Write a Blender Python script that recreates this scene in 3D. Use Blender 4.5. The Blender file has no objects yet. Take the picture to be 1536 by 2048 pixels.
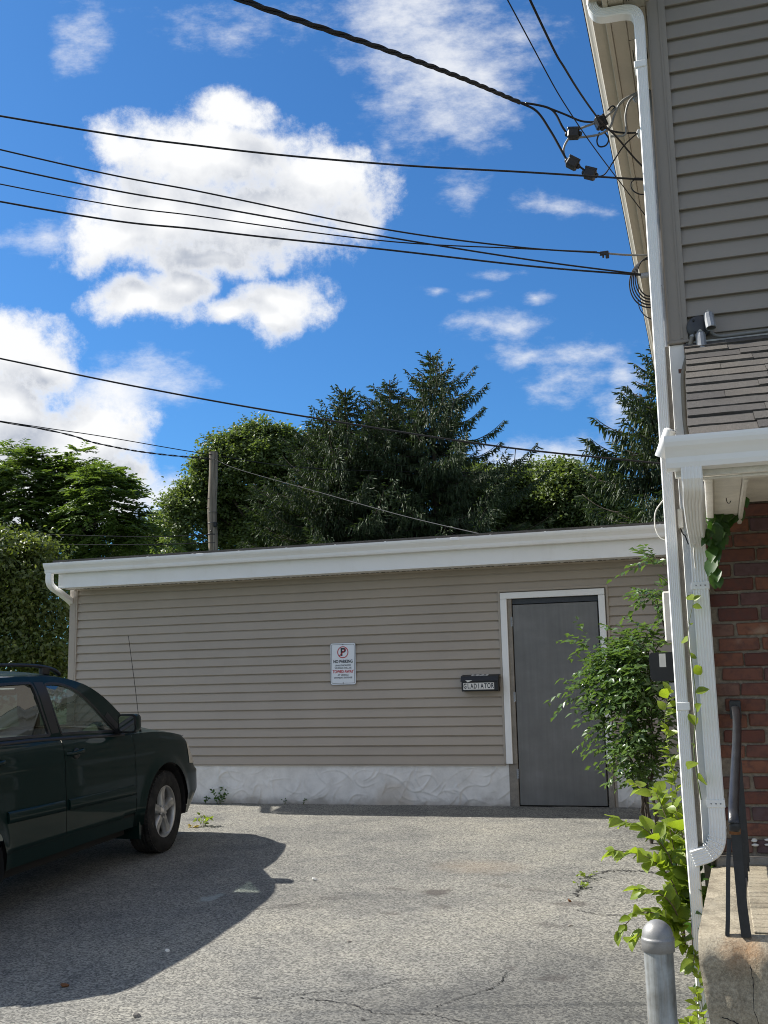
import bpy, bmesh, math, random
import numpy as np
from mathutils import Vector, Matrix

sc = bpy.context.scene
rnd = random.Random(7)
rng = np.random.default_rng(11)
rad = math.radians

# ------------------------------------------------------------------ camera
CAM = Vector((0.0, 0.0, 1.22))
cd = bpy.data.cameras.new('camera')
cam = bpy.data.objects.new('camera', cd)
sc.collection.objects.link(cam)
cd.sensor_fit = 'VERTICAL'
cd.sensor_height = 36.0
cd.lens = 36.0 * 2120.0 / 2048.0
cd.clip_start = 0.05
cd.clip_end = 3000.0
cam.matrix_world = (Matrix.Translation(CAM) @ Matrix.Rotation(rad(17.0), 4, 'Z')
                    @ Matrix.Rotation(rad(99.6), 4, 'X') @ Matrix.Rotation(rad(-1.2), 4, 'Z'))
sc.camera = cam

# ------------------------------------------------------------------ exposure
sc.view_settings.view_transform = 'Standard'
sc.view_settings.look = 'None'
sc.view_settings.gamma = 1.0
sc.view_settings.use_curve_mapping = False
sc.view_settings.exposure = 0.78
sc.cycles.filter_width = 1.0

# ------------------------------------------------------------------ sun
SUNDIR = Vector((3.15, -0.18, -2.84)).normalized()      # the way the light travels
sd = bpy.data.lights.new('sun', 'SUN')
sd.energy = 5.0
sd.angle = rad(0.53)
sd.color = (1.0, 0.955, 0.88)
sun = bpy.data.objects.new('sun', sd)
sc.collection.objects.link(sun)
sun.rotation_euler = SUNDIR.to_track_quat('-Z', 'Y').to_euler()
sun.location = (-20, 10, 30)

# ------------------------------------------------------------------ world: sky and clouds
world = bpy.data.worlds.new('World')
sc.world = world
world.use_nodes = True
world.cycles.sampling_method = 'NONE'
wt = world.node_tree
wt.nodes.clear()


class NT:
    """small helper for building node trees"""
    def __init__(self, tree):
        self.t = tree

    def n(self, typ, **kw):
        nd = self.t.nodes.new(typ)
        for k, v in kw.items():
            setattr(nd, k, v)
        return nd

    def l(self, a, b):
        self.t.links.new(a, b)

    def inp(self, sock, v):
        if isinstance(v, bpy.types.NodeSocket):
            self.l(v, sock)
        else:
            sock.default_value = v

    def math(self, op, a, b=0.0, c=None, clamp=False):
        nd = self.n('ShaderNodeMath', operation=op, use_clamp=clamp)
        self.inp(nd.inputs[0], a)
        self.inp(nd.inputs[1], b)
        if c is not None:
            self.inp(nd.inputs[2], c)
        return nd.outputs[0]

    def vmath(self, op, a, b=(0, 0, 0), c=None, out=0):
        nd = self.n('ShaderNodeVectorMath', operation=op)
        self.inp(nd.inputs[0], a)
        if op not in ('LENGTH', 'NORMALIZE'):
            self.inp(nd.inputs[1], b)
        if c is not None:
            self.inp(nd.inputs[2], c)
        return nd.outputs['Value'] if op in ('LENGTH', 'DOT_PRODUCT') else nd.outputs[0]

    def smooth(self, v, a, b, lo=0.0, hi=1.0):
        nd = self.n('ShaderNodeMapRange', interpolation_type='SMOOTHSTEP')
        self.inp(nd.inputs['Value'], v)
        nd.inputs['From Min'].default_value = a
        nd.inputs['From Max'].default_value = b
        nd.inputs['To Min'].default_value = lo
        nd.inputs['To Max'].default_value = hi
        return nd.outputs[0]

    def noise(self, vec, scale, detail=4.0, rough=0.55, out='Fac', dist=0.0):
        nd = self.n('ShaderNodeTexNoise')
        if vec is not None:
            self.l(vec, nd.inputs['Vector'])
        nd.inputs['Scale'].default_value = scale
        nd.inputs['Detail'].default_value = detail
        nd.inputs['Roughness'].default_value = rough
        nd.inputs['Distortion'].default_value = dist
        return nd.outputs[out]

    def mix(self, fac, a, b, blend='MIX'):
        nd = self.n('ShaderNodeMix', data_type='RGBA', blend_type=blend)
        nd.clamp_factor = True
        self.inp(nd.inputs[0], fac)
        for s, v in ((nd.inputs[6], a), (nd.inputs[7], b)):
            if isinstance(v, bpy.types.NodeSocket):
                self.l(v, s)
            else:
                s.default_value = (v[0], v[1], v[2], 1.0)
        return nd.outputs[2]

    def ramp(self, fac, stops, interp='LINEAR'):
        nd = self.n('ShaderNodeValToRGB')
        nd.color_ramp.interpolation = interp
        el = nd.color_ramp.elements
        while len(el) < len(stops):
            el.new(0.5)
        for e, (p, c) in zip(el, stops):
            e.position = p
            e.color = (c[0], c[1], c[2], 1.0) if hasattr(c, '__len__') else (c, c, c, 1.0)
        self.l(fac, nd.inputs[0])
        return nd.outputs[0]


W = NT(wt)
sky = W.n('ShaderNodeTexSky', sky_type='NISHITA')
sky.sun_disc = False
sky.sun_elevation = math.asin(-SUNDIR.z)
sky.sun_rotation = math.atan2(-SUNDIR.x, -SUNDIR.y)
sky.altitude = 60.0
sky.air_density = 1.0
sky.dust_density = 0.7
sky.ozone_density = 3.0

# cloud field: ellipses on the plane tangent to the sky at azimuth -17 deg, elevation 20 deg
CF = (Matrix.Rotation(rad(17.0), 3, 'Z') @ Matrix.Rotation(rad(20.0), 3, 'X'))
cR, cF, cU = CF @ Vector((1, 0, 0)), CF @ Vector((0, 1, 0)), CF @ Vector((0, 0, 1))
DENSE = [(-0.1330, 0.1793, 0.0359, 0.0234, 1.00), (-0.1460, 0.1430, 0.0971, 0.0366, 1.00), (-0.0564, 0.1195, 0.0635, 0.0369, 1.00), (-0.1939, 0.0959, 0.0797, 0.0459, 1.00), (-0.1121, 0.0898, 0.0867, 0.0395, 1.00), (-0.2383, 0.0791, 0.0548, 0.0243, 1.00), (-0.0253, 0.0925, 0.0388, 0.0263, 0.90), (-0.2292, 0.1490, 0.0271, 0.0258, 0.90), (-0.1547, 0.0596, 0.0872, 0.0200, 0.90), (-0.2192, 0.0182, 0.0416, 0.0217, 1.00), (-0.1792, 0.0309, 0.0300, 0.0203, 1.00), (-0.0875, 0.0155, 0.0416, 0.0217, 1.00), (-0.1339, 0.0132, 0.0370, 0.0113, 0.90), (-0.0997, -0.0002, 0.0232, 0.0227, 0.80), (-0.3408, -0.0251, 0.0466, 0.0344, 1.20), (-0.3327, -0.0114, 0.0209, 0.0183, 1.10), (-0.3597, -0.0829, 0.0565, 0.0514, 1.10), (-0.3136, -0.0349, 0.0257, 0.0254, 1.15), (-0.2692, -0.1014, 0.0472, 0.0400, 1.15), (-0.2484, -0.1448, 0.0333, 0.0288, 1.05), (-0.3200, -0.1170, 0.0663, 0.0426, 1.10), (-0.3425, -0.1597, 0.0811, 0.0385, 1.10), (-0.2856, -0.1658, 0.0717, 0.0290, 1.00)]
SOFT = [(0.0233, 0.2624, 0.0618, 0.0491, 1.25), (0.0582, 0.2242, 0.0623, 0.0499, 1.35), (0.0668, 0.1839, 0.0471, 0.0360, 1.20), (0.0938, 0.2109, 0.0357, 0.0460, 1.10), (0.0797, 0.1080, 0.0273, 0.0262, 0.75), (-0.2358, -0.0597, 0.0469, 0.0233, 1.50), (-0.3133, 0.0851, 0.0593, 0.0133, 0.90), (0.1114, -0.0092, 0.0558, 0.0182, 0.90), (0.1488, -0.0352, 0.0561, 0.0161, 0.90), (0.0837, 0.0187, 0.0370, 0.0099, 0.65), (0.1818, -0.0661, 0.0517, 0.0233, 0.80), (0.2200, -0.0951, 0.0283, 0.0422, 0.90), (0.1494, -0.1364, 0.0666, 0.0239, 1.30), (-0.2092, -0.1674, 0.0335, 0.0266, 1.20), (-0.2599, 0.2555, 0.0309, 0.0453, 0.80), (0.1485, 0.0138, 0.0232, 0.0113, 0.80), (0.1338, 0.2478, 0.0576, 0.0371, 0.70), (0.0468, 0.0218, 0.0231, 0.0081, 0.70), (0.0123, 0.1485, 0.0271, 0.0766, 0.45), (0.1663, 0.0930, 0.0730, 0.0132, 0.72), (0.1956, -0.0431, 0.0562, 0.0185, 0.80), (0.2240, -0.0623, 0.0282, 0.0279, 0.80), (0.1115, 0.0407, 0.0553, 0.0112, 0.50), (-0.1183, 0.2569, 0.1857, 0.0330, 0.50)]


def cloud_group():
    g = bpy.data.node_groups.new('cloud_field', 'ShaderNodeTree')
    g.interface.new_socket('P', in_out='INPUT', socket_type='NodeSocketVector')
    g.interface.new_socket('Dense', in_out='OUTPUT', socket_type='NodeSocketFloat')
    g.interface.new_socket('Soft', in_out='OUTPUT', socket_type='NodeSocketFloat')
    g.interface.new_socket('Body', in_out='OUTPUT', socket_type='NodeSocketFloat')
    G = NT(g)
    gi, go = G.n('NodeGroupInput'), G.n('NodeGroupOutput')
    p0 = gi.outputs[0]
    wn = G.noise(p0, 9.0, 3.0, 0.6, 'Color')
    w = G.vmath('MULTIPLY_ADD', wn, (0.075, 0.065, 0.0), (-0.0375, -0.0325, 0.0))
    p = G.vmath('ADD', p0, w)
    vo = G.n('ShaderNodeTexVoronoi', normalize=True)
    vo.inputs['Scale'].default_value = 21.0
    vo.inputs['Detail'].default_value = 3.0
    vo.inputs['Roughness'].default_value = 0.55
    G.l(p, vo.inputs['Vector'])
    fb = G.math('ADD', G.math('MULTIPLY_ADD', vo.outputs['Distance'], -0.75, 0.62), G.math('MULTIPLY', G.noise(p0, 46.0, 7.0, 0.72), 0.80))
    fb2 = G.noise(G.vmath('MULTIPLY', p0, (1.0, 1.9, 1.0)), 22.0, 7.0, 0.68)

    def field(lst, k):
        acc = None
        for (cx, cy, rx, ry, b) in lst:
            q = G.vmath('MULTIPLY_ADD', p, (1.0 / rx, 1.0 / ry, 0.0), (-cx / rx, -cy / ry, 0.0))
            e = G.math('SUBTRACT', b, G.vmath('LENGTH', q))
            acc = e if acc is None else G.math('SMOOTH_MAX', acc, e, k)
        return acc
    dn = field(DENSE, 0.25)
    sf = field(SOFT, 0.2)
    d = G.math('ADD', dn, G.math('MULTIPLY_ADD', fb, 1.6, -1.16))
    s = G.math('ADD', sf, G.math('MULTIPLY_ADD', fb2, 2.4, -1.2))
    G.l(d, go.inputs[0])
    G.l(s, go.inputs[1])
    G.l(G.math('ADD', dn, G.math('MULTIPLY_ADD', G.noise(p0, 17.0, 4.0, 0.6), 1.3, -0.65)), go.inputs[2])
    return g


cg = cloud_group()
tc = W.n('ShaderNodeTexCoord')
dirv = tc.outputs['Generated']
fz = W.vmath('DOT_PRODUCT', dirv, tuple(cF))
fzc = W.math('MAXIMUM', fz, 0.05)
px_ = W.math('DIVIDE', W.vmath('DOT_PRODUCT', dirv, tuple(cR)), fzc)
py_ = W.math('DIVIDE', W.vmath('DOT_PRODUCT', dirv, tuple(cU)), fzc)
cb = W.n('ShaderNodeCombineXYZ')
W.l(px_, cb.inputs[0])
W.l(py_, cb.inputs[1])
pv = cb.outputs[0]
g1 = W.n('ShaderNodeGroup', node_tree=cg)
W.l(pv, g1.inputs[0])
g2 = W.n('ShaderNodeGroup', node_tree=cg)
W.l(W.vmath('ADD', pv, (-0.018, 0.036, 0.0)), g2.inputs[0])     # one step towards the sun
d1, s1 = g1.outputs[0], g1.outputs[1]
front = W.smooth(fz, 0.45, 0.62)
# unseen rest of the sky: generic cloud, its cover raised to add neutral fill
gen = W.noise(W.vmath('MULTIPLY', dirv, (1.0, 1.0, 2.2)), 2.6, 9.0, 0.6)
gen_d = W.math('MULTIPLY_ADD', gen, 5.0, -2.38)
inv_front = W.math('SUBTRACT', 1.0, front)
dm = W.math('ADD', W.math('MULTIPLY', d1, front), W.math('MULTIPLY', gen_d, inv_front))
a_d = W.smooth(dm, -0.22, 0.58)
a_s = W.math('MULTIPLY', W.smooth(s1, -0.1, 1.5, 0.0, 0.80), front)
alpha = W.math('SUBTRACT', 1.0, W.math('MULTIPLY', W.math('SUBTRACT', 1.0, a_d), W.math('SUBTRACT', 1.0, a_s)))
slope = W.math('SUBTRACT', d1, g2.outputs[0])
body = W.math('SUBTRACT', g1.outputs[2], g2.outputs[2])
lit = W.math('MULTIPLY_ADD', slope, 0.22, W.math('MULTIPLY_ADD', body, 0.95, 0.36), clamp=True)
inner = W.smooth(dm, 0.10, 0.95)
shade = W.math('MULTIPLY', inner, W.math('SUBTRACT', 1.0, lit))
ccol = W.mix(shade, (5.8, 5.85, 5.9), (2.9, 3.15, 3.65))
skyc = W.mix(1.0, sky.outputs[0], (0.28, 0.585, 0.86), 'MULTIPLY')
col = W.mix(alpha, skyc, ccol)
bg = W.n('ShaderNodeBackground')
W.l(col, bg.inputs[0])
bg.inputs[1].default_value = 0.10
wo = W.n('ShaderNodeOutputWorld')
W.l(bg.outputs[0], wo.inputs[0])

# ------------------------------------------------------------------ objects
COL = sc.collection


def link(o, parent=None):
    COL.objects.link(o)
    if parent is not None:
        o.parent = parent
    return o


def tag(o, label=None, cat=None, group=None, kind=None):
    if label:
        o['label'] = label
    if cat:
        o['category'] = cat
    if group:
        o['group'] = group
    if kind:
        o['kind'] = kind
    return o


def empty(name, loc=(0, 0, 0), rz=0.0, label=None, cat=None, group=None):
    o = bpy.data.objects.new(name, None)
    o.empty_display_size = 0.1
    o.location = loc
    o.rotation_euler = (0, 0, rz)
    link(o)
    return tag(o, label, cat, group)


class MB:
    """collects faces, builds one mesh"""
    def __init__(self):
        self.v, self.f, self.m, self.s = [], [], [], []

    def add(self, verts, faces, mi=0, smooth=False):
        b = len(self.v)
        self.v.extend([tuple(p) for p in verts])
        for fc in faces:
            self.f.append(tuple(b + i for i in fc))
            self.m.append(mi)
            self.s.append(smooth)
        return self

    def box(self, x0, x1, y0, y1, z0, z1, mi=0, mat=None):
        vs = [(x, y, z) for z in (z0, z1) for y in (y0, y1) for x in (x0, x1)]
        if mat is not None:
            vs = [mat @ Vector(p) for p in vs]
        return self.add(vs, [(0, 2, 3, 1), (4, 5, 7, 6), (0, 1, 5, 4), (2, 6, 7, 3), (0, 4, 6, 2), (1, 3, 7, 5)], mi)

    def cbox(self, x0, x1, y0, y1, z0, z1, c=0.004, mi=0, mat=None):
        """box with chamfered edges (24 corner points)"""
        bm = bmesh.new()
        bmesh.ops.create_cube(bm, size=1.0)
        for v in bm.verts:
            v.co = Vector(((x0 + x1) / 2 + v.co.x * (x1 - x0), (y0 + y1) / 2 + v.co.y * (y1 - y0), (z0 + z1) / 2 + v.co.z * (z1 - z0)))
        c = min(c, abs(x1 - x0) * 0.45, abs(y1 - y0) * 0.45, abs(z1 - z0) * 0.45)
        bmesh.ops.bevel(bm, geom=bm.edges[:], offset=c, segments=1, affect='EDGES', profile=0.5)
        bm.verts.index_update()
        vs = [v.co.copy() for v in bm.verts]
        fs = [tuple(v.index for v in f.verts) for f in bm.faces]
        bm.free()
        if mat is not None:
            vs = [mat @ p for p in vs]
        return self.add(vs, fs, mi)

    def prism(self, pts, axis, a, b, mi=0, smooth=False, mat=None):
        """polygon pts (2D) pushed along an axis from a to b; axis x: pts are (y,z), y: (x,z), z: (x,y)"""
        def P(p, t):
            q = {'x': (t, p[0], p[1]), 'y': (p[0], t, p[1]), 'z': (p[0], p[1], t)}[axis]
            return mat @ Vector(q) if mat is not None else q
        n = len(pts)
        vs = [P(p, a) for p in pts] + [P(p, b) for p in pts]
        self.add(vs, [(i, (i + 1) % n, n + (i + 1) % n, n + i) for i in range(n)], mi, smooth)
        self.add(vs, [tuple(range(n))[::-1], tuple(range(n, 2 * n))], mi)
        return self

    def sweep(self, path, prof, mi=0, smooth=False, up=(0, 0, 1), cap=True, scale=None):
        """closed profile (list of (a,b)) carried along a 3D path; a is sideways, b along up"""
        path = [Vector(p) for p in path]
        n, k = len(path), len(prof)
        vs = []
        for i, p in enumerate(path):
            t = (path[min(i + 1, n - 1)] - path[max(i - 1, 0)]).normalized()
            u = Vector(up)
            if abs(t.dot(u)) > 0.98:
                u = Vector((0, 1, 0))
            sd_ = t.cross(u).normalized()
            uu = sd_.cross(t).normalized()
            s_ = 1.0 if scale is None else scale[i]
            for (a, b) in prof:
                vs.append(p + sd_ * a * s_ + uu * b * s_)
        fs = []
        for i in range(n - 1):
            for j in range(k):
                fs.append((i * k + j, i * k + (j + 1) % k, (i + 1) * k + (j + 1) % k, (i + 1) * k + j))
        self.add(vs, fs, mi, smooth)
        if cap:
            self.add(vs[:k], [tuple(range(k))], mi)
            self.add(vs[-k:], [tuple(range(k))[::-1]], mi)
        return self

    def tube(self, path, r, seg=8, mi=0, cap=True, scale=None):
        prof = [(r * math.cos(2 * math.pi * i / seg), r * math.sin(2 * math.pi * i / seg)) for i in range(seg)]
        # a rotation-minimising frame keeps thin wires from pinching
        path = [Vector(p) for p in path]
        n = len(path)
        t0 = (path[1] - path[0]).normalized()
        ref = Vector((0, 0, 1)) if abs(t0.z) < 0.9 else Vector((1, 0, 0))
        nrm = t0.cross(ref).normalized()
        vs = []
        for i, p in enumerate(path):
            t = (path[min(i + 1, n - 1)] - path[max(i - 1, 0)]).normalized()
            nrm = (nrm - t * nrm.dot(t)).normalized()
            bn = t.cross(nrm)
            s_ = 1.0 if scale is None else scale[i]
            for (a, b) in prof:
                vs.append(p + (nrm * a + bn * b) * s_)
        fs = [(i * seg + j, i * seg + (j + 1) % seg, (i + 1) * seg + (j + 1) % seg, (i + 1) * seg + j)
              for i in range(n - 1) for j in range(seg)]
        self.add(vs, fs, mi, True)
        if cap:
            self.add(vs[:seg], [tuple(range(seg))[::-1]], mi)
            self.add(vs[-seg:], [tuple(range(seg))], mi)
        return self

    def lathe(self, prof, seg=32, mi=0, smooth=True, mat=None, closed=False):
        """profile (r, h) turned about z"""
        vs = []
        for (r, h) in prof:
            for j in range(seg):
                a = 2 * math.pi * j / seg
                q = Vector((r * math.cos(a), r * math.sin(a), h))
                vs.append(mat @ q if mat is not None else q)
        k = len(prof)
        rows = k if closed else k - 1
        fs = [(i * seg + j, i * seg + (j + 1) % seg, ((i + 1) % k) * seg + (j + 1) % seg, ((i + 1) % k) * seg + j)
              for i in range(rows) for j in range(seg)]
        return self.add(vs, fs, mi, smooth)

    def grid(self, fn, us, vs_, mi=0, smooth=True, flip=False):
        nu, nv = len(us), len(vs_)
        pts = [fn(u, v) for u in us for v in vs_]
        fs = []
        for i in range(nu - 1):
            for j in range(nv - 1):
                q = (i * nv + j, (i + 1) * nv + j, (i + 1) * nv + j + 1, i * nv + j + 1)
                fs.append(q[::-1] if flip else q)
        return self.add(pts, fs, mi, smooth)

    def mesh(self, name, mats):
        me = bpy.data.meshes.new(name)
        me.from_pydata(self.v, [], self.f)
        for m in (mats if isinstance(mats, (list, tuple)) else [mats]):
            me.materials.append(m)
        me.polygons.foreach_set('material_index', self.m)
        me.polygons.foreach_set('use_smooth', self.s)
        me.update()
        return me

    def build(self, name, mats, parent=None, loc=None):
        o = bpy.data.objects.new(name, self.mesh(name, mats))
        link(o, parent)
        if loc is not None:
            o.location = loc
        return o


def fast_mesh(name, V, F4, mat, smooth=False):
    """mesh straight from numpy arrays of points and quads (or triangles)"""
    V = np.asarray(V, np.float32)
    F4 = np.asarray(F4, np.int32)
    k = F4.shape[1]
    me = bpy.data.meshes.new(name)
    me.vertices.add(len(V))
    me.vertices.foreach_set('co', V.ravel())
    me.loops.add(F4.size)
    me.loops.foreach_set('vertex_index', F4.ravel())
    me.polygons.add(len(F4))
    me.polygons.foreach_set('loop_start', np.arange(0, F4.size, k, dtype=np.int32))
    me.polygons.foreach_set('loop_total', np.full(len(F4), k, np.int32))
    if smooth:
        me.polygons.foreach_set('use_smooth', np.ones(len(F4), bool))
    me.materials.append(mat)
    me.update(calc_edges=True)
    return me


def mobj(name, me, parent=None, loc=None, rot=None, scl=None):
    o = bpy.data.objects.new(name, me)
    link(o, parent)
    if loc is not None:
        o.location = loc
    if rot is not None:
        o.rotation_euler = rot
    if scl is not None:
        o.scale = scl
    return o


def catmull(pts, n):
    P = [np.array(p, float) for p in pts]
    P = [2 * P[0] - P[1]] + P + [2 * P[-1] - P[-2]]
    out = []
    for i in range(1, len(P) - 2):
        for k in range(n):
            t = k / n
            a, b, c, d = P[i - 1], P[i], P[i + 1], P[i + 2]
            out.append(0.5 * (2 * b + (c - a) * t + (2 * a - 5 * b + 4 * c - d) * t * t + (3 * b - a - 3 * c + d) * t ** 3))
    out.append(P[-2])
    return [Vector(p) if len(p) == 3 else tuple(p) for p in out]


def lerp(a, b, t):
    return a + (b - a) * t


def interp(x, pts):
    return float(np.interp(x, [p[0] for p in pts], [p[1] for p in pts]))


def sstep(x, a, b):
    t = min(1.0, max(0.0, (x - a) / (b - a)))
    return t * t * (3 - 2 * t)


# ------------------------------------------------------------------ materials
MATS = {}


def mat(name, fn):
    if name in MATS:
        return MATS[name]
    m = bpy.data.materials.new(name)
    m.use_nodes = True
    t = m.node_tree
    t.nodes.clear()
    N = NT(t)
    out = N.n('ShaderNodeOutputMaterial')
    sh = fn(N, m)
    N.l(sh, out.inputs['Surface'])
    MATS[name] = m
    return m


def bsdf(N, color, rough=0.6, metal=0.0, bump=None, spec=0.5, coat=0.0, bump_dist=0.002, bump_str=1.0):
    b = N.n('ShaderNodeBsdfPrincipled')
    for k, v in (('Base Color', color), ('Roughness', rough), ('Metallic', metal), ('Specular IOR Level', spec), ('Coat Weight', coat)):
        if isinstance(v, bpy.types.NodeSocket):
            N.l(v, b.inputs[k])
        elif k == 'Base Color':
            b.inputs[k].default_value = (v[0], v[1], v[2], 1)
        else:
            b.inputs[k].default_value = v
    if bump is not None:
        bn = N.n('ShaderNodeBump')
        bn.inputs['Distance'].default_value = bump_dist
        bn.inputs['Strength'].default_value = bump_str
        N.l(bump, bn.inputs['Height'])
        N.l(bn.outputs[0], b.inputs['Normal'])
    return b.outputs[0]


def geo(N):
    return N.n('ShaderNodeNewGeometry').outputs['Position']


def objco(N):
    return N.n('ShaderNodeTexCoord').outputs['Object']


def orand(N):
    return N.n('ShaderNodeObjectInfo').outputs['Random']


def scaled(N, vec, s):
    return N.vmath('MULTIPLY', vec, s)


def plain(name, color, rough=0.6, metal=0.0, var=0.12, scale=6.0, spec=0.5, bump=0.0, coat=0.0):
    """paint or plastic with faint soiling"""
    def fn(N, m):
        p = geo(N)
        n1 = N.noise(p, scale, 6.0, 0.65)
        n2 = N.noise(p, scale * 14, 3.0, 0.6)
        d = N.math('MULTIPLY_ADD', n1, 0.7, N.math('MULTIPLY', n2, 0.3))
        lo = tuple(c * (1 - var * 1.6) for c in color)
        hi = tuple(min(1, c * (1 + var)) for c in color)
        c = N.ramp(d, [(0.3, lo), (0.7, hi)])
        r = N.math('MULTIPLY_ADD', n1, 0.25, rough - 0.12, clamp=True)
        return bsdf(N, c, r, metal, n2 if bump else None, spec, coat, bump_dist=bump or 0.001, bump_str=0.5)
    return mat(name, fn)


def m_asphalt(N, m):
    p = geo(N)
    big = N.noise(p, 0.55, 5.0, 0.6)
    mid = N.noise(p, 3.2, 5.0, 0.65)
    vo = N.n('ShaderNodeTexVoronoi')
    vo.inputs['Scale'].default_value = 95.0
    N.l(p, vo.inputs['Vector'])
    sp = N.ramp(N.n('ShaderNodeSeparateColor').outputs[0], [(0, 0), (1, 1)])
    sepc = [x for x in N.t.nodes if x.bl_idname == 'ShaderNodeSeparateColor'][0]
    N.l(vo.outputs['Color'], sepc.inputs[0])
    fine = N.noise(p, 130.0, 3.0, 0.75)
    stone = N.math('MULTIPLY_ADD', sp, 0.62, N.math('MULTIPLY', fine, 0.5))
    base = N.ramp(stone, [(0.20, (0.065, 0.064, 0.061)), (0.42, (0.130, 0.127, 0.118)), (0.60, (0.208, 0.203, 0.187)), (0.88, (0.315, 0.306, 0.280))])
    wear = N.math('MULTIPLY_ADD', mid, 0.40, N.math('MULTIPLY', big, 0.75))
    worn = N.ramp(wear, [(0.38, (0.44, 0.455, 0.47)), (0.50, (0.76, 0.765, 0.75)), (0.60, (0.98, 0.972, 0.925)), (0.74, (1.16, 1.135, 1.04))])
    c = N.mix(1.0, base, worn, 'MULTIPLY')
    # dark old drips in the middle of the lot, then broad dark stains near the cracks and a faint darker area around the car
    sx = N.n('ShaderNodeSeparateXYZ')
    N.l(p, sx.inputs[0])
    q = N.vmath('ADD', p, N.vmath('MULTIPLY_ADD', N.noise(p, 7.0, 3.0, 0.6, 'Color'), (0.22, 0.22, 0.0), (-0.11, -0.11, 0.0)))
    tot = None
    for (cx, cy, rx, ry, s) in ((-2.03, 7.75, .11, .12, .75), (-2.35, 7.8, .10, .05, .5), (-1.9, 7.35, .09, .06, .4), (-2.2, 7.15, .07, .05, .45), (-1.6, 8.0, .09, .08, .45),
                                (-1.72, 8.35, .10, .05, .4), (-1.35, 7.9, .13, .05, .4), (-1.05, 7.55, .16, .07, .55), (-1.1, 7.0, .12, .05, .4), (-2.9, 7.2, .25, .08, .25),
                                (-1.2, 6.1, .06, .04, .5), (-0.95, 6.0, .10, .05, .45), (-2.75, 7.45, .08, .05, .4)):
        d = N.vmath('LENGTH', N.vmath('MULTIPLY_ADD', q, (1 / rx, 1 / ry, 0), (-cx / rx, -cy / ry, 0)))
        e = N.smooth(d, 0.55, 1.25, s, 0.0)
        tot = e if tot is None else N.math('MAXIMUM', tot, e)
    c = N.mix(tot, c, (0.055, 0.045, 0.04))
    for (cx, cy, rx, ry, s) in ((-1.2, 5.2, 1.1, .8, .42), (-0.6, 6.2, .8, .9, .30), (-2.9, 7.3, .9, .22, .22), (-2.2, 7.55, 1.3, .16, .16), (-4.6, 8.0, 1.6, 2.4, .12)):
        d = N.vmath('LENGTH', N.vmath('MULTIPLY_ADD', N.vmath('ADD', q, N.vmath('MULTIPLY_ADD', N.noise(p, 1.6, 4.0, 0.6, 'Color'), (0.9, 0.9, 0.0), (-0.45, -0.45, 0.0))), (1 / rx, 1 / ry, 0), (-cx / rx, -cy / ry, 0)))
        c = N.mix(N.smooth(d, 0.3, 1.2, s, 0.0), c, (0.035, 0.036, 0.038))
    pale_spot = N.vmath('LENGTH', N.vmath('MULTIPLY_ADD', q, (1 / .07, 1 / .16, 0), (3.62 / .07, -7.33 / .16, 0)))
    c = N.mix(N.smooth(pale_spot, 0.5, 1.1, 0.4, 0.0), c, (0.34, 0.40, 0.38))  # small pale grey-green spot on the paving beside the car
    rust = N.vmath('LENGTH', N.vmath('MULTIPLY_ADD', q, (1 / .5, 1 / .3, 0), (1.9 / .5, -8.6 / .3, 0)))
    c = N.mix(N.smooth(rust, 0.2, 1.1, 0.22, 0.0), c, (0.30, 0.22, 0.14))
    h = N.math('MULTIPLY_ADD', stone, 1.0, N.math('MULTIPLY', mid, 0.6))
    return bsdf(N, c, 0.82, 0.0, h, 0.35, bump_dist=0.004, bump_str=0.7)


def m_siding(base):
    def fn(N, m):
        p = geo(N)
        r = orand(N)
        grain = N.noise(N.vmath('MULTIPLY', p, (3.0, 60.0, 90.0)), 3.0, 5.0, 0.65)
        soil = N.noise(N.vmath('MULTIPLY', p, (1.0, 1.0, 0.45)), 1.7, 6.0, 0.62)
        c = N.mix(N.math('MULTIPLY_ADD', soil, 1.5, -0.4, clamp=True), tuple(x * 0.90 for x in base), tuple(x * 1.08 for x in base))
        c = N.mix(N.math('MULTIPLY', r, 0.22), c, tuple(x * 1.16 for x in base))
        c = N.mix(N.math('MULTIPLY_ADD', grain, 0.9, -0.3, clamp=True), c, tuple(x * 0.93 for x in base))
        return bsdf(N, c, 0.55, 0, grain, 0.35, bump_dist=0.0012, bump_str=0.45)
    return fn


def m_white(N, m):
    """white aluminium trim: rain streaks and grime"""
    p = geo(N)
    streak = N.noise(N.vmath('MULTIPLY', p, (9.0, 9.0, 0.9)), 1.0, 5.0, 0.6)
    soil = N.noise(p, 2.4, 6.0, 0.65)
    f = N.math('MULTIPLY', N.smooth(streak, 0.5, 0.8), N.smooth(soil, 0.4, 0.7))
    c = N.mix(N.math('MULTIPLY', f, 0.3), (0.80, 0.80, 0.785), (0.50, 0.47, 0.38))
    c = N.mix(N.math('MULTIPLY', N.smooth(soil, 0.45, 0.75), 0.18), c, (0.62, 0.60, 0.55))
    return bsdf(N, c, 0.38, 0, soil, 0.5, bump_dist=0.002, bump_str=0.15)


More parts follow.
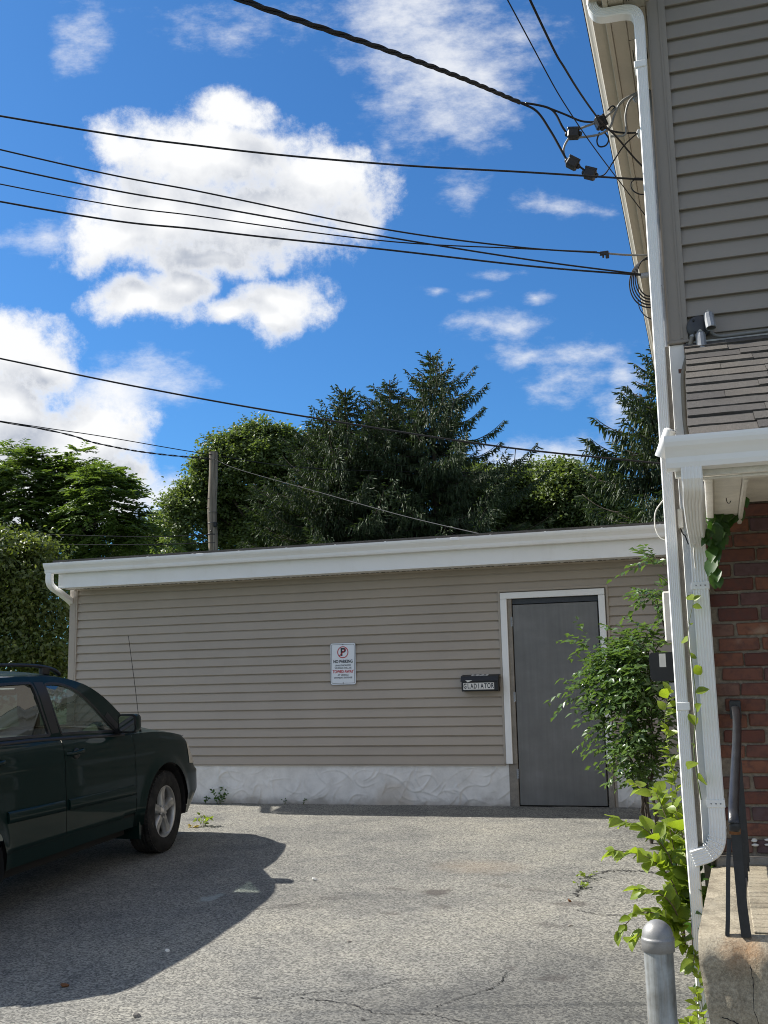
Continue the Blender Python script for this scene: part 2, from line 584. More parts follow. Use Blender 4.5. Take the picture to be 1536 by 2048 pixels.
def m_stucco(N, m):
    p = geo(N)
    a = N.noise(p, 5.0, 6.0, 0.65)
    f = N.noise(p, 90.0, 4.0, 0.6)
    c = N.ramp(a, [(0.3, (0.60, 0.59, 0.565)), (0.55, (0.74, 0.73, 0.705)), (0.75, (0.79, 0.78, 0.76))])
    sx = N.n('ShaderNodeSeparateXYZ')
    N.l(p, sx.inputs[0])
    low = N.smooth(N.math('MULTIPLY_ADD', a, 0.16, sx.outputs[2]), 0.05, 0.19, 0.75, 0.0)
    c = N.mix(low, c, (0.30, 0.27, 0.235))
    patch = N.vmath('LENGTH', N.vmath('MULTIPLY_ADD', N.vmath('ADD', p, N.vmath('MULTIPLY', N.noise(p, 9.0, 3.0, 0.6, 'Color'), (0.08, 0.0, 0.08))), (1 / .24, 0, 1 / .26), (3.40 / .24, 0, -0.05 / .26)))
    c = N.mix(N.smooth(patch, 0.75, 1.05, 0.4, 0.0), c, (0.50, 0.43, 0.345))
    return bsdf(N, c, 0.8, 0, f, 0.3, bump_dist=0.002, bump_str=0.5)


def m_steel_door(N, m):
    p = objco(N)
    v = N.noise(N.vmath('MULTIPLY', p, (14.0, 1.0, 0.7)), 2.0, 6.0, 0.6)
    b = N.noise(N.vmath('MULTIPLY', p, (1.6, 1.0, 2.6)), 1.5, 5.0, 0.6)
    f = N.noise(p, 60.0, 4.0, 0.7)
    c = N.ramp(N.math('MULTIPLY_ADD', v, 0.38, N.math('MULTIPLY', b, 0.66)), [(0.30, (0.125, 0.122, 0.117)), (0.52, (0.162, 0.159, 0.153)), (0.74, (0.215, 0.212, 0.206))])
    c = N.mix(N.smooth(f, 0.72, 0.78, 0, 0.35), c, (0.4, 0.4, 0.38))
    return bsdf(N, c, N.math('MULTIPLY_ADD', b, 0.3, 0.34), 0.25, v, 0.4, bump_dist=0.002, bump_str=0.05)


def m_galv(N, m):
    p = objco(N)
    st = N.noise(N.vmath('MULTIPLY', p, (34.0, 34.0, 1.3)), 1.0, 6.0, 0.72)
    bl = N.noise(p, 14.0, 5.0, 0.65)
    c = N.ramp(N.math('MULTIPLY_ADD', st, 0.62, N.math('MULTIPLY', bl, 0.42)), [(0.35, (0.12, 0.115, 0.10)), (0.47, (0.24, 0.245, 0.235)), (0.57, (0.34, 0.355, 0.355)), (0.7, (0.50, 0.515, 0.52))])
    c = N.mix(N.smooth(N.noise(N.vmath('MULTIPLY', p, (22.0, 22.0, 2.0)), 1.7, 4.0, 0.6), 0.58, 0.75, 0, 0.6), c, (0.22, 0.17, 0.105))
    return bsdf(N, c, N.math('MULTIPLY_ADD', bl, 0.4, 0.28), 0.35, bl, 0.5, bump_dist=0.002, bump_str=0.2)


def m_brick(N, m):
    p = geo(N)
    r = orand(N)
    c = N.ramp(r, [(0.0, (0.10, 0.038, 0.032)), (0.22, (0.155, 0.064, 0.042)), (0.42, (0.20, 0.085, 0.052)), (0.58, (0.15, 0.062, 0.045)), (0.75, (0.115, 0.062, 0.062)), (0.88, (0.085, 0.062, 0.066)), (1.0, (0.22, 0.11, 0.07))])
    n = N.noise(p, 26.0, 6.0, 0.7)
    n2 = N.noise(p, 7.0, 4.0, 0.6)
    c = N.mix(N.smooth(n, 0.42, 0.66, 0, 0.7), c, (0.075, 0.040, 0.036))
    c = N.mix(N.smooth(n2, 0.62, 0.8, 0, 0.5), c, (0.34, 0.26, 0.20))
    return bsdf(N, c, 0.85, 0, n, 0.3, bump_dist=0.004, bump_str=0.6)


def m_mortar(N, m):
    p = geo(N)
    n = N.noise(p, 40.0, 6.0, 0.7)
    c = N.ramp(n, [(0.3, (0.14, 0.115, 0.09)), (0.7, (0.33, 0.285, 0.225))])
    return bsdf(N, c, 0.95, 0, n, 0.2, bump_dist=0.006, bump_str=0.8)


def m_concrete(N, m):
    p = geo(N)
    vo = N.noise(p, 95.0, 5.0, 0.8)
    n = N.noise(p, 6.0, 7.0, 0.7)
    c = N.ramp(N.math('MULTIPLY_ADD', vo, 0.6, N.math('MULTIPLY', n, 0.45)), [(0.38, (0.14, 0.115, 0.08)), (0.52, (0.30, 0.26, 0.19)), (0.66, (0.50, 0.44, 0.33))])
    rust = N.vmath('LENGTH', N.vmath('MULTIPLY_ADD', N.vmath('ADD', p, N.vmath('MULTIPLY', N.noise(p, 18.0, 4.0, 0.6, 'Color'), (0.07, 0.07, 0.07))), (1 / .09, 1 / .08, 1 / .10), (-0.06 / .09, -4.08 / .08, -0.37 / .10)))
    c = N.mix(N.smooth(rust, 0.1, 1.4, 0.6, 0), c, (0.42, 0.19, 0.06))
    dirt = N.smooth(n, 0.5, 0.75, 0, 0.5)
    c = N.mix(dirt, c, (0.13, 0.105, 0.08))
    return bsdf(N, c, 0.9, 0, N.math('MULTIPLY_ADD', vo, 0.5, n), 0.25, bump_dist=0.012, bump_str=0.8)


def m_shingle(N, m):
    p = geo(N)
    r = orand(N)
    g = N.noise(p, 260.0, 3.0, 0.8)
    big = N.noise(p, 5.0, 5.0, 0.6)
    c = N.ramp(g, [(0.28, (0.028, 0.026, 0.025)), (0.5, (0.085, 0.079, 0.073)), (0.72, (0.21, 0.195, 0.18))])
    c = N.mix(1.0, c, N.ramp(r, [(0, (0.78, 0.78, 0.80)), (0.5, (1, 1, 1)), (1, (1.2, 1.17, 1.12))]), 'MULTIPLY')
    c = N.mix(N.smooth(big, 0.55, 0.75, 0, 0.35), c, (0.06, 0.055, 0.05))
    return bsdf(N, c, 0.95, 0, g, 0.2, bump_dist=0.003, bump_str=0.7)


def m_wood_pole(N, m):
    p = objco(N)
    g = N.noise(N.vmath('MULTIPLY', p, (16.0, 16.0, 0.5)), 1.5, 6.0, 0.7)
    c = N.ramp(g, [(0.32, (0.075, 0.062, 0.05)), (0.5, (0.21, 0.18, 0.145)), (0.7, (0.36, 0.32, 0.265))])
    return bsdf(N, c, 0.9, 0, g, 0.2, bump_dist=0.02, bump_str=0.8)


def m_bark(N, m):
    p = geo(N)
    g = N.noise(N.vmath('MULTIPLY', p, (6.0, 6.0, 1.5)), 1.5, 6.0, 0.7)
    c = N.ramp(g, [(0.35, (0.03, 0.024, 0.019)), (0.65, (0.12, 0.10, 0.08))])
    return bsdf(N, c, 0.95, 0, g, 0.2, bump_dist=0.03, bump_str=0.8)


def leafmat(name, dark, light, trans=0.35, rough=0.45, nscale=0.9, tint=1.5):
    def fn(N, m):
        p = geo(N)
        n = N.noise(p, nscale, 4.0, 0.6)
        f = N.noise(p, nscale * 18, 2.0, 0.6)
        v = N.math('MULTIPLY_ADD', n, 0.6, N.math('MULTIPLY', f, 0.45))
        c = N.ramp(v, [(0.3, dark), (0.72, light)])
        b = N.n('ShaderNodeBsdfPrincipled')
        N.l(c, b.inputs['Base Color'])
        b.inputs['Roughness'].default_value = rough
        b.inputs['Specular IOR Level'].default_value = 0.45
        tr = N.n('ShaderNodeBsdfTranslucent')
        N.l(N.mix(1.0, c, (1.35 * tint, 1.35 * tint, 0.55 * tint), 'MULTIPLY'), tr.inputs[0])
        mx = N.n('ShaderNodeMixShader')
        mx.inputs[0].default_value = trans
        N.l(b.outputs[0], mx.inputs[1])
        N.l(tr.outputs[0], mx.inputs[2])
        return mx.outputs[0]
    return mat(name, fn)


def m_glass(tint, refl=0.1):
    def fn(N, m):
        t = N.n('ShaderNodeBsdfTransparent')
        t.inputs[0].default_value = (*tint, 1)
        g = N.n('ShaderNodeBsdfGlossy')
        g.inputs['Roughness'].default_value = 0.02
        g.inputs['Color'].default_value = (0.95, 0.97, 0.97, 1)
        gm = N.n('ShaderNodeNewGeometry')
        c = N.math('ABSOLUTE', N.vmath('DOT_PRODUCT', gm.outputs['Normal'], gm.outputs['Incoming']))
        f = N.math('MULTIPLY_ADD', N.math('POWER', N.math('SUBTRACT', 1.0, c), 5.0), 0.94, 0.045 + refl * 0.3, clamp=True)
        mx = N.n('ShaderNodeMixShader')
        N.l(f, mx.inputs[0])
        N.l(t.outputs[0], mx.inputs[1])
        N.l(g.outputs[0], mx.inputs[2])
        return mx.outputs[0]
    return fn


def m_carpaint(N, m):
    p = geo(N)
    fl = N.noise(p, 900.0, 2.0, 0.5)
    dust = N.noise(p, 2.5, 6.0, 0.65)
    c = N.mix(N.smooth(fl, 0.45, 0.75, 0, 0.5), (0.0016, 0.0115, 0.0100), (0.0050, 0.030, 0.025))
    c = N.mix(N.smooth(dust, 0.5, 0.8, 0, 0.06), c, (0.09, 0.085, 0.075))
    return bsdf(N, c, 0.45, 0.0, None, 0.10, coat=0.40)


def m_tyre(N, m):
    p = objco(N)
    n = N.noise(p, 9.0, 5.0, 0.7)
    f = N.noise(p, 120.0, 3.0, 0.6)
    c = N.ramp(n, [(0.4, (0.012, 0.012, 0.012)), (0.62, (0.030, 0.028, 0.026)), (0.78, (0.10, 0.085, 0.068))])
    return bsdf(N, c, 0.85, 0, f, 0.25, bump_dist=0.001, bump_str=0.4)


M_ASPH = mat('asphalt', m_asphalt)
M_SIDE = mat('vinyl_siding', m_siding((0.385, 0.335, 0.278)))
M_SIDE2 = mat('vinyl_siding_house', m_siding((0.262, 0.233, 0.201)))
M_WHITE = mat('white_aluminium', m_white)
M_CREAM = plain('cream_soffit', (0.50, 0.45, 0.36), 0.5, var=0.06, scale=3)
M_STUC = mat('stucco', m_stucco)
M_DOOR = mat('steel_door', m_steel_door)
M_GALV = mat('galvanised_steel', m_galv)
M_BRICK = mat('brick', m_brick)
M_MORT = mat('mortar', m_mortar)
M_CONC = mat('concrete', m_concrete)
M_SHING = mat('shingle', m_shingle)
M_POLE = mat('pole_wood', m_wood_pole)
M_BARK = mat('bark', m_bark)
M_BLACK = plain('black_plastic', (0.012, 0.012, 0.013), 0.45, var=0.3, scale=20)
M_WIRE = plain('wire_black', (0.009, 0.009, 0.011), 0.8, var=0.2, scale=20)
M_WIREG = plain('wire_grey', (0.20, 0.20, 0.19), 0.5, var=0.2, scale=20)
M_IRON = plain('black_iron', (0.018, 0.018, 0.02), 0.33, var=0.35, scale=14, bump=0.001)
M_RUST = plain('rust', (0.16, 0.065, 0.02), 0.85, var=0.4, scale=40, bump=0.002)
M_CAP = plain('cast_cap', (0.27, 0.265, 0.255), 0.52, metal=0.45, var=0.15, scale=25, bump=0.0006)
M_DKMET = plain('dark_metal', (0.05, 0.052, 0.056), 0.4, metal=0.3, var=0.25, scale=20)
M_GREYMET = plain('grey_metal', (0.30, 0.31, 0.32), 0.4, metal=0.4, var=0.2, scale=15)
M_PAINTW = plain('old_white_paint', (0.70, 0.67, 0.60), 0.6, var=0.14, scale=9, bump=0.002)
M_TAN = plain('tan_jamb', (0.26, 0.235, 0.20), 0.75, var=0.25, scale=10, bump=0.003)
M_SHADOWGAP = plain('dark_gap', (0.015, 0.014, 0.013), 0.9, var=0.2)
M_SIGNW = plain('sign_white', (0.74, 0.77, 0.80), 0.35, var=0.03, scale=5)
M_SIGNR = plain('sign_red', (0.45, 0.02, 0.03), 0.4, var=0.05)
M_SIGNB = plain('sign_black', (0.02, 0.022, 0.03), 0.4, var=0.05)
M_PAINT = mat('car_paint', m_carpaint)
M_TYRE = mat('tyre_rubber', m_tyre)
M_RIM = plain('alloy_rim', (0.42, 0.415, 0.40), 0.36, metal=0.7, var=0.15, scale=14)
M_GLASS = mat('window_glass', m_glass((0.60, 0.70, 0.67), 0.5))
M_GLASSW = mat('windscreen_glass', m_glass((0.26, 0.31, 0.30), 0.05))
M_GLASST = mat('tinted_glass', m_glass((0.20, 0.24, 0.24), 0.30))
M_MIRROR = mat('mirror_glass', lambda N, m: bsdf(N, (0.8, 0.82, 0.83), 0.03, 1.0))
M_TRIM = plain('car_trim', (0.010, 0.010, 0.011), 0.42, var=0.2, scale=20)
M_INT = plain('car_interior', (0.36, 0.33, 0.28), 0.8, var=0.1, scale=8)
M_LAMP = plain('headlamp', (0.55, 0.50, 0.40), 0.12, var=0.06, scale=8)
M_PAPER = plain('white_sticker', (0.68, 0.67, 0.63), 0.55, var=0.08, scale=30)
M_ROOFM = plain('roof_membrane', (0.075, 0.070, 0.064), 0.9, var=0.25, scale=6, bump=0.003)
M_SOIL = plain('soil', (0.085, 0.065, 0.045), 0.95, var=0.4, scale=9, bump=0.01)
M_GRASS = plain('lawn', (0.06, 0.085, 0.03), 0.95, var=0.4, scale=3, bump=0.02)

L_NEAR = leafmat('leaf_bright', (0.12, 0.18, 0.022), (0.24, 0.31, 0.035), 0.45, 0.40, 9.0, 1.25)
L_SHRUB = leafmat('leaf_shrub', (0.04, 0.078, 0.03), (0.105, 0.17, 0.052), 0.32, 0.30, 5.0)
L_VINE = leafmat('leaf_vine', (0.03, 0.075, 0.018), (0.06, 0.13, 0.025), 0.35, 0.4, 6.0)
L_MAPLE = leafmat('leaf_maple', (0.05, 0.078, 0.028), (0.145, 0.195, 0.070), 0.30, 0.5, 0.8)
L_WALNUT = leafmat('leaf_walnut', (0.045, 0.080, 0.022), (0.125, 0.185, 0.05), 0.34, 0.45, 0.8)
L_LILAC = leafmat('leaf_lilac', (0.04, 0.066, 0.018), (0.135, 0.165, 0.045), 0.32, 0.42, 1.6)
L_SPRUCE = leafmat('needle_spruce', (0.020, 0.038, 0.016), (0.060, 0.092, 0.032), 0.15, 0.6, 0.7)
L_DRY = leafmat('leaf_dry', (0.25, 0.17, 0.05), (0.38, 0.30, 0.10), 0.3, 0.7, 8.0)


# ------------------------------------------------------------------ the ground
def gz(x, y):
    """height of the paving: it falls from the garage towards the street"""
    d = max(0.0, 11.4 - max(y, 1.0))
    return -0.058 * d + 0.007 * math.sin(x * 1.3 + 0.7) * math.sin(y * 0.9) * min(1.0, d)


b = MB()
R_ = 900.0
xs = [-R_, -60, -30, 30, 60, R_]
ys = [-R_, -60, 0.9, 11.42, 60, R_]
b.grid(lambda x, y: (x, y, (gz(0, y) if y < 11.4 else -0.0) - 0.03), xs, ys, smooth=False)
gr = b.build('ground', M_GRASS)
tag(gr, kind='structure')

b = MB()
xs = np.arange(-9.4, 7.61, 0.085)
ys = np.concatenate([np.arange(-6.0, 3.5, 0.35), np.arange(3.5, 11.40, 0.085), [11.402]])
rn = np.random.default_rng(3)


def drive(x, y):
    z = gz(x, y) + 0.0035 * math.sin(7.1 * x + 3 * math.sin(2.3 * y)) * math.sin(6.3 * y + 2 * math.sin(3.1 * x))
    # a settled patch of paving by the house: its broken rim stands a little proud
    return (x, y, z)


b.grid(drive, list(xs), list(ys))
dv = b.build('driveway', M_ASPH)
tag(dv, kind='structure')


def ribbon(name, pts, w, material, parent, jag=1.1, lift=0.004, n=18, z0=None):
    """a thin broken strip lying on the paving (a crack or a tar line)"""
    P = catmull(pts, n)
    bb = MB()
    vs = []
    r2 = random.Random(hash(name) % 999 + len(pts))
    for i, p in enumerate(P):
        a, c = P[max(0, i - 1)], P[min(len(P) - 1, i + 1)]
        t = Vector((c[0] - a[0], c[1] - a[1], 0)).normalized()
        s_ = Vector((-t.y, t.x, 0))
        off = r2.uniform(-1, 1) * w * jag * 2
        ww = w * r2.uniform(0.05, 1.4) * (0.25 if i in (0, len(P) - 1) else 1)
        q = Vector((p[0], p[1], 0)) + s_ * off
        for sg in (-1, 1):
            e = q + s_ * ww * sg
            vs.append((e.x, e.y, drive(e.x, e.y)[2] + lift))
    bb.add(vs, [(2 * i, 2 * i + 1, 2 * i + 3, 2 * i + 2) for i in range(len(P) - 1)])
    return bb.build(name, material, parent)


M_TAR = plain('tar', (0.03, 0.029, 0.027), 0.75, var=0.4, scale=30)
for pts, w in ((((-1.02, 8.15), (-.97, 8.42), (-.85, 8.56), (-.7, 8.58), (-.5, 8.55), (-.3, 8.6)), .013), (((-1.05, 7.75), (-1.03, 8.0), (-1.0, 8.25)), .012),
               (((-2.6, 5.35), (-2.3, 5.42), (-2.1, 5.55), (-1.9, 5.6), (-1.75, 5.8), (-1.55, 5.85)), .0035), (((-2.2, 5.45), (-1.9, 5.4), (-1.7, 5.3), (-1.45, 5.35)), .004),
               (((-1.2, 6.05), (-1.22, 5.8), (-1.35, 5.6), (-1.45, 5.45)), .0035), (((-3.3, 7.0), (-3.0, 7.15), (-2.7, 7.5), (-2.4, 7.6)), .003), (((-1.45, 5.35), (-1.2, 5.25), (-.9, 5.3), (-.6, 5.2)), .003),
               (((-1.0, 7.4), (-.8, 7.3), (-.55, 7.35), (-.4, 7.25)), .004)):
    ribbon('crack', pts, w, M_TAR, dv)


# ------------------------------------------------------------------ lettering
def text_mesh(name, s, size, material, parent, loc, sx=1.0, bold=0.0, depth=0.0006, rot=(math.pi / 2, 0, 0), align='CENTER'):
    cu = bpy.data.curves.new(name, 'FONT')
    cu.body = s
    cu.size = size
    cu.align_x = align
    cu.align_y = 'CENTER'
    cu.offset = bold
    cu.extrude = depth
    cu.resolution_u = 4
    tmp = bpy.data.objects.new('tmp', cu)
    COL.objects.link(tmp)
    dg = bpy.context.evaluated_depsgraph_get()
    me = bpy.data.meshes.new_from_object(tmp.evaluated_get(dg))
    bpy.data.objects.remove(tmp)
    bpy.data.curves.remove(cu)
    me.materials.clear()
    me.materials.append(material)
    o = mobj(name, me, parent, loc, rot)
    o.scale = (sx, 1, 1)
    return o


# ------------------------------------------------------------------ the garage
GY = 11.4
garage = empty('garage', (-4.0, GY, 0), label='long low garage clad in taupe siding with white gutter and grey steel door', cat='garage')
GO = Vector((-4.0, GY, 0))


def G(o):
    """parts are modelled in place, then hung under the garage's own origin"""
    o.location = o.location - GO
    o.parent = garage
    return o


def course(name, x0, x1, z, h, y, material, out=0.0245, top=0.0015, lip=0.010):
    """one clapboard: leans out towards its butt edge, with a returned lip below"""
    bb = MB()
    g = 0.015                      # the slot under the butt of the course above
    pts = [(y - 0.001, z + h + 0.004), (y - 0.0015, z + h - g + 0.002), (y - 0.0085, z + h - g), (y - out, z + 0.005), (y - out - 0.0006, z + 0.001), (y - out + 0.004, z - 0.0015), (y - 0.001, z + 0.001), (y - 0.0002, z + h + 0.004)]
    # a shadow bead: the butt is slightly rounded so its edge catches light
    n_ = max(1, int((x1 - x0) / 0.35))
    k_ = len(pts)
    vs = []
    for q in range(n_ + 1):          # vinyl hung loosely is never quite flat
        wv = 0.0 if q in (0, n_) else rnd.uniform(-.0013, .0013)
        wz = 0.0 if q in (0, n_) else rnd.uniform(-.0008, .0008)
        x = lerp(x0, x1, q / n_)
        for m_, p in enumerate(pts):
            vs.append((x, p[0] + (wv if 2 <= m_ <= 5 else 0), p[1] + wz))
    bb.add(vs, [(q * k_ + m_, q * k_ + (m_ + 1) % k_, (q + 1) * k_ + (m_ + 1) % k_, (q + 1) * k_ + m_) for q in range(n_) for m_ in range(k_)])
    bb.add(vs[:k_], [tuple(range(k_))[::-1]])
    bb.add(vs[-k_:], [tuple(range(k_))])
    return bb.build(name, material)


ROW = 0.1016
Z0 = 0.432
core = MB()
core.box(-7.50, -2.16, GY + 0.004, GY + 6.0, 0.0, 2.60)
core.box(-1.07, -0.20, GY + 0.004, GY + 6.0, 0.0, 2.60)
core.box(-2.16, -1.07, GY + 0.10, GY + 6.0, 0.0, 2.60)
core.box(-2.16, -1.07, GY + 0.004, GY + 0.10, 2.20, 2.60)
G(core.build('wall', M_SIDE))
JOINTS = {2: -3.9, 3: -3.9, 4: -5.2, 6: -4.35, 7: -4.35, 8: -2.9, 10: -5.45, 11: -5.45, 13: -6.2, 14: -6.2, 15: -3.2, 17: -6.85, 18: -6.85, 12: -3.1, 9: -6.6, 16: -5.0, 19: -4.2}
nrow = 21
for i in range(nrow):
    z = Z0 + i * ROW
    h = ROW if i < nrow - 1 else 2.552 - z
    spans = [(-7.449, -2.186), (-1.046, -0.20)] if z < 2.25 - 0.06 else [(-7.449, -0.20)]
    for (a, c) in spans:
        cut = JOINTS.get(i)
        jit = rnd.uniform(-.0008, .0008)
        if cut and a < cut < c:
            G(course('siding_plank', a, cut, z, h, GY + jit, M_SIDE))
            G(course('siding_plank', cut - 0.02, c, z, h, GY - 0.0032 + jit, M_SIDE))
        else:
            G(course('siding_plank', a, c, z, h, GY + jit, M_SIDE))
# starter strip and channel trim round the door
b = MB()
b.prism([(GY - 0.027, 0.418), (GY - 0.027, 0.4295), (GY - 0.006, 0.4295), (GY, 0.4295), (GY, 0.418)], 'x', -7.45, -2.19)
b.prism([(GY - 0.027, 0.418), (GY - 0.027, 0.4295), (GY - 0.006, 0.4295), (GY, 0.4295), (GY, 0.418)], 'x', -1.04, -0.2)
G(b.build('starter_strip', M_SIDE))
b = MB()
for (x0, x1, z0, z1) in ((-2.206, -2.181, 0.44, 2.283), (-1.051, -1.026, 0.44, 2.283)):
    b.cbox(x0, x1, GY - 0.031, GY - 0.001, z0, z1, 0.003)
b.cbox(-2.206, -1.026, GY - 0.0315, GY - 0.001, 2.257, 2.283, 0.003)
G(b.build('door_channel', M_SIDE))
# corner board
b = MB()
b.prism([(-7.555, GY - 0.034), (-7.449, GY - 0.034), (-7.449, GY - 0.002), (-7.485, GY - 0.002), (-7.485, GY + 0.09), (-7.555, GY + 0.09)], 'z', 0.40, 2.555)
b.prism([(-7.500, GY - 0.038), (-7.470, GY - 0.038), (-7.470, GY - 0.0342), (-7.500, GY - 0.0342)], 'z', 0.40, 2.55)
G(b.build('corner_board', M_SIDE))
b = MB()
b.box(-7.53, -7.51, GY + 0.09, GY + 6.0, 0.4, 2.6)
G(b.build('side_wall', M_SIDE))

# the stucco base, trowelled in strokes
fx = np.arange(-7.53, -2.155, 0.0085)
fzv = np.arange(-0.03, 0.4305, 0.0085)
XX, ZZ = np.meshgrid(fx, fzv, indexing='ij')
H = np.zeros_like(XX)
rs = np.random.default_rng(5)
for k in range(210):
    cx, cz = rs.uniform(-7.6, -2.1), rs.uniform(0.0, 0.44)
    ang = rs.normal(0.0, 0.9)
    L = rs.uniform(0.05, 0.26)
    cur = rs.normal(0, 4.0)
    dx, dz = XX - cx, ZZ - cz
    u = dx * math.cos(ang) + dz * math.sin(ang)
    v = -dx * math.sin(ang) + dz * math.cos(ang) - cur * u * u
    wgt = np.exp(-(u / L * 1.3) ** 4)
    side = np.where(v > 0, np.exp(-v / 0.016), np.exp(v / 0.004))
    H += wgt * side * rs.uniform(0.0016, 0.0066)
for k in range(90):
    kx, kz, ph = rs.normal(0, 6), rs.normal(0, 9), rs.uniform(0, 7)
    H += 0.0005 * np.sin(kx * XX + kz * ZZ + ph)
H = np.clip(H * 1.35, -0.003, 0.014) * np.clip((0.425 - ZZ) / 0.03, 0, 1)
V = np.stack([XX, GY - 0.004 - H, ZZ], -1).reshape(-1, 3)
nz_ = len(fzv)
I = np.arange(len(fx) * nz_).reshape(len(fx), nz_)
Q = np.stack([I[:-1, :-1], I[1:, :-1], I[1:, 1:], I[:-1, 1:]], -1).reshape(-1, 4)
G(mobj('foundation_wall', fast_mesh('foundation_wall', V, Q, M_STUC, True)))
fx2 = np.arange(-1.04, -0.19, 0.0085)
XX, ZZ = np.meshgrid(fx2, fzv, indexing='ij')
Hh = np.zeros_like(XX)
for k in range(38):
    cx, cz, ang, L, cur = rs.uniform(-1.05, -.2), rs.uniform(0, .44), rs.normal(0, .9), rs.uniform(.05, .2), rs.normal(0, 4)
    u = (XX - cx) * math.cos(ang) + (ZZ - cz) * math.sin(ang)
    v = -(XX - cx) * math.sin(ang) + (ZZ - cz) * math.cos(ang) - cur * u * u
    Hh += np.exp(-(u / L * 1.3) ** 4) * np.where(v > 0, np.exp(-v / .016), np.exp(v / .004)) * rs.uniform(.0016, .0066)
V = np.stack([XX, GY - 0.004 - np.clip(Hh * 1.35, -0.003, 0.014) * np.clip((0.425 - ZZ) / 0.03, 0, 1), ZZ], -1).reshape(-1, 3)
I = np.arange(len(fx2) * nz_).reshape(len(fx2), nz_)
Q = np.stack([I[:-1, :-1], I[1:, :-1], I[1:, 1:], I[:-1, 1:]], -1).reshape(-1, 4)
G(mobj('foundation_wall', fast_mesh('foundation_wall', V, Q, M_STUC, True)))

# door: white casing, tan jamb, slab, hinges, knob
for bx in ((-2.178, -2.108, 0.437, 2.178), (-1.130, -1.062, 0.437, 2.178), (-2.178, -1.062, 2.180, 2.246)):
    G(MB().cbox(bx[0], bx[1], GY - 0.045, GY - 0.001, bx[2], bx[3], 0.003).build('door_casing', M_WHITE))
for bx in ((-2.160, -2.060, -0.012, -0.02, 0.435, 0.006), (-2.107, -2.060, -0.022, 0.436, 2.178, 0.004), (-1.134, -1.072, -0.012, -0.02, 0.435, 0.006), (-1.1345, -1.1305, -0.012, 0.436, 2.178, 0.001)):
    G(MB().cbox(bx[0], bx[1], GY + bx[2], GY + 0.10, bx[3], bx[4], bx[5]).build('door_jamb', M_TAN))
b = MB()
b.cbox(-2.060, -1.135, GY + 0.012, GY + 0.10, 2.120, 2.179, 0.003)
G(b.build('door_head', M_DKMET))
b = MB()
b.box(-2.06, -1.13, GY + 0.02, GY + 0.11, -0.03, 0.010)
G(b.build('door_sill', M_SHADOWGAP))
door = MB().cbox(-2.050, -1.146, GY - 0.016, GY + 0.028, 0.012, 2.112, 0.004).build('door', M_DOOR)
G(door)
DW = door.location.copy()
for hz in (1.93, 1.13, 0.33):
    hb = MB()
    for k in range(5):
        hb.lathe([(0.0, 0), (0.0085, 0), (0.0085, 0.0195), (0.0, 0.0195)], 10, mat=Matrix.Translation((-2.0565, GY - 0.020, hz - 0.05 + k * 0.0205)))
    hb.box(-2.075, -2.058, GY - 0.0245, GY - 0.0225, hz - 0.05, hz + 0.052)
    hb.build('hinge', M_GREYMET, door)
kb = MB()
mk = Matrix.Translation((-1.205, GY - 0.016, 0.94)) @ Matrix.Rotation(rad(90), 4, 'X')
kb.lathe([(0.0, 0), (0.033, 0), (0.033, 0.006), (0.012, 0.012), (0.011, 0.034), (0.022, 0.040), (0.028, 0.052), (0.026, 0.066), (0.012, 0.073), (0, 0.074)], 20, mat=mk)
kb.build('door_knob', M_DKMET, door)
MB().cbox(-1.24, -1.17, GY - 0.020, GY - 0.0165, 1.10, 1.17, 0.002).build('lock_plate', M_DKMET, door)
kb = MB()
kb.cbox(-1.215, -1.148, GY - 0.024, GY - 0.016, 0.70, 0.715, 0.002)
kb.build('latch_guard', M_DKMET, door)

# eaves: soffit with slot vents, fascia, gutter, downspout, roof
EY = 11.05
b = MB()
b.box(-7.50, -0.20, EY + 0.004, GY - 0.014, 2.540, 2.552)
sof = G(b.build('soffit', M_WHITE))
b = MB()
for i in range(60):
    x = -7.35 + i * 0.12
    b.box(x, x + 0.085, GY - 0.075, GY - 0.055, 2.5375, 2.5396)
b.build('vent_slot', M_SHADOWGAP, sof)
b = MB()
for i in range(60):
    x = -7.42 + i * 0.12
    b.box(x, x + 0.004, EY + 0.01, GY - 0.02, 2.5365, 2.5396)
b.build('panel_seam', M_WHITE, sof)
b = MB()
b.cbox(-7.50, -0.20, GY - 0.036, GY - 0.016, 2.520, 2.5395, 0.003)
G(b.build('soffit_channel', M_SIDE))
b = MB()
b.cbox(-7.502, -0.20, EY - 0.016, EY + 0.004, 2.526, 2.80, 0.003)
b.cbox(-7.502, -7.486, EY + 0.005, GY + 6.2, 2.526, 2.80, 0.003)
b.prism([(EY - 0.0165, 2.526), (EY - 0.0225, 2.527), (EY - 0.0225, 2.540), (EY - 0.0165, 2.541)], 'x', -7.50, -0.2)
G(b.build('fascia', M_WHITE))


def gutter_prof(y, zt, d=0.12, h=0.122):
    """K-style gutter, open on top; y is the wall side, the front leans out"""
    o = [(0, 0), (-d * .60, 0), (-d * .66, h * .16), (-d * .68, h * .34), (-d * .80, h * .52), (-d * .92, h * .66), (-d * .985, h * .80), (-d, h * .90), (-d, h), (-d * .90, h), (-d * .90, h * .96)]
    i = [(-d * .93, h * .92), (-d * .93, h * .82), (-d * .86, h * .68), (-d * .74, h * .55), (-d * .63, h * .36), (-d * .58, .02 * 1), (-.004, .006), (-.004, h), (0, h)]
    i[5] = (-d * .58, .006)
    return [(y + p[0], zt - h + p[1]) for p in o + i]


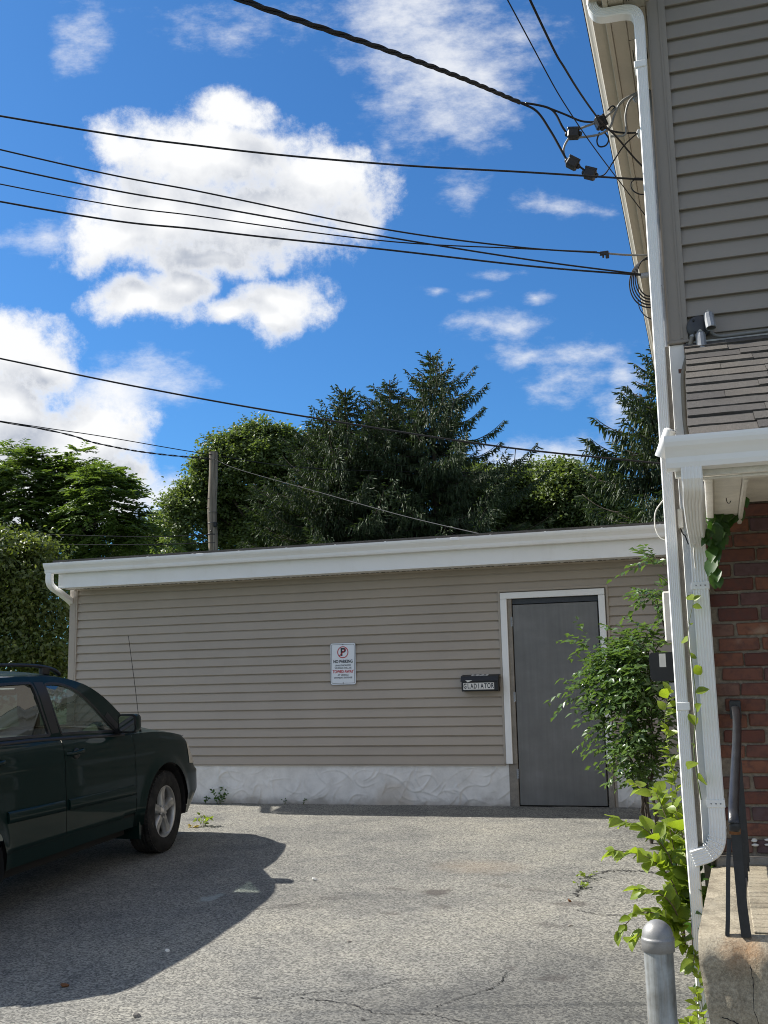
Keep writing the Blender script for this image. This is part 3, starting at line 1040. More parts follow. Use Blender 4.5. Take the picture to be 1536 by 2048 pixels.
b = MB()
gp = gutter_prof(EY - 0.024, 2.822)
b.prism(gp, 'x', -7.635, -0.215)
ep = [p for p in gutter_prof(EY - 0.024, 2.822)][:11] + [(EY - 0.024, 2.822)]
b.prism(ep, 'x', -7.640, -7.6352)
gut = G(b.build('gutter', M_WHITE))
for x in (-5.6, -2.6):
    MB().cbox(x, x + 0.09, EY - 0.1455, EY - 0.130, 2.788, 2.8235, 0.002).build('gutter_joint', M_WHITE, gut)
for i in range(13):
    x = -7.4 + i * 0.58
    MB().box(x, x + 0.018, EY - 0.14, EY - 0.02, 2.8232, 2.8262).build('gutter_hanger', M_WHITE, gut)
b = MB()
b.prism([(GY + 6.2, 2.70), (EY - 0.065, 2.828), (EY - 0.065, 2.842), (GY + 6.2, 2.73)], 'x', -7.56, -0.2)
b.prism([(EY - 0.075, 2.822), (EY - 0.062, 2.822), (EY - 0.062, 2.858), (EY - 0.075, 2.858)], 'x', -7.55, -0.2)
G(b.build('roof', M_ROOFM))


def rib_prof(w, d):
    """rectangular corrugated downspout section, w wide (sideways), d deep"""
    p = []
    n = 5
    for i in range(n):
        x0 = -w / 2 + 0.006 + i * (w - 0.012) / n
        x1 = x0 + (w - 0.012) / n
        p += [(x0, -d / 2), (lerp(x0, x1, .3), -d / 2 + .003), (lerp(x0, x1, .7), -d / 2 + .003)]
    p += [(w / 2 - .006, -d / 2), (w / 2, -d / 2 + .006), (w / 2, d / 2 - .006), (w / 2 - .006, d / 2), (-w / 2 + .006, d / 2), (-w / 2, d / 2 - .006), (-w / 2, -d / 2 + .006)]
    return p


b = MB()
pth = catmull([(-7.585, EY - 0.075, 2.705), (-7.585, EY - 0.075, 2.62), (-7.583, EY - 0.06, 2.575), (-7.578, EY - 0.01, 2.535), (-7.560, EY + 0.12, 2.480), (-7.548, EY + 0.30, 2.405), (-7.57, EY + 0.42, 2.36), (-7.575, EY + 0.46, 2.30), (-7.575, EY + 0.46, 1.6), (-7.575, EY + 0.46, 0.2)], 5)
b.sweep(pth, rib_prof(0.062, 0.078), 0, False, up=(1, 0, 0))
G(b.build('downspout', M_WHITE))

# ------------------------------------------------------------------ sign on the garage wall
sgn = empty('parking_sign', (-3.995, GY - 0.030, 1.535), label='white metal no parking sign with red lettering on the garage siding', cat='sign')
w2, h2, rr = 0.1515, 0.233, 0.022


def rrect(w, h, r, n=6):
    p = []
    for (cx, cy, a0) in ((w - r, h - r, 0), (-w + r, h - r, 90), (-w + r, -h + r, 180), (w - r, -h + r, 270)):
        for i in range(n + 1):
            a = rad(a0 + 90 * i / n)
            p.append((cx + r * math.cos(a), cy + r * math.sin(a)))
    return p


def ring_prism(mb, outer, inner, y0, y1):
    n = len(outer)
    vs = [(p[0], y0, p[1]) for p in outer] + [(p[0], y0, p[1]) for p in inner] + [(p[0], y1, p[1]) for p in outer] + [(p[0], y1, p[1]) for p in inner]
    fs = []
    for i in range(n):
        j = (i + 1) % n
        fs += [(i, j, n + j, n + i), (2 * n + i, 3 * n + i, 3 * n + j, 2 * n + j), (i, 2 * n + i, 2 * n + j, j), (n + i, n + j, 3 * n + j, 3 * n + i)]
    mb.add(vs, fs)


b = MB()
b.prism(rrect(w2, h2, rr), 'y', -0.0015, 0.0015)
b.build('plate', M_SIGNW, sgn)
b = MB()
ring_prism(b, rrect(w2 - .014, h2 - .016, .016), rrect(w2 - .0175, h2 - .0195, .013), -0.0028, -0.0017)
b.build('border', M_SIGNB, sgn)
b = MB()
ring_prism(b, rrect(w2, h2, rr), rrect(w2 - .0022, h2 - .0022, rr), -0.0026, -0.00155)
b.build('rim', M_SIGNB, sgn)
b = MB()
cp = [(0.066 * math.cos(2 * math.pi * i / 48), 0.129 + 0.066 * math.sin(2 * math.pi * i / 48)) for i in range(48)]
ci = [(0.0565 * math.cos(2 * math.pi * i / 48), 0.129 + 0.0565 * math.sin(2 * math.pi * i / 48)) for i in range(48)]
ring_prism(b, cp, ci, -0.0042, -0.0032)
s_ = Matrix.Translation((0, 0, 0.129)) @ Matrix.Rotation(rad(-45), 4, 'Y')
b.box(-0.060, 0.060, -0.0041, -0.0033, -0.0052, 0.0052, mat=s_)
b.build('prohibition_ring', M_SIGNR, sgn)
text_mesh('letter', 'P', 0.118, M_SIGNB, sgn, (0.001, -0.0022, 0.128), 1.05, 0.0042)
text_mesh('lettering', 'NO PARKING', 0.0475, M_SIGNB, sgn, (0, -0.0022, 0.025), 0.80, 0.0016)
text_mesh('lettering', 'UNAUTHORIZED', 0.0265, M_SIGNB, sgn, (0, -0.0022, -0.019), 0.92, 0.0003)
text_mesh('lettering', 'VEHICLES WILL BE', 0.0265, M_SIGNB, sgn, (0, -0.0022, -0.047), 0.93, 0.0003)
text_mesh('lettering', 'TOWED AWAY', 0.0455, M_SIGNR, sgn, (0, -0.0022, -0.088), 0.78, 0.0015)
text_mesh('lettering', 'AT VEHICLE', 0.0265, M_SIGNB, sgn, (0, -0.0022, -0.126), 0.92, 0.0003)
text_mesh('lettering', "OWNER'S EXPENSE", 0.0265, M_SIGNB, sgn, (0, -0.0022, -0.155), 0.95, 0.0003)
for z in (0.214, -0.214):
    MB().lathe([(0, 0), (0.006, 0), (0.006, 0.003), (0.003, 0.005), (0, 0.005)], 10, mat=Matrix.Translation((0, -0.0016, z)) @ Matrix.Rotation(rad(90), 4, 'X')).build('bolt', M_DKMET, sgn)

# ------------------------------------------------------------------ mailbox
mbx = empty('mailbox', (-2.417, GY - 0.024, 1.20), label='small black wall mailbox with white letter tiles beside the steel door', cat='mailbox')
b = MB()
b.prism([(0.0, 0.0), (-0.105, 0.0), (-0.112, 0.008), (-0.112, 0.115), (-0.09, 0.150), (0.0, 0.168)], 'x', -0.197, 0.197)
b.build('body', M_BLACK, mbx)
b = MB()
b.prism([(0.004, 0.172), (-0.092, 0.154), (-0.118, 0.112), (-0.123, 0.112), (-0.0955, 0.160), (0.004, 0.1785)], 'x', -0.205, 0.205)
b.prism([(-0.118, 0.104), (-0.126, 0.104), (-0.126, 0.1118), (-0.118, 0.1118)], 'x', -0.205, 0.205)
lid = b.build('lid', M_BLACK, mbx)
b = MB()
b.box(-0.178, 0.158, -0.1145, -0.1123, 0.018, 0.090)
b.build('letter_tile', M_PAPER, mbx)
word = 'GLAD1ATOR'
for i, chh in enumerate(word):
    text_mesh('letter', chh, 0.074, M_SIGNB, mbx, (-0.158 + i * 0.0372, -0.1152, 0.053 + rnd.uniform(-.002, .002)), 0.62, 0.0016)
lm = Matrix.Translation((-0.005, -0.047, 0.1675)) @ Matrix.Rotation(math.atan2(0.019, 0.096), 4, 'X')
b = MB()
b.box(-0.092, 0.092, -0.035, 0.035, 0.003, 0.0045, mat=lm)
b.build('number_tile', M_PAPER, mbx)
for i, chh in enumerate('275'):
    p = lm @ Vector((-0.055 + i * 0.055, 0.0, 0.0052))
    text_mesh('numeral', chh, 0.082, M_SIGNB, mbx, p, 0.85, 0.0018, rot=(math.atan2(0.019, 0.096), 0, 0))
b = MB()
b.add([(-0.150, -0.1275, 0.118), (-0.075, -0.1275, 0.116), (-0.125, -0.1272, 0.096), (-0.150, -0.129, 0.1185), (-0.075, -0.129, 0.1165), (-0.125, -0.1287, 0.0965)], [(3, 4, 5), (0, 2, 1), (0, 1, 4, 3), (1, 2, 5, 4), (2, 0, 3, 5)])
b.build('torn_label', M_PAPER, mbx)


# ------------------------------------------------------------------ the house on the right
HY = 5.67
house = empty('house', (2.5, HY, 0), label='two storey house of brick and taupe siding with shingled porch roof', cat='house')
HO = Vector((2.5, HY, 0))


def Hs(o, parent=None):
    o.location = o.location - HO
    o.parent = house
    return o


HX = -0.118                 # left wall plane
b = MB()
b.box(HX + 0.02, 7.0, HY + 0.02, HY + 9.0, 2.98, 5.2)
Hs(b.build('upper_wall', M_SIDE2))
b = MB()
b.box(HX + 0.03, 7.0, HY + 0.028, HY + 9.0, -0.6, 2.98)
Hs(b.build('lower_wall', M_MORT))
z = 3.052
i = 0
while z < 5.75:
    h = ROW
    Hs(course('siding_plank', -0.017, 7.0, z, h, HY, M_SIDE2, out=0.0245))
    z += h
    i += 1
b = MB()
b.cbox(-0.06, 7.0, HY - 0.012, HY + 0.006, 3.018, 3.051, 0.002)
Hs(b.build('starter_strip', M_SIDE2))
# gable above (the front wall runs up beyond the picture)
b = MB()
b.prism([(HX + 0.02, 4.95), (7.0, 4.95), (7.0, 6.2), (3.4, 8.2), (0.6, 5.75), (HX + 0.02, 5.05)], 'y', HY + 0.021, HY + 9.0)
Hs(b.build('gable_wall', M_SIDE2))
b = MB()
b.prism([(-0.113, HY - 0.030), (-0.016, HY - 0.030), (-0.016, HY - 0.001), (-0.06, HY - 0.001), (-0.092, HY + 0.03), (-0.092, HY + 0.10), (-0.113, HY + 0.10)], 'z', 3.03, 5.6)
b.prism([(-0.052, HY - 0.0348), (-0.043, HY - 0.0348), (-0.043, HY - 0.0302), (-0.052, HY - 0.0302)], 'z', 3.035, 5.6)
b.prism([(-0.113, HY - 0.0302), (-0.113, HY - 0.0342), (-0.107, HY - 0.0342), (-0.107, HY - 0.0302)], 'z', 3.035, 5.6)
b.cbox(-0.124, -0.010, HY - 0.034, HY + 0.1, 3.012, 3.0295, 0.003)
Hs(b.build('corner_board', M_SIDE2))
# lower corner: a strip of tan siding edge, a white board
b = MB()
b.cbox(-0.150, -0.119, HY - 0.004, HY + 0.10, 0.395, 3.01, 0.003)
Hs(b.build('corner_strip', M_TAN))
b = MB()
b.cbox(-0.1185, -0.040, HY - 0.012, HY + 0.05, 0.42, 3.01, 0.003)
Hs(b.build('corner_trim', M_WHITE))
b = MB()
b.box(HX - 0.004, HX + 0.03, HY + 0.11, HY + 9.0, -0.5, 5.03)
Hs(b.build('side_wall', M_SIDE2))

# eave along the left side: gutter, fascia, soffit with vented panels
b = MB()
gp2 = [(-0.352 + p[0], p[1]) for p in gutter_prof(0.0, 5.175)]
b.prism(gp2, 'y', HY - 0.35, HY + 9.2)
b.prism(gp2[:11] + [(-0.352, 5.175)], 'y', HY - 0.355, HY - 0.3502)
Hs(b.build('eave_gutter', M_CREAM))
b = MB()
b.cbox(-0.351, -0.322, HY - 0.36, HY + 9.2, 5.005, 5.175, 0.003)
Hs(b.build('eave_fascia', M_CREAM))
b = MB()
b.cbox(-0.321, -0.236, HY - 0.36, HY + 9.2, 5.017, 5.035, 0.003)
b.box(-0.2355, HX + 0.02, HY - 0.36, HY + 9.2, 5.031, 5.045)
esof = Hs(b.build('eave_soffit', M_CREAM))
for k in range(30):
    y0 = HY - 0.30 + k * 0.305
    b = MB()
    b.cbox(-0.234, HX - 0.004, y0, y0 + 0.298, 5.023, 5.0305, 0.002)
    pn = b.build('soffit_panel', M_CREAM, esof)
    if k % 2 == 0:
        b = MB()
        for q in range(7):
            b.box(-0.222 + q * 0.0135, -0.222 + q * 0.0135 + 0.005, y0 + 0.10, y0 + 0.22, 5.0215, 5.0228)
        b.build('vent_slot', M_SHADOWGAP, pn)
        pn.parent = house
        pn.location = pn.location - HO
    else:
        pn.parent = house
        pn.location = pn.location - HO
# roof slab above the eave
b = MB()
b.prism([(-0.48, 5.18), (-0.32, 5.18), (3.45, 8.30), (3.45, 8.42)], 'y', HY - 0.42, HY + 9.3)
b.prism([(3.45, 8.30), (7.2, 6.1), (7.2, 6.22), (3.45, 8.42)], 'y', HY - 0.42, HY + 9.3)
Hs(b.build('roof', M_ROOFM))

# downspout at the corner, from the eave to the ground
b = MB()
path = [(-0.410, HY - 0.055, 5.08), (-0.410, HY - 0.055, 5.05)] + catmull([(-0.406, HY - 0.055, 5.025), (-0.384, HY - 0.055, 4.992), (-0.345, HY - 0.055, 4.978), (-0.235, HY - 0.055, 4.972), (-0.182, HY - 0.055, 4.952), (-0.160, HY - 0.055, 4.905), (-0.157, HY - 0.055, 4.84)], 6) + [(-0.160, HY - 0.055, 4.6), (-0.170, HY - 0.055, 2.1), (-0.172, HY - 0.055, 0.65), (-0.165, HY - 0.055, 0.12), (-0.165, HY - 0.055, -0.36)]
b.sweep(path, rib_prof(0.058, 0.075), 0, False, up=(0, 1, 0))
ds1 = Hs(b.build('downspout', M_WHITE))
for zz in (4.62, 1.115):
    MB().cbox(-0.200, -0.134, HY - 0.0965, HY - 0.010, zz - 0.02, zz + 0.02, 0.003).build('strap', M_WHITE, ds1)

# porch roof: deck, shingles, gutter, beams
PYF, PZF = 4.28, 2.190       # eave edge of the deck
PYB, PZB = HY - 0.002, 3.005  # at the wall
px0, px1 = -0.030, 3.2
slope_v = Vector((0, PYF - PYB, PZF - PZB))
SL = slope_v.length
sdir = slope_v.normalized()
snrm = Vector((0, sdir.z, -sdir.y)).normalized()
if snrm.z < 0:
    snrm = -snrm
b = MB()
b.prism([(PYB, PZB), (PYF, PZF), (PYF + .01, PZF - 0.03), (PYB, PZB - 0.035)], 'x', px0 + 0.012, px1)
proof = Hs(b.build('porch_roof', M_ROOFM))
NC = 13
EXP = SL / NC
shmesh = []
for wv in (0.16, 0.21, 0.26, 0.31, 0.36):
    for vv in range(2):
        bb = MB()
        t_ = 0.009 + 0.005 * vv
        L_ = EXP + 0.045
        e = [rnd.uniform(-.004, .004) for _ in range(4)]
        # local: x across, y down the slope, z off the deck; butt at y = L
        n = 4
        xs_ = [wv * k / n for k in range(n + 1)]
        top = [(x, L_ + rnd.uniform(-.003, .003), t_ + rnd.uniform(-.001, .0015)) for x in xs_]
        bot = [(x, L_ - 0.001, 0.0008) for x in xs_]
        up_ = [(x, 0.0, 0.001) for x in xs_]
        vs = up_ + top + bot
        m_ = n + 1
        fs = [(k, m_ + k, m_ + k + 1, k + 1) for k in range(n)] + [(m_ + k, 2 * m_ + k, 2 * m_ + k + 1, m_ + k + 1) for k in range(n)]
        fs += [(0, 2 * m_, m_), (n, m_ + n, 2 * m_ + n)]
        bb.add(vs, fs)
        shmesh.append((wv, bb.mesh('shingle', M_SHING)))
frame = Matrix(((1, 0, 0), (0, sdir.y, snrm.y), (0, sdir.z, snrm.z))).to_4x4()
proof_w = Matrix.Translation(HO).inverted()
for r in range(NC):
    x = px0 - 0.012 + rnd.uniform(0, 0.01)
    while x < px1 - 0.05 and x < 2.2:
        wv, me = rnd.choice(shmesh)
        o = bpy.data.objects.new('shingle', me)
        link(o)
        base = Vector((x, PYB, PZB)) + sdir * (r * EXP - 0.045) + snrm * (0.005 + 0.0015 * rnd.random())
        sag = 0.010 * math.exp(-((x - px0) / .22) ** 2) * (r / NC) ** 3
        o.matrix_local = Matrix.Translation(base - Vector((0, 0, sag))) @ frame @ Matrix.Rotation(rad(rnd.uniform(0.0, 0.5)), 4, 'X')
        o.parent = proof
        x += wv + 0.002
proof_children = True
b = MB()
b.add([(px0, HY - 0.016, 3.018), (px1, HY - 0.016, 3.018), (px1, HY - 0.018, 2.998), (px0, HY - 0.018, 2.998), (px1, HY - 0.070, 2.982), (px0, HY - 0.070, 2.982), (px1, HY - 0.070, 2.976), (px0, HY - 0.070, 2.976)],
      [(0, 3, 2, 1), (3, 5, 4, 2), (5, 7, 6, 4)])
Hs(b.build('flashing', M_WHITE))
b = MB()
gp3 = [(p[0], p[1]) for p in gutter_prof(PYF - 0.004, 2.172, 0.125, 0.118)]
b.prism(gp3, 'x', -0.125, px1 + 0.1)
b.prism(gp3[:11] + [(PYF - 0.004, 2.172)], 'x', -0.129, -0.1252)
pg = Hs(b.build('porch_gutter', M_WHITE))
b = MB()
b.cbox(-0.100, px1, PYF + 0.001, PYF + 0.022, 2.03, 2.15, 0.002)
Hs(b.build('porch_fascia', M_PAINTW))
b = MB()
b.cbox(-0.02, px1, PYF + 0.030, PYF + 0.16, 2.036, 2.120, 0.004)
b.cbox(0.0, px1, PYF + 0.024, PYF + 0.045, 2.020, 2.034, 0.004)
Hs(b.build('porch_beam', M_PAINTW))
b = MB()
b.cbox(0.046, 0.158, PYF + 0.162, HY - 0.03, 2.042, 2.12, 0.003)
sb = Hs(b.build('side_beam', M_PAINTW))
b = MB()
b.cbox(0.010, 0.0445, PYF + 0.10, HY - 0.02, 2.020, 2.10, 0.004)
b.cbox(0.1595, 0.180, PYF + 0.16, HY - 0.02, 2.024, 2.085, 0.004)
b.build('moulding', M_PAINTW, sb)
hk = MB().tube(catmull([(0.10, 4.92, 2.045), (0.10, 4.92, 2.030), (0.105, 4.915, 2.018), (0.113, 4.91, 2.017), (0.117, 4.91, 2.026)], 4), 0.002, 6)
hk.build('hook', M_IRON, sb)
b = MB()
b.box(0.19, px1, PYF + 0.17, HY - 0.02, 2.135, 2.15)
Hs(b.build('porch_ceiling', M_PAINTW))

# porch downspout: from the gutter back to the wall, down, and out at the bottom
b = MB()
path = [(-0.035, PYF - 0.05, 2.075), (-0.035, PYF - 0.05, 2.05)] + catmull([(-0.035, PYF - 0.045, 2.02), (-0.035, PYF + 0.03, 1.985), (-0.037, PYF + 0.35, 1.972), (-0.040, HY - 0.30, 1.960), (-0.041, HY - 0.11, 1.945), (-0.042, HY - 0.062, 1.90), (-0.042, HY - 0.055, 1.82)], 6) + [(-0.042, HY - 0.055, 1.2), (-0.042, HY - 0.055, 0.60)] + catmull([(-0.042, HY - 0.055, 0.54), (-0.046, HY - 0.056, 0.48), (-0.062, HY - 0.06, 0.435), (-0.095, HY - 0.064, 0.408), (-0.135, HY - 0.07, 0.394), (-0.172, HY - 0.075, 0.382)], 4)
b.sweep(path, rib_prof(0.080, 0.062), 0, False, up=(0, 1, 0))
ds2 = Hs(b.build('porch_downspout', M_WHITE))
for zz in (1.715, 0.645):
    MB().cbox(-0.0855, 0.0015, HY - 0.0885, HY - 0.018, zz - 0.019, zz + 0.019, 0.002).build('strap', M_WHITE, ds2)
    for q in (-0.022, 0.0, 0.022):
        MB().lathe([(0, 0), (0.004, 0), (0.003, 0.003), (0, 0.003)], 8, mat=Matrix.Translation((-0.042 + q, HY - 0.0886, zz)) @ Matrix.Rotation(rad(90), 4, 'X')).build('rivet', M_GREYMET, ds2)
for k in range(7):
    t = k / 6
    a = rad(lerp(2, 66, t))
    p = Vector((-0.128, HY - 0.058, 0.535)) + Vector((0.086 * math.cos(a), -0.012 * t, -0.128 * math.sin(a)))
    tg = Vector((-math.sin(a) * 0.086, 0, -0.128 * math.cos(a))).normalized() * 0.0022
    MB().sweep([p - tg, p + tg], [(q[0] * 1.03, q[1] * 1.04) for q in rib_prof(0.080, 0.062)], up=(0, 1, 0)).build('crimp', M_WHITE, ds2)

# brickwork below the porch roof
BW, BH = 0.203, 0.0753
bw_ = MB().box(-0.05, 3.0, HY + 0.005, HY + 0.027, -0.4, 3.0).build('brick_wall', M_MORT)
Hs(bw_)
brm = []
for k in range(8):
    bm = bmesh.new()
    bmesh.ops.create_cube(bm, size=1.0)
    bmesh.ops.scale(bm, vec=(BW - 0.012, 0.03, BH - 0.013), verts=bm.verts)
    for v in bm.verts:
        v.co += Vector((rnd.uniform(-.004, .004), rnd.uniform(-.0015, .0015), rnd.uniform(-.003, .003)))
    bmesh.ops.bevel(bm, geom=bm.edges[:], offset=0.0048, segments=1, affect='EDGES', profile=0.6)
    me = bpy.data.meshes.new('brick')
    bm.to_mesh(me)
    bm.free()
    me.materials.append(M_BRICK)
    for p in me.polygons:
        p.use_smooth = False
    brm.append(me)
nb = 0
for r in range(35):
    z = 0.438 + r * BH
    if z > 2.98:
        break
    off = (0.5 if r % 2 else 0.0) + 0.07 * math.sin(r * 1.7)
    for k in range(-1, 8):
        x = (k + off) * BW + 0.025
        if x - BW / 2 < -0.16 or x > 1.45:
            continue
        o = bpy.data.objects.new('brick', rnd.choice(brm))
        link(o)
        o.location = Vector((x + rnd.uniform(-.004, .004), HY + 0.004 + rnd.uniform(-.002, .002), z + rnd.uniform(-.002, .002)))
        o.rotation_euler = (0, rad(rnd.uniform(-.9, .9)), rnd.choice((0, math.pi)))
        o.parent = bw_
        nb += 1
# the bricks hang under the wall, whose own origin is the house's
bw_.location = bw_.location
b = MB()
for k in range(9):
    b.lathe([(0, -.012), (.012, -.008), (.016, 0), (.010, .009), (0, .011)], 7, mat=Matrix.Translation((0.165 + rnd.uniform(-.05, .05), HY - 0.018, 0.44 + rnd.uniform(-.03, .04))) @ Matrix.Rotation(rnd.uniform(0, 3), 4, 'X') @ Matrix.Diagonal((rnd.uniform(.4, 1.5), .5, rnd.uniform(.2, .5), 1)))
Hs(b.build('mortar_smear', M_PAPER))

# ------------------------------------------------------------------ stoop
stoop = empty('concrete_stoop', (1.4, 4.85, gz(1.4, 4.85)), label='worn concrete stoop with rust stain and cracks before the brick wall', cat='stoop')
SO = stoop.location.copy()
bm = bmesh.new()
nx_, ny_, nz2 = 60, 46, 26
X0f, X0b, X1 = -0.125, -0.082, 2.9
Yf, Yb, Zt, Zb = 4.075, HY - 0.06, 0.345, -0.55


def stoopP(u, v):
    """unrolled: v 0..1 top from back to front, 1..1.12 round the nose, 1.12..2 down the face"""
    r = 0.085
    if v <= 1:
        y = lerp(Yb, Yf + r, v)
        z = Zt
    elif v <= 1.12:
        a = (v - 1) / 0.12 * math.pi / 2
        y = Yf + r - r * math.sin(a)
        z = Zt - r + r * math.cos(a)
    else:
        t = (v - 1.12) / 0.88
        y = Yf - 0.012 * math.sin(t * 3)
        z = lerp(Zt - r, Zb, t)
    tt = (Yb - y) / (Yb - Yf)
    xa = lerp(X0b, X0f, tt)
    if v > 1.12:
        xa += 0.10 * ((v - 1.12) / 0.88)
    x = lerp(xa, X1, u ** 2.2)
    wob = 0.006 * math.sin(31 * x + 4 * z) + 0.004 * math.sin(67 * x + 23 * y) + 0.005 * math.sin(41 * z + 9 * x)
    if 0.97 < v < 1.3:
        z += 0.012 * math.sin(9 * x + 1) * (1 - abs(v - 1.1) / 0.2)
    return Vector((x, y + (wob if v > 1 else 0), z + (wob * 0.5 if v <= 1.1 else 0))) - SO


us = [i / 80 for i in range(81)]
vs_ = [i / 30 for i in range(30)] + [1 + 0.12 * i / 6 for i in range(7)] + [1.12 + 0.88 * i / 30 for i in range(1, 31)]
b = MB()
b.grid(stoopP, us, vs_)
side = [stoopP(0, v) for v in vs_]
back = [Vector((p.x, p.y, min(p.z, 99))) for p in side]
b.add(side + [Vector((X0b, Yb, Zb)) - SO], [tuple(range(len(side) + 1))])
b.build('slab', M_CONC, stoop)
for k in range(20):
    y = 4.14 + k * 0.074
    MB().cbox(0.066, 2.85, y, y + 0.0665, 0.3505, 0.3585 + 0.0015 * math.sin(k * 2.1), 0.003).build('tread_strip', M_CONC, stoop).location = -SO
for pts, w in (([(0.045, 4.062, 0.268), (0.05, 4.062, 0.2), (0.045, 4.062, 0.13), (0.06, 4.062, 0.07), (0.065, 4.062, 0.02)], .0022), ([(-0.06, 4.062, 0.09), (-0.01, 4.062, 0.07), (0.03, 4.062, 0.025), (0.08, 4.062, 0.03), (0.13, 4.062, 0.015), (0.3, 4.062, 0.02)], .0032)):
    P = catmull(pts, 7)
    vv, ff = [], []
    r3 = random.Random(4)
    for i_, p in enumerate(P):
        jx, jz, ww = r3.uniform(-.0015, .0015), r3.uniform(-.0015, .0015), w * r3.uniform(.2, 0.8)
        vv += [Vector((p[0] + jx - ww, p[1] - 0.006, p[2] + jz - ww)) - SO, Vector((p[0] + jx + ww, p[1] - 0.006, p[2] + jz + ww)) - SO]
    MB().add(vv, [(2 * i_, 2 * i_ + 1, 2 * i_ + 3, 2 * i_ + 2) for i_ in range(len(P) - 1)]).build('crack', M_SHADOWGAP, stoop)
MB().cbox(-0.06, 2.9, HY - 0.058, HY - 0.004, 0.10, 0.392, 0.006).build('wall_curb', M_TAN, house).location = -HO

# ------------------------------------------------------------------ handrail
rail = empty('handrail', (0.05, 4.2, 0.345), label='black wrought iron handrail leaning beside the brick wall on the stoop', cat='handrail')
RO = rail.location.copy()
cap = [(-.0185, 0), (-.0185, .005), (-.014, .011), (-.007, .012), (0, .0145), (.007, .012), (.014, .011), (.0185, .005), (.0185, 0), (.012, -.003), (-.012, -.003)]
path = catmull([(0.081, 5.60, 1.105), (0.079, 5.2, 1.06), (0.066, 4.8, 0.98), (0.048, 4.45, 0.89), (0.034, 4.22, 0.815), (0.028, 4.12, 0.775), (0.026, 4.085, 0.745), (0.026, 4.08, 0.715), (0.027, 4.095, 0.700)], 6)
o = MB().sweep(path, cap, 0, True).build('rail', M_IRON, rail)
o.location = -RO
o = MB().sweep([(0.027, 4.084, 0.712), (0.027, 4.096, 0.694)], [(a * 1.06, c * 1.1) for a, c in cap]).build('rail_end', M_RUST, rail)
o.location = -RO
b = MB()
b.sweep([(0.030, 4.13, 0.755), (0.031, 4.128, 0.6), (0.034, 4.12, 0.44), (0.040, 4.115, 0.343)], [(-.017, -.011), (.017, -.011), (.017, .011), (-.017, .011)], up=(0, 1, 0))
o = b.build('post', M_IRON, rail)
o.location = -RO
b = MB()
b.sweep([(0.006, 4.16, 0.668), (-0.004, 4.15, 0.58), (-0.018, 4.13, 0.40), (-0.024, 4.125, 0.343)], [(-.0075, -.0075), (.0075, -.0075), (.0075, .0075), (-.0075, .0075)], up=(0, 1, 0))
o = b.build('picket', M_IRON, rail)
o.location = -RO
for k in range(5):
    y = 4.36 + k * 0.24
    zt = interp(y, [(4.085, .745), (4.22, .81), (4.45, .885), (4.8, .975), (5.2, 1.055), (5.6, 1.10)])
    xt = interp(y, [(4.085, .026), (4.45, .048), (4.8, .066), (5.2, .079), (5.6, .081)])
    o = MB().sweep([(xt, y, zt), (xt + 0.006, y, 0.45)], [(-.006, -.006), (.006, -.006), (.006, .006), (-.006, .006)], up=(0, 1, 0)).build('picket', M_IRON, rail)
    o.location = -RO
o = MB().sweep([(0.040, 4.125, 0.455), (0.062, 4.7, 0.452), (0.086, 5.58, 0.45)], [(-.006, -.012), (.006, -.012), (.006, .012), (-.006, .012)]).build('bottom_rail', M_IRON, rail)
o.location = -RO
o = MB().cbox(0.055, 0.108, 5.585, HY - 0.012, 1.05, 1.14, 0.004).build('wall_bracket', M_IRON, rail)
o.location = -RO

# ------------------------------------------------------------------ bollard
bol = empty('bollard', (-0.186, 2.9, gz(-0.186, 2.9)), label='galvanised steel pipe bollard with domed cap in front of the stoop', cat='bollard')
bz = 0.585 - bol.location.z
b = MB()
b.lathe([(0.0365, -0.1), (0.0365, bz - 0.02), (0.036, bz), (0.0, bz)], 40)
b.build('pipe', M_GALV, bol)
b = MB()
R0 = 0.0412
b.lathe([(0.037, bz - 0.026), (0.0405, bz - 0.025), (0.0408, bz - 0.004), (R0, bz), (R0 + .0006, bz + 0.003), (R0, bz + 0.0065), (R0 - .0015, bz + 0.0075)] +
        [(math.cos(a) * (R0 - .002), bz + 0.008 + math.sin(a) * 0.042) for a in [rad(t) for t in range(4, 91, 6)]] + [(0, bz + 0.05)], 48)
b.build('cap', M_CAP, bol)


# ------------------------------------------------------------------ things fixed to the house
# security camera at the corner
sec = empty('security_camera', (-0.16, HY - 0.12, 2.40), label='white bullet security camera above the porch gutter end', cat='camera')
ax = Matrix.Translation((-0.160, HY - 0.17, 2.455)) @ Matrix.Rotation(rad(24), 4, 'Y') @ Matrix.Rotation(rad(16), 4, 'X')
b = MB()
b.lathe([(0, 0.066), (0.022, 0.066), (0.0265, 0.060), (0.0275, 0.05), (0.0275, -0.058), (0.026, -0.062), (0.0, -0.062)], 28, mat=ax)
o = b.build('body', M_WHITE, sec)
o.location = -sec.location
b = MB()
pr = [(0.0315 * math.cos(rad(a)), 0.0315 * math.sin(rad(a))) for a in range(-20, 201, 11)] + [(0.029 * math.cos(rad(a)), 0.029 * math.sin(rad(a))) for a in range(200, -21, -11)]
b.prism(pr, 'z', -0.085, 0.062, 0, True, mat=ax @ Matrix.Rotation(rad(215), 4, 'Z'))
o = b.build('sunshade', M_WHITE, sec)
o.location = -sec.location
b = MB().lathe([(0, -0.0635), (0.021, -0.0635), (0.021, -0.0622), (0, -0.0622)], 24, mat=ax)
o = b.build('lens', M_BLACK, sec)
o.location = -sec.location
b = MB().tube(catmull([ax @ Vector((0, 0, 0.04)), (-0.125, HY - 0.11, 2.485), (-0.105, HY - 0.05, 2.47), (-0.10, HY - 0.014, 2.46)], 5), 0.008, 8)
o = b.build('bracket', M_WHITE, sec)
o.location = -sec.location
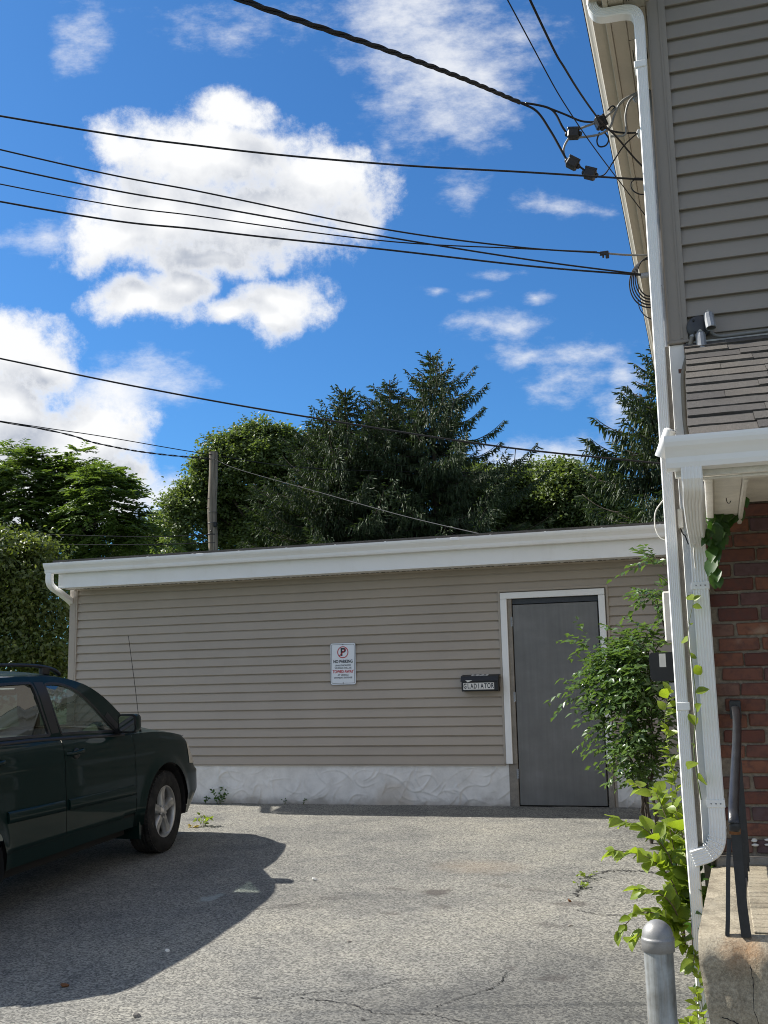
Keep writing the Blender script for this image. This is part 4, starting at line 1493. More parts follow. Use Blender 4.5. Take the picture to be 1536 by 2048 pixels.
b = MB().tube(catmull([(-0.133, HY - 0.13, 2.512), (-0.118, HY - 0.09, 2.49), (-0.105, HY - 0.05, 2.455), (-0.098, HY - 0.02, 2.44)], 6), 0.0032, 6)
o = b.build('lead', M_WIRE, sec)
o.location = -sec.location

M_COND = plain('conduit_tan', (0.22, 0.198, 0.16), 0.6, var=0.15, scale=14)
# flood lamp with its round box
fl = empty('flood_lamp', (0.045, HY - 0.03, 3.09), label='dark round outdoor lamp fixture with two metal sockets on the siding', cat='lamp')
FO = fl.location.copy()
ry = Matrix.Rotation(rad(90), 4, 'X')
b = MB().lathe([(0, 0), (0.060, 0), (0.062, 0.006), (0.062, 0.028), (0.058, 0.034), (0.02, 0.037), (0, 0.037)], 36, mat=Matrix.Translation((0.040, HY - 0.016, 3.085)) @ ry)
b.build('junction_box', M_DKMET, fl).location = -FO
for (c, d, ln) in (((0.092, HY - 0.085, 3.145), (0.10, -0.25, -1.0), 0.10), ((0.046, HY - 0.080, 3.045), (0.03, -0.12, -1.0), 0.10)):
    q = Vector(d).to_track_quat('Z', 'Y').to_matrix().to_4x4()
    mm = Matrix.Translation(c) @ q
    bb = MB().lathe([(0, 0), (0.016, 0), (0.0255, 0.012), (0.0265, 0.02), (0.0265, ln - 0.002), (0.0245, ln), (0.0235, ln - 0.004), (0.0235, 0.03), (0, 0.03)], 10, smooth=False, mat=mm)
    bb.build('socket', M_GREYMET, fl).location = -FO
    bb = MB().tube([Vector(c) + Vector((0, 0.05, 0.01)), Vector(c) + Vector((0, 0.02, 0.012)), Vector(c) + Vector((0, 0, 0.004))], 0.009, 8)
    bb.build('swivel_arm', M_PAINTW, fl).location = -FO
for (x, z) in ((0.016, 3.12), (0.066, 3.05), (0.02, 3.055)):
    MB().lathe([(0, 0), (0.006, 0), (0.006, 0.004), (0, 0.004)], 8, mat=Matrix.Translation((x, HY - 0.052, z)) @ ry).build('screw', M_BLACK, fl).location = -FO
b = MB().tube(catmull([(0.095, HY - 0.03, 3.055), (0.125, HY - 0.035, 3.03), (0.17, HY - 0.04, 3.02), (0.30, HY - 0.04, 3.022), (0.6, HY - 0.04, 3.026), (1.5, HY - 0.04, 3.03)], 6), 0.009, 10)
o = b.build('conduit', M_WIREG)
tag(o, 'grey conduit running right from the round lamp fixture along the flashing', 'conduit')
b = MB().tube(catmull([(0.008, HY - 0.035, 3.055), (0.000, HY - 0.04, 3.02), (-0.028, HY - 0.045, 2.93), (-0.055, HY - 0.05, 2.83), (-0.060, HY - 0.05, 2.72), (-0.062, HY - 0.05, 2.60), (-0.058, HY - 0.05, 2.50), (-0.050, HY - 0.05, 2.40), (-0.048, HY - 0.05, 2.2)], 6), 0.0125, 10)
o = b.build('conduit', M_COND)
tag(o, 'tan conduit bending down from the round lamp fixture past the shingles', 'conduit')
mb_ = MB()
mb_.lathe([(0.011, 0), (0.016, 0.002), (0.016, 0.012), (0.0125, 0.02), (0.0125, 0.03)], 12, mat=Matrix.Translation((0.003, HY - 0.037, 3.03)) @ Matrix.Rotation(rad(18), 4, 'Y'))
o2 = mb_.build('connector', M_GREYMET, o)
# cream-painted cable and clip boards at the corner, below the gutter end
b = MB().tube(catmull([(-0.112, HY - 0.03, 2.40), (-0.106, HY - 0.03, 2.30), (-0.098, HY - 0.03, 2.18), (-0.092, HY - 0.03, 2.08), (-0.086, HY - 0.03, 1.98)], 6), 0.010, 8)
tag(b.build('corner_cable', M_PAINTW), 'painted cable down the white corner board under the security camera', 'cable')
o = MB().cbox(-0.133, -0.106, HY - 0.052, HY - 0.013, 2.02, 2.12, 0.004).build('junction_box', M_PAINTW)
tag(o, 'small white cable box on the corner board below the camera', 'cable box')
b = MB().tube(catmull([(-0.120, HY - 0.03, 2.02), (-0.112, HY - 0.045, 1.99), (-0.100, HY - 0.05, 1.975), (-0.092, HY - 0.06, 1.945), (-0.088, HY - 0.075, 1.93)], 5), 0.0035, 6)
tag(b.build('short_lead', M_WIRE), 'short black lead hanging below the small white cable box', 'cable')
b = MB().tube(catmull([(-0.200, HY + 0.05, 2.19), (-0.245, HY + 0.06, 2.13), (-0.252, HY + 0.05, 2.05), (-0.232, HY + 0.04, 1.99), (-0.195, HY + 0.03, 1.965)], 6), 0.0035, 6)
tag(b.build('cable_loop', M_PAINTW), 'white cable looping out left of the corner downspout above garage gutter', 'cable')
b = MB().tube(catmull([(-0.070, HY - 0.13, 2.03), (-0.064, HY - 0.125, 1.985), (-0.052, HY - 0.122, 1.935), (-0.062, HY - 0.118, 1.885), (-0.060, HY - 0.112, 1.80)], 6), 0.0045, 6)
tag(b.build('caulk_line', M_PAINTW), 'crooked white cable stuck along the porch downspout', 'cable')

# meters on the side wall, just showing past the corner
mc = MB().cbox(-0.272, HX - 0.004, 6.55, 6.80, 1.475, 1.775, 0.008).build('utility_cabinet', M_PAINTW)
tag(mc, 'cream utility cabinet on the side wall behind the corner downspout', 'cabinet')
MB().cbox(-0.2745, -0.2722, 6.57, 6.78, 1.60, 1.755, 0.002).build('cover', M_PAINTW, mc)
mt = empty('electric_meter', (-0.24, 6.45, 1.32), label='black electric meter box with white sticker behind the shrub', cat='meter')
b = MB()
b.prism([(HX - 0.005, 1.245), (-0.345, 1.245), (-0.362, 1.262), (-0.365, 1.39), (-0.35, 1.41), (HX - 0.005, 1.41)], 'y', 6.40, 6.62)
b.build('housing', M_BLACK, mt).location = -mt.location
b = MB()
b.box(-0.307, -0.270, 6.3965, 6.3995, 1.325, 1.402)
b.build('sticker', M_PAPER, mt).location = -mt.location
b = MB()
b.cbox(-0.262, HX - 0.005, 6.42, 6.58, 1.155, 1.240, 0.006)
b.build('base', M_GREYMET, mt).location = -mt.location

# ------------------------------------------------------------------ utility pole
pole = empty('utility_pole', (-13.35, 27.0, 0), label='weathered wooden utility pole rising behind the garage roof', cat='pole')
b = MB()
n = 24
b.tube([(0.02 * math.sin(i * 0.9), 0, 8.09 * i / n) for i in range(n + 1)], 0.148, 18, scale=[lerp(1.05, 0.84, i / n) * (1 + 0.012 * math.sin(i * 2.7)) for i in range(n + 1)])
b.build('shaft', M_POLE, pole)
for zz in (5.72, 6.02, 6.33):
    MB().lathe([(0.138, -0.008), (0.1415, -0.008), (0.1415, 0.008), (0.138, 0.008)], 20, mat=Matrix.Translation((0, 0, zz)), closed=True).build('band', M_DKMET, pole)
for (zz, xx) in ((5.78, 0.02), (6.72, -0.06), (6.45, -0.09)):
    MB().lathe([(0, 0), (0.018, 0), (0.018, 0.03), (0, 0.03)], 8, mat=Matrix.Translation((xx, -0.128, zz)) @ ry).build('bolt', M_BLACK, pole)
MB().cbox(0.08, 0.17, -0.13, -0.06, 5.90, 6.04, 0.01).build('bracket', M_BLACK, pole)


# ------------------------------------------------------------------ wires
def wire(name, pts, r, label, material=None, n=14, group=None, seg=6):
    P = catmull(pts, n)
    o = MB().tube(P, r, seg).build(name, material or M_WIRE)
    return tag(o, label, 'wire', group)


def twist(name, pts, r, label, turns, n=60, strands=3, parts=True):
    """a bundle of strands wound round each other; every strand is a part"""
    P = catmull(pts, n)
    root = empty(name, P[0], label=label, cat='wire')
    for s_ in range(strands):
        path = []
        for i, p in enumerate(P):
            t = (P[min(i + 1, len(P) - 1)] - P[max(i - 1, 0)]).normalized()
            a = t.cross(Vector((0, 0, 1))).normalized()
            c = a.cross(t)
            ph = 2 * math.pi * (turns * i / len(P) + s_ / strands)
            path.append(p + (a * math.cos(ph) + c * math.sin(ph)) * r * 1.12 - P[0])
        MB().tube(path, r, 6).build('strand', M_WIRE, root)
    return root


twist('service_cable', [(-3.1, 1.6, 4.05), (-2.3, 2.9, 4.10), (-1.799, 3.9, 4.256), (-1.415, 4.8, 4.493), (-1.16, 5.55, 4.715), (-0.951, 6.3, 4.945)], 0.0072, 'thick twisted black service cable reaching the house eave from the top', 11, 40)
wire('overhead_wire', [(-8.5, 3.9, 5.85), (-4.065, 5.2, 4.844), (-2.8, 5.58, 4.60), (-1.756, 5.9, 4.462), (-0.9, 6.17, 4.39), (-0.269, 6.4, 4.348)], 0.0062, 'black overhead wire, topmost of the five that cross the big cloud', group=None)
wire('overhead_wire', [(-8.5, 3.9, 5.95), (-4.054, 5.2, 4.614), (-2.8, 5.58, 4.29), (-1.766, 5.9, 4.032), (-1.0, 6.15, 3.905), (-0.48, 6.31, 3.852)], 0.0050, 'thin overhead wire second from the top across the big cloud')
wire('overhead_wire', [(-8.5, 3.9, 5.75), (-4.049, 5.2, 4.499), (-2.8, 5.58, 4.205), (-1.767, 5.9, 3.983), (-0.9, 6.18, 3.815), (-0.24, 6.4, 3.711)], 0.0052, 'thin overhead wire third from the top across the big cloud')
wire('overhead_wire', [(-8.5, 3.9, 5.55), (-4.043, 5.2, 4.381), (-2.8, 5.58, 4.13), (-1.767, 5.9, 3.955), (-1.0, 6.15, 3.895), (-0.52, 6.3, 3.862)], 0.0040, 'thinnest overhead wire, fourth from the top across the big cloud')
wire('overhead_wire', [(-8.5, 3.9, 5.35), (-4.038, 5.2, 4.264), (-2.8, 5.58, 4.045), (-1.768, 5.9, 3.899), (-0.9, 6.18, 3.775), (-0.24, 6.4, 3.708)], 0.0058, 'black overhead wire, lowest of the five that cross the big cloud')
wire('overhead_wire', [(-1.35, 1.2, 4.95), (-0.716, 4.5, 4.411), (-0.522, 5.4, 4.253), (-0.223, 6.4, 4.101)], 0.0034, 'thin straight wire slanting down to the house corner from the top')
wire('overhead_wire', [(-0.95, 1.2, 4.35), (-0.611, 4.5, 4.387), (-0.54, 5.3, 4.48), (-0.446, 6.0, 4.58), (-0.36, 6.25, 4.575), (-0.27, 6.45, 4.52), (-0.205, 6.6, 4.497)], 0.0062, 'thicker black wire slanting from the top to the connectors at the eave')
wire('overhead_wire', [(-9.0, 5.2, 4.75), (-4.604, 6.0, 3.558), (-3.4, 6.2, 3.24), (-2.386, 6.4, 3.007), (-1.227, 6.6, 2.76), (-0.239, 6.8, 2.606)], 0.0062, 'long black wire falling across the tree tops to the house corner')
wire('overhead_wire', [(-34.0, -3.0, 10.5), (-23.5, 12.3, 8.35), (-16.804, 22.000, 8.143), (-15.430, 24.400, 8.173), (-13.35, 26.84, 7.99), (-11.203, 30.0, 8.02), (-6.354, 34.0, 8.277), (-3.464, 38.0, 8.941)], 0.012, 'thin wire from the left over the utility pole top to the right')
twist('twisted_wire', [(-34.0, -3.0, 10.5), (-23.5, 12.3, 8.3), (-16.804, 22.000, 8.130), (-15.424, 24.400, 7.951), (-14.589, 25.600, 7.883), (-13.35, 26.84, 7.86)], 0.012, 'twisted cable from the left ending at the utility pole top', 14, 30, 2)
wire('overhead_wire', [(-13.30, 26.84, 7.88), (-12.2, 26.3, 7.35), (-8.97, 24.0, 6.064), (-5.783, 20.0, 4.674), (-3.264, 16.0, 3.575), (-2.6, 15.0, 3.3)], 0.009, 'wire dropping from the utility pole to behind the garage roof')
for i_, (za, zb_) in enumerate(((5.35, 5.05), (5.05, 4.85), (4.55, 4.45))):
    wire('far_wire', [(-24, 21, za + .5), (-18, 21.5, za), (-13.4, 22.5, zb_), (-11.5, 23.4, zb_ + 0.05)], 0.011, ('upper', 'middle', 'lowest')[i_] + ' of the three thin wires before the leafy tree at left')
wire('dangling_wire', [(-1.13, 6.62, 2.742), (-1.135, 6.62, 2.70), (-1.14, 6.62, 2.66)], 0.0028, 'short loose end hanging from the long wire before the trees', n=4)

# splices where the service cable meets the house wiring
def splice(c, d, label):
    q = Vector(d).to_track_quat('X', 'Z').to_matrix().to_4x4()
    mm = Matrix.Translation(c) @ q
    root = empty('cable_splice', c, label=label, cat='splice')
    bb = MB().cbox(-0.038, 0.038, -0.030, 0.030, -0.032, 0.032, 0.009, mat=mm)
    bb.build('shell', M_BLACK, root).location = -Vector(c)
    bb = MB()
    bb.cbox(-0.040, 0.040, -0.032, -0.022, 0.020, 0.036, 0.003, mat=mm)
    bb.build('clasp', M_BLACK, root).location = -Vector(c)
    for sg in (-1, 1):
        MB().lathe([(0, 0), (0.016, 0), (0.016, 0.014), (0.010, 0.02), (0, 0.02)], 10, mat=mm @ Matrix.Translation((0.034 * sg, 0, 0)) @ Matrix.Rotation(rad(90 * sg), 4, 'Y')).build('collar', M_BLACK, root).location = -Vector(c)


splice((-0.462, 6.4, 4.765), (0.3, 0.1, -0.9), 'black cable splice nearest the eave, on the slanting wire')
splice((-0.633, 6.4, 4.72), (1, 0.1, -0.1), 'black cable splice left of the one at the eave')
splice((-0.649, 6.4, 4.519), (0.8, 0.1, -0.55), 'black cable splice hanging below the upper two')
splice((-0.543, 6.4, 4.429), (0.9, 0.0, -0.4), 'black cable splice lowest of the four, on the topmost cloud wire')
wire('service_lead', [(-0.951, 6.3, 4.945), (-0.85, 6.33, 4.88), (-0.775, 6.36, 4.75), (-0.72, 6.38, 4.63), (-0.68, 6.4, 4.54)], 0.0075, 'black lead curving down from the service cable to the hanging splice', n=8)
wire('service_lead', [(-0.951, 6.3, 4.945), (-0.86, 6.33, 4.93), (-0.775, 6.36, 4.905), (-0.735, 6.37, 4.86), (-0.70, 6.38, 4.775), (-0.67, 6.4, 4.725)], 0.0072, 'short black lead hooking from the service cable into the left splice', n=8)
wire('service_lead', [(-0.775, 6.36, 4.905), (-0.68, 6.38, 4.855), (-0.58, 6.4, 4.80), (-0.49, 6.4, 4.775)], 0.0065, 'black lead from the service cable to the splice at the eave', n=8)
wire('grey_lead', [(-0.225, 6.42, 4.935), (-0.30, 6.41, 4.90), (-0.40, 6.4, 4.815), (-0.50, 6.4, 4.77), (-0.60, 6.4, 4.745), (-0.66, 6.4, 4.70), (-0.70, 6.4, 4.63), (-0.69, 6.4, 4.56), (-0.665, 6.4, 4.53)], 0.0075, 'long grey lead sweeping from the weatherhead round the splices', M_WIREG, 8)
wire('grey_lead', [(-0.225, 6.40, 4.925), (-0.32, 6.40, 4.885), (-0.37, 6.4, 4.80), (-0.40, 6.4, 4.725), (-0.455, 6.4, 4.69), (-0.53, 6.4, 4.685), (-0.60, 6.4, 4.69)], 0.0075, 'grey lead bending from the weatherhead to the left splice', M_WIREG, 8)
wire('grey_lead', [(-0.225, 6.38, 4.91), (-0.275, 6.38, 4.86), (-0.30, 6.38, 4.78), (-0.302, 6.38, 4.70), (-0.305, 6.38, 4.655), (-0.33, 6.39, 4.645), (-0.40, 6.4, 4.66)], 0.0075, 'short grey lead dropping from the weatherhead', M_WIREG, 8)
wire('service_lead', [(-0.45, 6.4, 4.735), (-0.38, 6.4, 4.69), (-0.30, 6.4, 4.665), (-0.225, 6.42, 4.665)], 0.006, 'black lead from the eave splice to the insulator', n=6)
wire('service_lead', [(-0.62, 6.4, 4.505), (-0.585, 6.4, 4.47), (-0.56, 6.4, 4.445)], 0.0065, 'short black lead joining the two lower splices', n=6)
wire('service_lead', [(-0.51, 6.4, 4.405), (-0.455, 6.4, 4.41), (-0.40, 6.4, 4.48), (-0.33, 6.4, 4.575), (-0.26, 6.4, 4.635), (-0.215, 6.4, 4.66)], 0.0042, 'thin black lead rising from the lowest splice to the insulator', n=8)
wire('drip_loop', [(-0.47, 6.4, 4.70), (-0.488, 6.4, 4.645), (-0.475, 6.4, 4.605), (-0.435, 6.4, 4.605), (-0.415, 6.4, 4.645), (-0.44, 6.4, 4.70)], 0.005, 'small black drip loop under the eave splice', n=8)
wire('service_lead', [(-0.43, 6.4, 4.79), (-0.385, 6.4, 4.83), (-0.365, 6.4, 4.855), (-0.385, 6.4, 4.865), (-0.41, 6.4, 4.84)], 0.005, 'short black tail curling up from the eave splice', n=6)
wire('service_lead', [(-0.225, 6.42, 4.64), (-0.20, 6.42, 4.60), (-0.195, 6.42, 4.55)], 0.006, 'short black tail below the white insulator', n=6)
# weatherhead, insulator, cable coil
wh = empty('weatherhead', (-0.20, 6.42, 4.93), label='grey weatherhead on the house wall under the eave', cat='weatherhead')
MB().lathe([(0, 0), (0.030, 0), (0.034, 0.012), (0.030, 0.035), (0.02, 0.052), (0, 0.056)], 18, mat=Matrix.Translation((0.0, 0, -0.01)) @ Matrix.Rotation(rad(-125), 4, 'Y')).build('hood', M_GREYMET, wh)
MB().tube([(0.02, 0, 0.02), (0.05, 0, -0.01), (0.055, 0, -0.1), (0.055, 0, -3.2)], 0.022, 12).build('mast', M_GREYMET, wh)
ins = MB().lathe([(0, -0.04), (0.018, -0.04), (0.032, -0.028), (0.034, -0.016), (0.020, -0.006), (0.020, 0.006), (0.034, 0.016), (0.032, 0.028), (0.018, 0.04), (0, 0.04)], 20, mat=Matrix.Translation((-0.20, 6.42, 4.66)) @ Matrix.Rotation(rad(70), 4, 'Y')).build('insulator', M_PAPER)
tag(ins, 'white spool insulator on the house wall where the wires attach', 'insulator')
MB().tube([(-0.19, 6.42, 4.66), (HX - 0.004, 6.42, 4.66)], 0.012, 8).build('bolt', M_GREYMET, ins)
cg_ = empty('strain_clamp', (-0.47, 6.31, 3.85), label='small black strain clamp on the wire left of the cable coil', cat='clamp')
MB().cbox(-0.035, 0.02, -0.008, 0.008, -0.012, 0.014, 0.004).build('jaw', M_BLACK, cg_)
MB().cbox(0.0, 0.022, -0.006, 0.006, -0.035, 0.0, 0.003).build('wedge', M_BLACK, cg_)
MB().cbox(-0.02, -0.008, -0.006, 0.006, -0.028, -0.008, 0.003).build('bolt', M_BLACK, cg_)
wire('wrapped_tail', [(-0.47, 6.31, 3.85), (-0.38, 6.34, 3.84), (-0.29, 6.37, 3.835), (-0.225, 6.39, 3.835)], 0.0062, 'frayed grey wire tail between the strain clamp and the coil', M_WIREG, 6)
wc = MB().cbox(-0.275, -0.205, 6.385, 6.415, 3.695, 3.725, 0.006, mat=None).build('wall_clamp', M_GREYMET)
tag(wc, 'grey wedge clamp holding the lower cloud wires at the house', 'clamp')
coil = empty('cable_coil', (-0.27, 6.4, 3.70), label='coil of black cable hanging on the house corner by downspout', cat='cable')
for k in range(5):
    rx_, rz_ = 0.075 + 0.012 * k, 0.125 + 0.008 * k
    pts = []
    for i in range(33):
        a = rad(lerp(60 + 6 * k, 330 - 12 * k, i / 32))
        pts.append((0.05 + rx_ * math.cos(a), 0.006 * k - 0.012, -0.008 - 0.008 * k + rz_ * math.sin(a)))
    MB().tube(pts, 0.0045, 6).build('turn', M_WIRE, coil)
MB().tube(catmull([(-0.03, 0, -0.13), (-0.02, 0, -0.2), (0.01, 0, -0.25), (0.045, 0, -0.275)], 6), 0.0032, 6).build('tail', M_WIRE, coil)
wire('cable_loop', [(-0.27, 6.4, 4.348), (-0.295, 6.4, 4.325), (-0.29, 6.4, 4.28), (-0.25, 6.4, 4.245), (-0.20, 6.4, 4.235)], 0.0042, 'small black loop where the topmost cloud wire meets the house', n=6)
wire('wire_wrap', [(-0.275, 6.4, 4.349), (-0.24, 6.4, 4.343), (-0.195, 6.4, 4.332)], 0.009, 'black taped end of the topmost cloud wire', n=4)


# ------------------------------------------------------------------ the parked car
car = empty('parked_car', (-5.66, 8.79, gz(-5.66, 8.79)), label='dark green sport utility vehicle parked nose to the garage at left', cat='car')
car.rotation_euler = (math.atan(0.058), 0, 0)
FO_ = 0.93                       # front overhang
AX_F, AX_R = 0.93, 3.645         # axle stations, measured back from the nose
ARC_Z, ARC_R = 0.36, 0.425
PLAN = catmull([(-0.045, 0.0), (-0.04, 0.28), (-0.018, 0.53), (0.035, 0.69), (0.14, 0.785), (0.33, 0.845), (0.60, 0.874), (0.95, 0.892), (1.4, 0.902), (2.0, 0.906), (2.6, 0.906), (3.2, 0.902), (3.7, 0.893), (4.15, 0.868), (4.42, 0.82), (4.58, 0.72), (4.66, 0.52), (4.685, 0.25), (4.69, 0.0)], 40)
# even spacing along the outline
pl = np.array(PLAN)
dd = np.concatenate([[0], np.cumsum(np.linalg.norm(np.diff(pl, axis=0), axis=1))])
NPL = 330
tt = np.linspace(0, dd[-1], NPL)
SS, XS = np.interp(tt, dd, pl[:, 0]), np.interp(tt, dd, pl[:, 1])
SEAMS = [1.470, 2.500]           # door front and rear edges
ds_ = np.gradient(SS)
dx_ = np.gradient(XS)
nl_ = np.hypot(ds_, dx_)
NS_, NX_ = -dx_ / nl_, ds_ / nl_     # outward normal in (s, x)


def planx(s):
    return interp(s, [(SS[i], XS[i]) for i in range(0, NPL, 3)]) if False else float(np.interp(s, SS, XS))


ZTOP = [(0.0, 0.76), (0.10, 0.83), (0.22, 0.905), (0.40, 0.965), (0.7, 1.025), (1.0, 1.065), (1.3, 1.085), (1.65, 1.095), (2.2, 1.135), (2.8, 1.175), (3.4, 1.20), (4.2, 1.215), (4.69, 1.20)]
ZBOT = [(0.0, 0.30), (0.3, 0.27), (0.55, 0.28), (1.35, 0.315), (1.8, 0.325), (3.1, 0.335), (3.3, 0.33), (4.0, 0.36), (4.69, 0.40)]


def shell(s, x, ns, nx, z, inset=0.0, feat=True):
    """a point of the lower body: outline point pushed in or out by the section"""
    zt = interp(s, ZTOP)
    d = 0.0
    if z < 0.46:
        d -= 0.16 * (0.46 - z)
    u = (z - 0.74) / max(0.05, zt - 0.74)
    if u > 0:
        d -= 0.020 * u + 0.030 * max(0, u - 0.72) ** 2 / 0.0784
    if feat:
        for axs in (AX_F, AX_R):
            r = math.hypot(s - axs, z - ARC_Z)
            d += 0.020 * math.exp(-((r - ARC_R) / 0.055) ** 2)
        # crease along the shoulder
        d += 0.006 * math.exp(-((z - (0.86 + 0.05 * s)) / 0.02) ** 2) * sstep(s, 0.7, 1.2)
        # sill step
        if 1.36 < s < 3.22 and z < 0.435 + 0.012 * (s - 1.4):
            d -= 0.014
    fw = 1 - sstep(s, 0.08, 0.56)
    rec = 0.0
    if z > 0.62:
        rec += 0.055 * sstep(z, 0.62, 0.665) + max(0, z - 0.665) * 0.42
    if z < 0.44:
        rec += (0.44 - z) * 0.75
    rw = sstep(s, 4.2, 4.65)
    s2 = s + ns * (d - inset) + rec * fw - rw * max(0, z - 0.75) * 0.12
    x2 = x + nx * (d - inset)
    return s2, x2


def L3(s, x, z):
    return (x, FO_ - s, z)


NR = 40
zn = np.linspace(0, 1, NR + 1)


def column_grid():
    S = np.zeros((NPL, NR + 1))
    Z = np.zeros((NPL, NR + 1))
    for i in range(NPL):
        zb, zt = interp(SS[i], ZBOT), interp(SS[i], ZTOP)
        Z[i] = zb + (zt - zb) * zn
        S[i] = SS[i]
    return S, Z


Sg, Zg = column_grid()
# snap the columns next to a seam onto the seam
for sm in SEAMS:
    k = int(np.argmin(np.abs(SS - sm)))
    Sg[k] = sm - 0.003
    Sg[k + 1] = sm + 0.003
ARC_IN = np.zeros_like(Sg, bool)
step = 0.024
for axs in (AX_F, AX_R):
    r = np.hypot(Sg - axs, Zg - ARC_Z)
    near = np.abs(r - ARC_R) < step * 0.72
    k = ARC_R / np.maximum(r, 1e-6)
    Sg = np.where(near, axs + (Sg - axs) * k, Sg)
    Zg = np.where(near, ARC_Z + (Zg - ARC_Z) * k, Zg)
    ARC_IN |= (np.hypot(Sg - axs, Zg - ARC_Z) <= ARC_R + 1e-4)
PTS = {}
for sgn in (1, -1):
    A = np.zeros((NPL, NR + 1, 3))
    for i in range(NPL):
        for j in range(NR + 1):
            s = Sg[i, j]
            # outline at the shifted station
            x = XS[i] + (s - SS[i]) * (dx_[i] / ds_[i] if abs(ds_[i]) > 0.3 * nl_[i] else 0.0)
            s2, x2 = shell(s, x, NS_[i], NX_[i], Zg[i, j])
            A[i, j] = (sgn * x2, FO_ - s2, Zg[i, j])
    PTS[sgn] = A


def panel(name, test, sgn, material, parent=car):
    A = PTS[sgn]
    used, vs, fs = {}, [], []

    def vid(i, j):
        if (i, j) not in used:
            used[(i, j)] = len(vs)
            vs.append(tuple(A[i, j]))
        return used[(i, j)]
    for i in range(NPL - 1):
        sm_mid = 0.5 * (Sg[i, 20] + Sg[i + 1, 20])
        for j in range(NR):
            if ARC_IN[i, j] and ARC_IN[i + 1, j] and ARC_IN[i, j + 1] and ARC_IN[i + 1, j + 1]:
                continue
            zc = 0.25 * (Zg[i, j] + Zg[i + 1, j] + Zg[i, j + 1] + Zg[i + 1, j + 1])
            if not test(sm_mid, zc):
                continue
            q = (vid(i, j), vid(i, j + 1), vid(i + 1, j + 1), vid(i + 1, j))
            fs.append(q if sgn > 0 else q[::-1])
    return MB().add(vs, fs, 0, True).build(name, material, parent)


def in_seam(s):
    return any(abs(s - sm) < 0.0029 for sm in SEAMS)


bumper = lambda s, z: s < 0.52 + 0.05 * sstep(z, .3, .6) and z < 0.635
DOORS = {}
for sgn in (1, -1):
    panel('front_bumper', lambda s, z: bumper(s, z), sgn, M_PAINT)
    panel('fender', lambda s, z: s < SEAMS[0] and not bumper(s, z) and not in_seam(s), sgn, M_PAINT)
    DOORS[(0, sgn)] = panel('front_door', lambda s, z: SEAMS[0] < s < SEAMS[1] and z > 0.425 + 0.012 * (s - 1.4) and not in_seam(s), sgn, M_PAINT)
    panel('sill', lambda s, z: SEAMS[0] - .1 < s < 3.3 and z <= 0.425 + 0.012 * (s - 1.4) - 0.012 and not in_seam(s), sgn, M_PAINT)
    DOORS[(1, sgn)] = panel('rear_door', lambda s, z: SEAMS[1] < s < 3.46 and z > 0.425 + 0.012 * (s - 1.4) and not in_seam(s), sgn, M_PAINT)
    panel('rear_quarter', lambda s, z: s >= 3.46, sgn, M_PAINT)
# dark inner shell so that the seams read as gaps
b = MB()
for sgn in (1, -1):
    vs, fs = [], []
    cols = [i for i in range(0, NPL, 3)]
    zz = (0.34, 0.6, 0.85, 1.0)
    for i in cols:
        for t_ in np.linspace(0.08, 0.97, 5):
            zb, zt = interp(SS[i], ZBOT), interp(SS[i], ZTOP)
            z = lerp(zb, zt, t_)
            s2, x2 = shell(SS[i], XS[i], NS_[i], NX_[i], z, 0.024, False)
            vs.append((sgn * x2, FO_ - s2, z))
    for a in range(len(cols) - 1):
        sc_ = SS[cols[a]]
        for q in range(4):
            zc = 0.5 * (vs[a * 5 + q][2] + vs[a * 5 + q + 1][2])
            if any(math.hypot(sc_ - axs, zc - ARC_Z) < ARC_R + 0.06 for axs in (AX_F, AX_R)):
                continue
            fs.append((a * 5 + q, a * 5 + q + 1, (a + 1) * 5 + q + 1, (a + 1) * 5 + q))
    b.add(vs, fs)
b.build('inner_shell', M_SHADOWGAP, car)
b = MB()
b.box(-0.74, 0.74, FO_ - 4.5, FO_ - 0.25, 0.24, 0.30)
b.box(-0.865, 0.865, FO_ - 3.2, FO_ - 1.37, 0.335, 0.40)
b.box(-0.60, 0.60, FO_ - 4.4, FO_ - 0.4, 0.20, 0.24)
b.build('underbody', M_SHADOWGAP, car)
for axs in (AX_F, AX_R):
    for sgn in (1, -1):
        b = MB()
        n = 22
        pts = []
        for i in range(n + 1):
            a = rad(lerp(-12, 192, i / n))
            pts.append((axs - (ARC_R - 0.004) * math.cos(a), ARC_Z + (ARC_R - 0.004) * math.sin(a)))
        vs = []
        for (s, z) in pts:
            xo = float(np.interp(s, SS, XS)) - 0.01
            vs += [(sgn * xo, FO_ - s, z), (sgn * (xo - 0.045), FO_ - s, z + 0.0), (sgn * 0.52, FO_ - s, z)]
        b.add(vs, [(3 * i + q, 3 * i + q + 1, 3 * i + q + 4, 3 * i + q + 3) for i in range(n) for q in range(2)], 0, True)
        b.add([vs[3 * i + 2] for i in range(n + 1)] + [(sgn * 0.52, FO_ - axs, 0.2)], [(i, i + 1, n + 1) for i in range(n)])
        b.build('wheel_liner', M_SHADOWGAP, car)
        if axs == AX_F:
            bb = MB()
            ap = [(axs + (ARC_R + 0.005) * math.cos(rad(a)), ARC_Z + (ARC_R + 0.005) * math.sin(rad(a))) for a in (6, 0, -8, -16)]
            bb.prism([(FO_ - 1.36, 0.36), (FO_ - 1.405, 0.34), (FO_ - 1.40, 0.205), (FO_ - 1.372, 0.20)], 'x', sgn * 0.62, sgn * 0.885)
            bb.build('mud_guard', M_PAINT, car)

# hood
def hoodz(s, x):
    w = float(np.interp(s, SS, XS)) - 0.045
    return interp(s, ZTOP) + 0.075 * (1 - (min(abs(x), w) / w) ** 2) * sstep(s, 0.0, 0.35) + 0.012 * math.exp(-((abs(x) - 0.55 * w) / 0.05) ** 2)


b = MB()
su = np.linspace(0.0, 1.0, 34)
sv = np.linspace(-1, 1, 37)


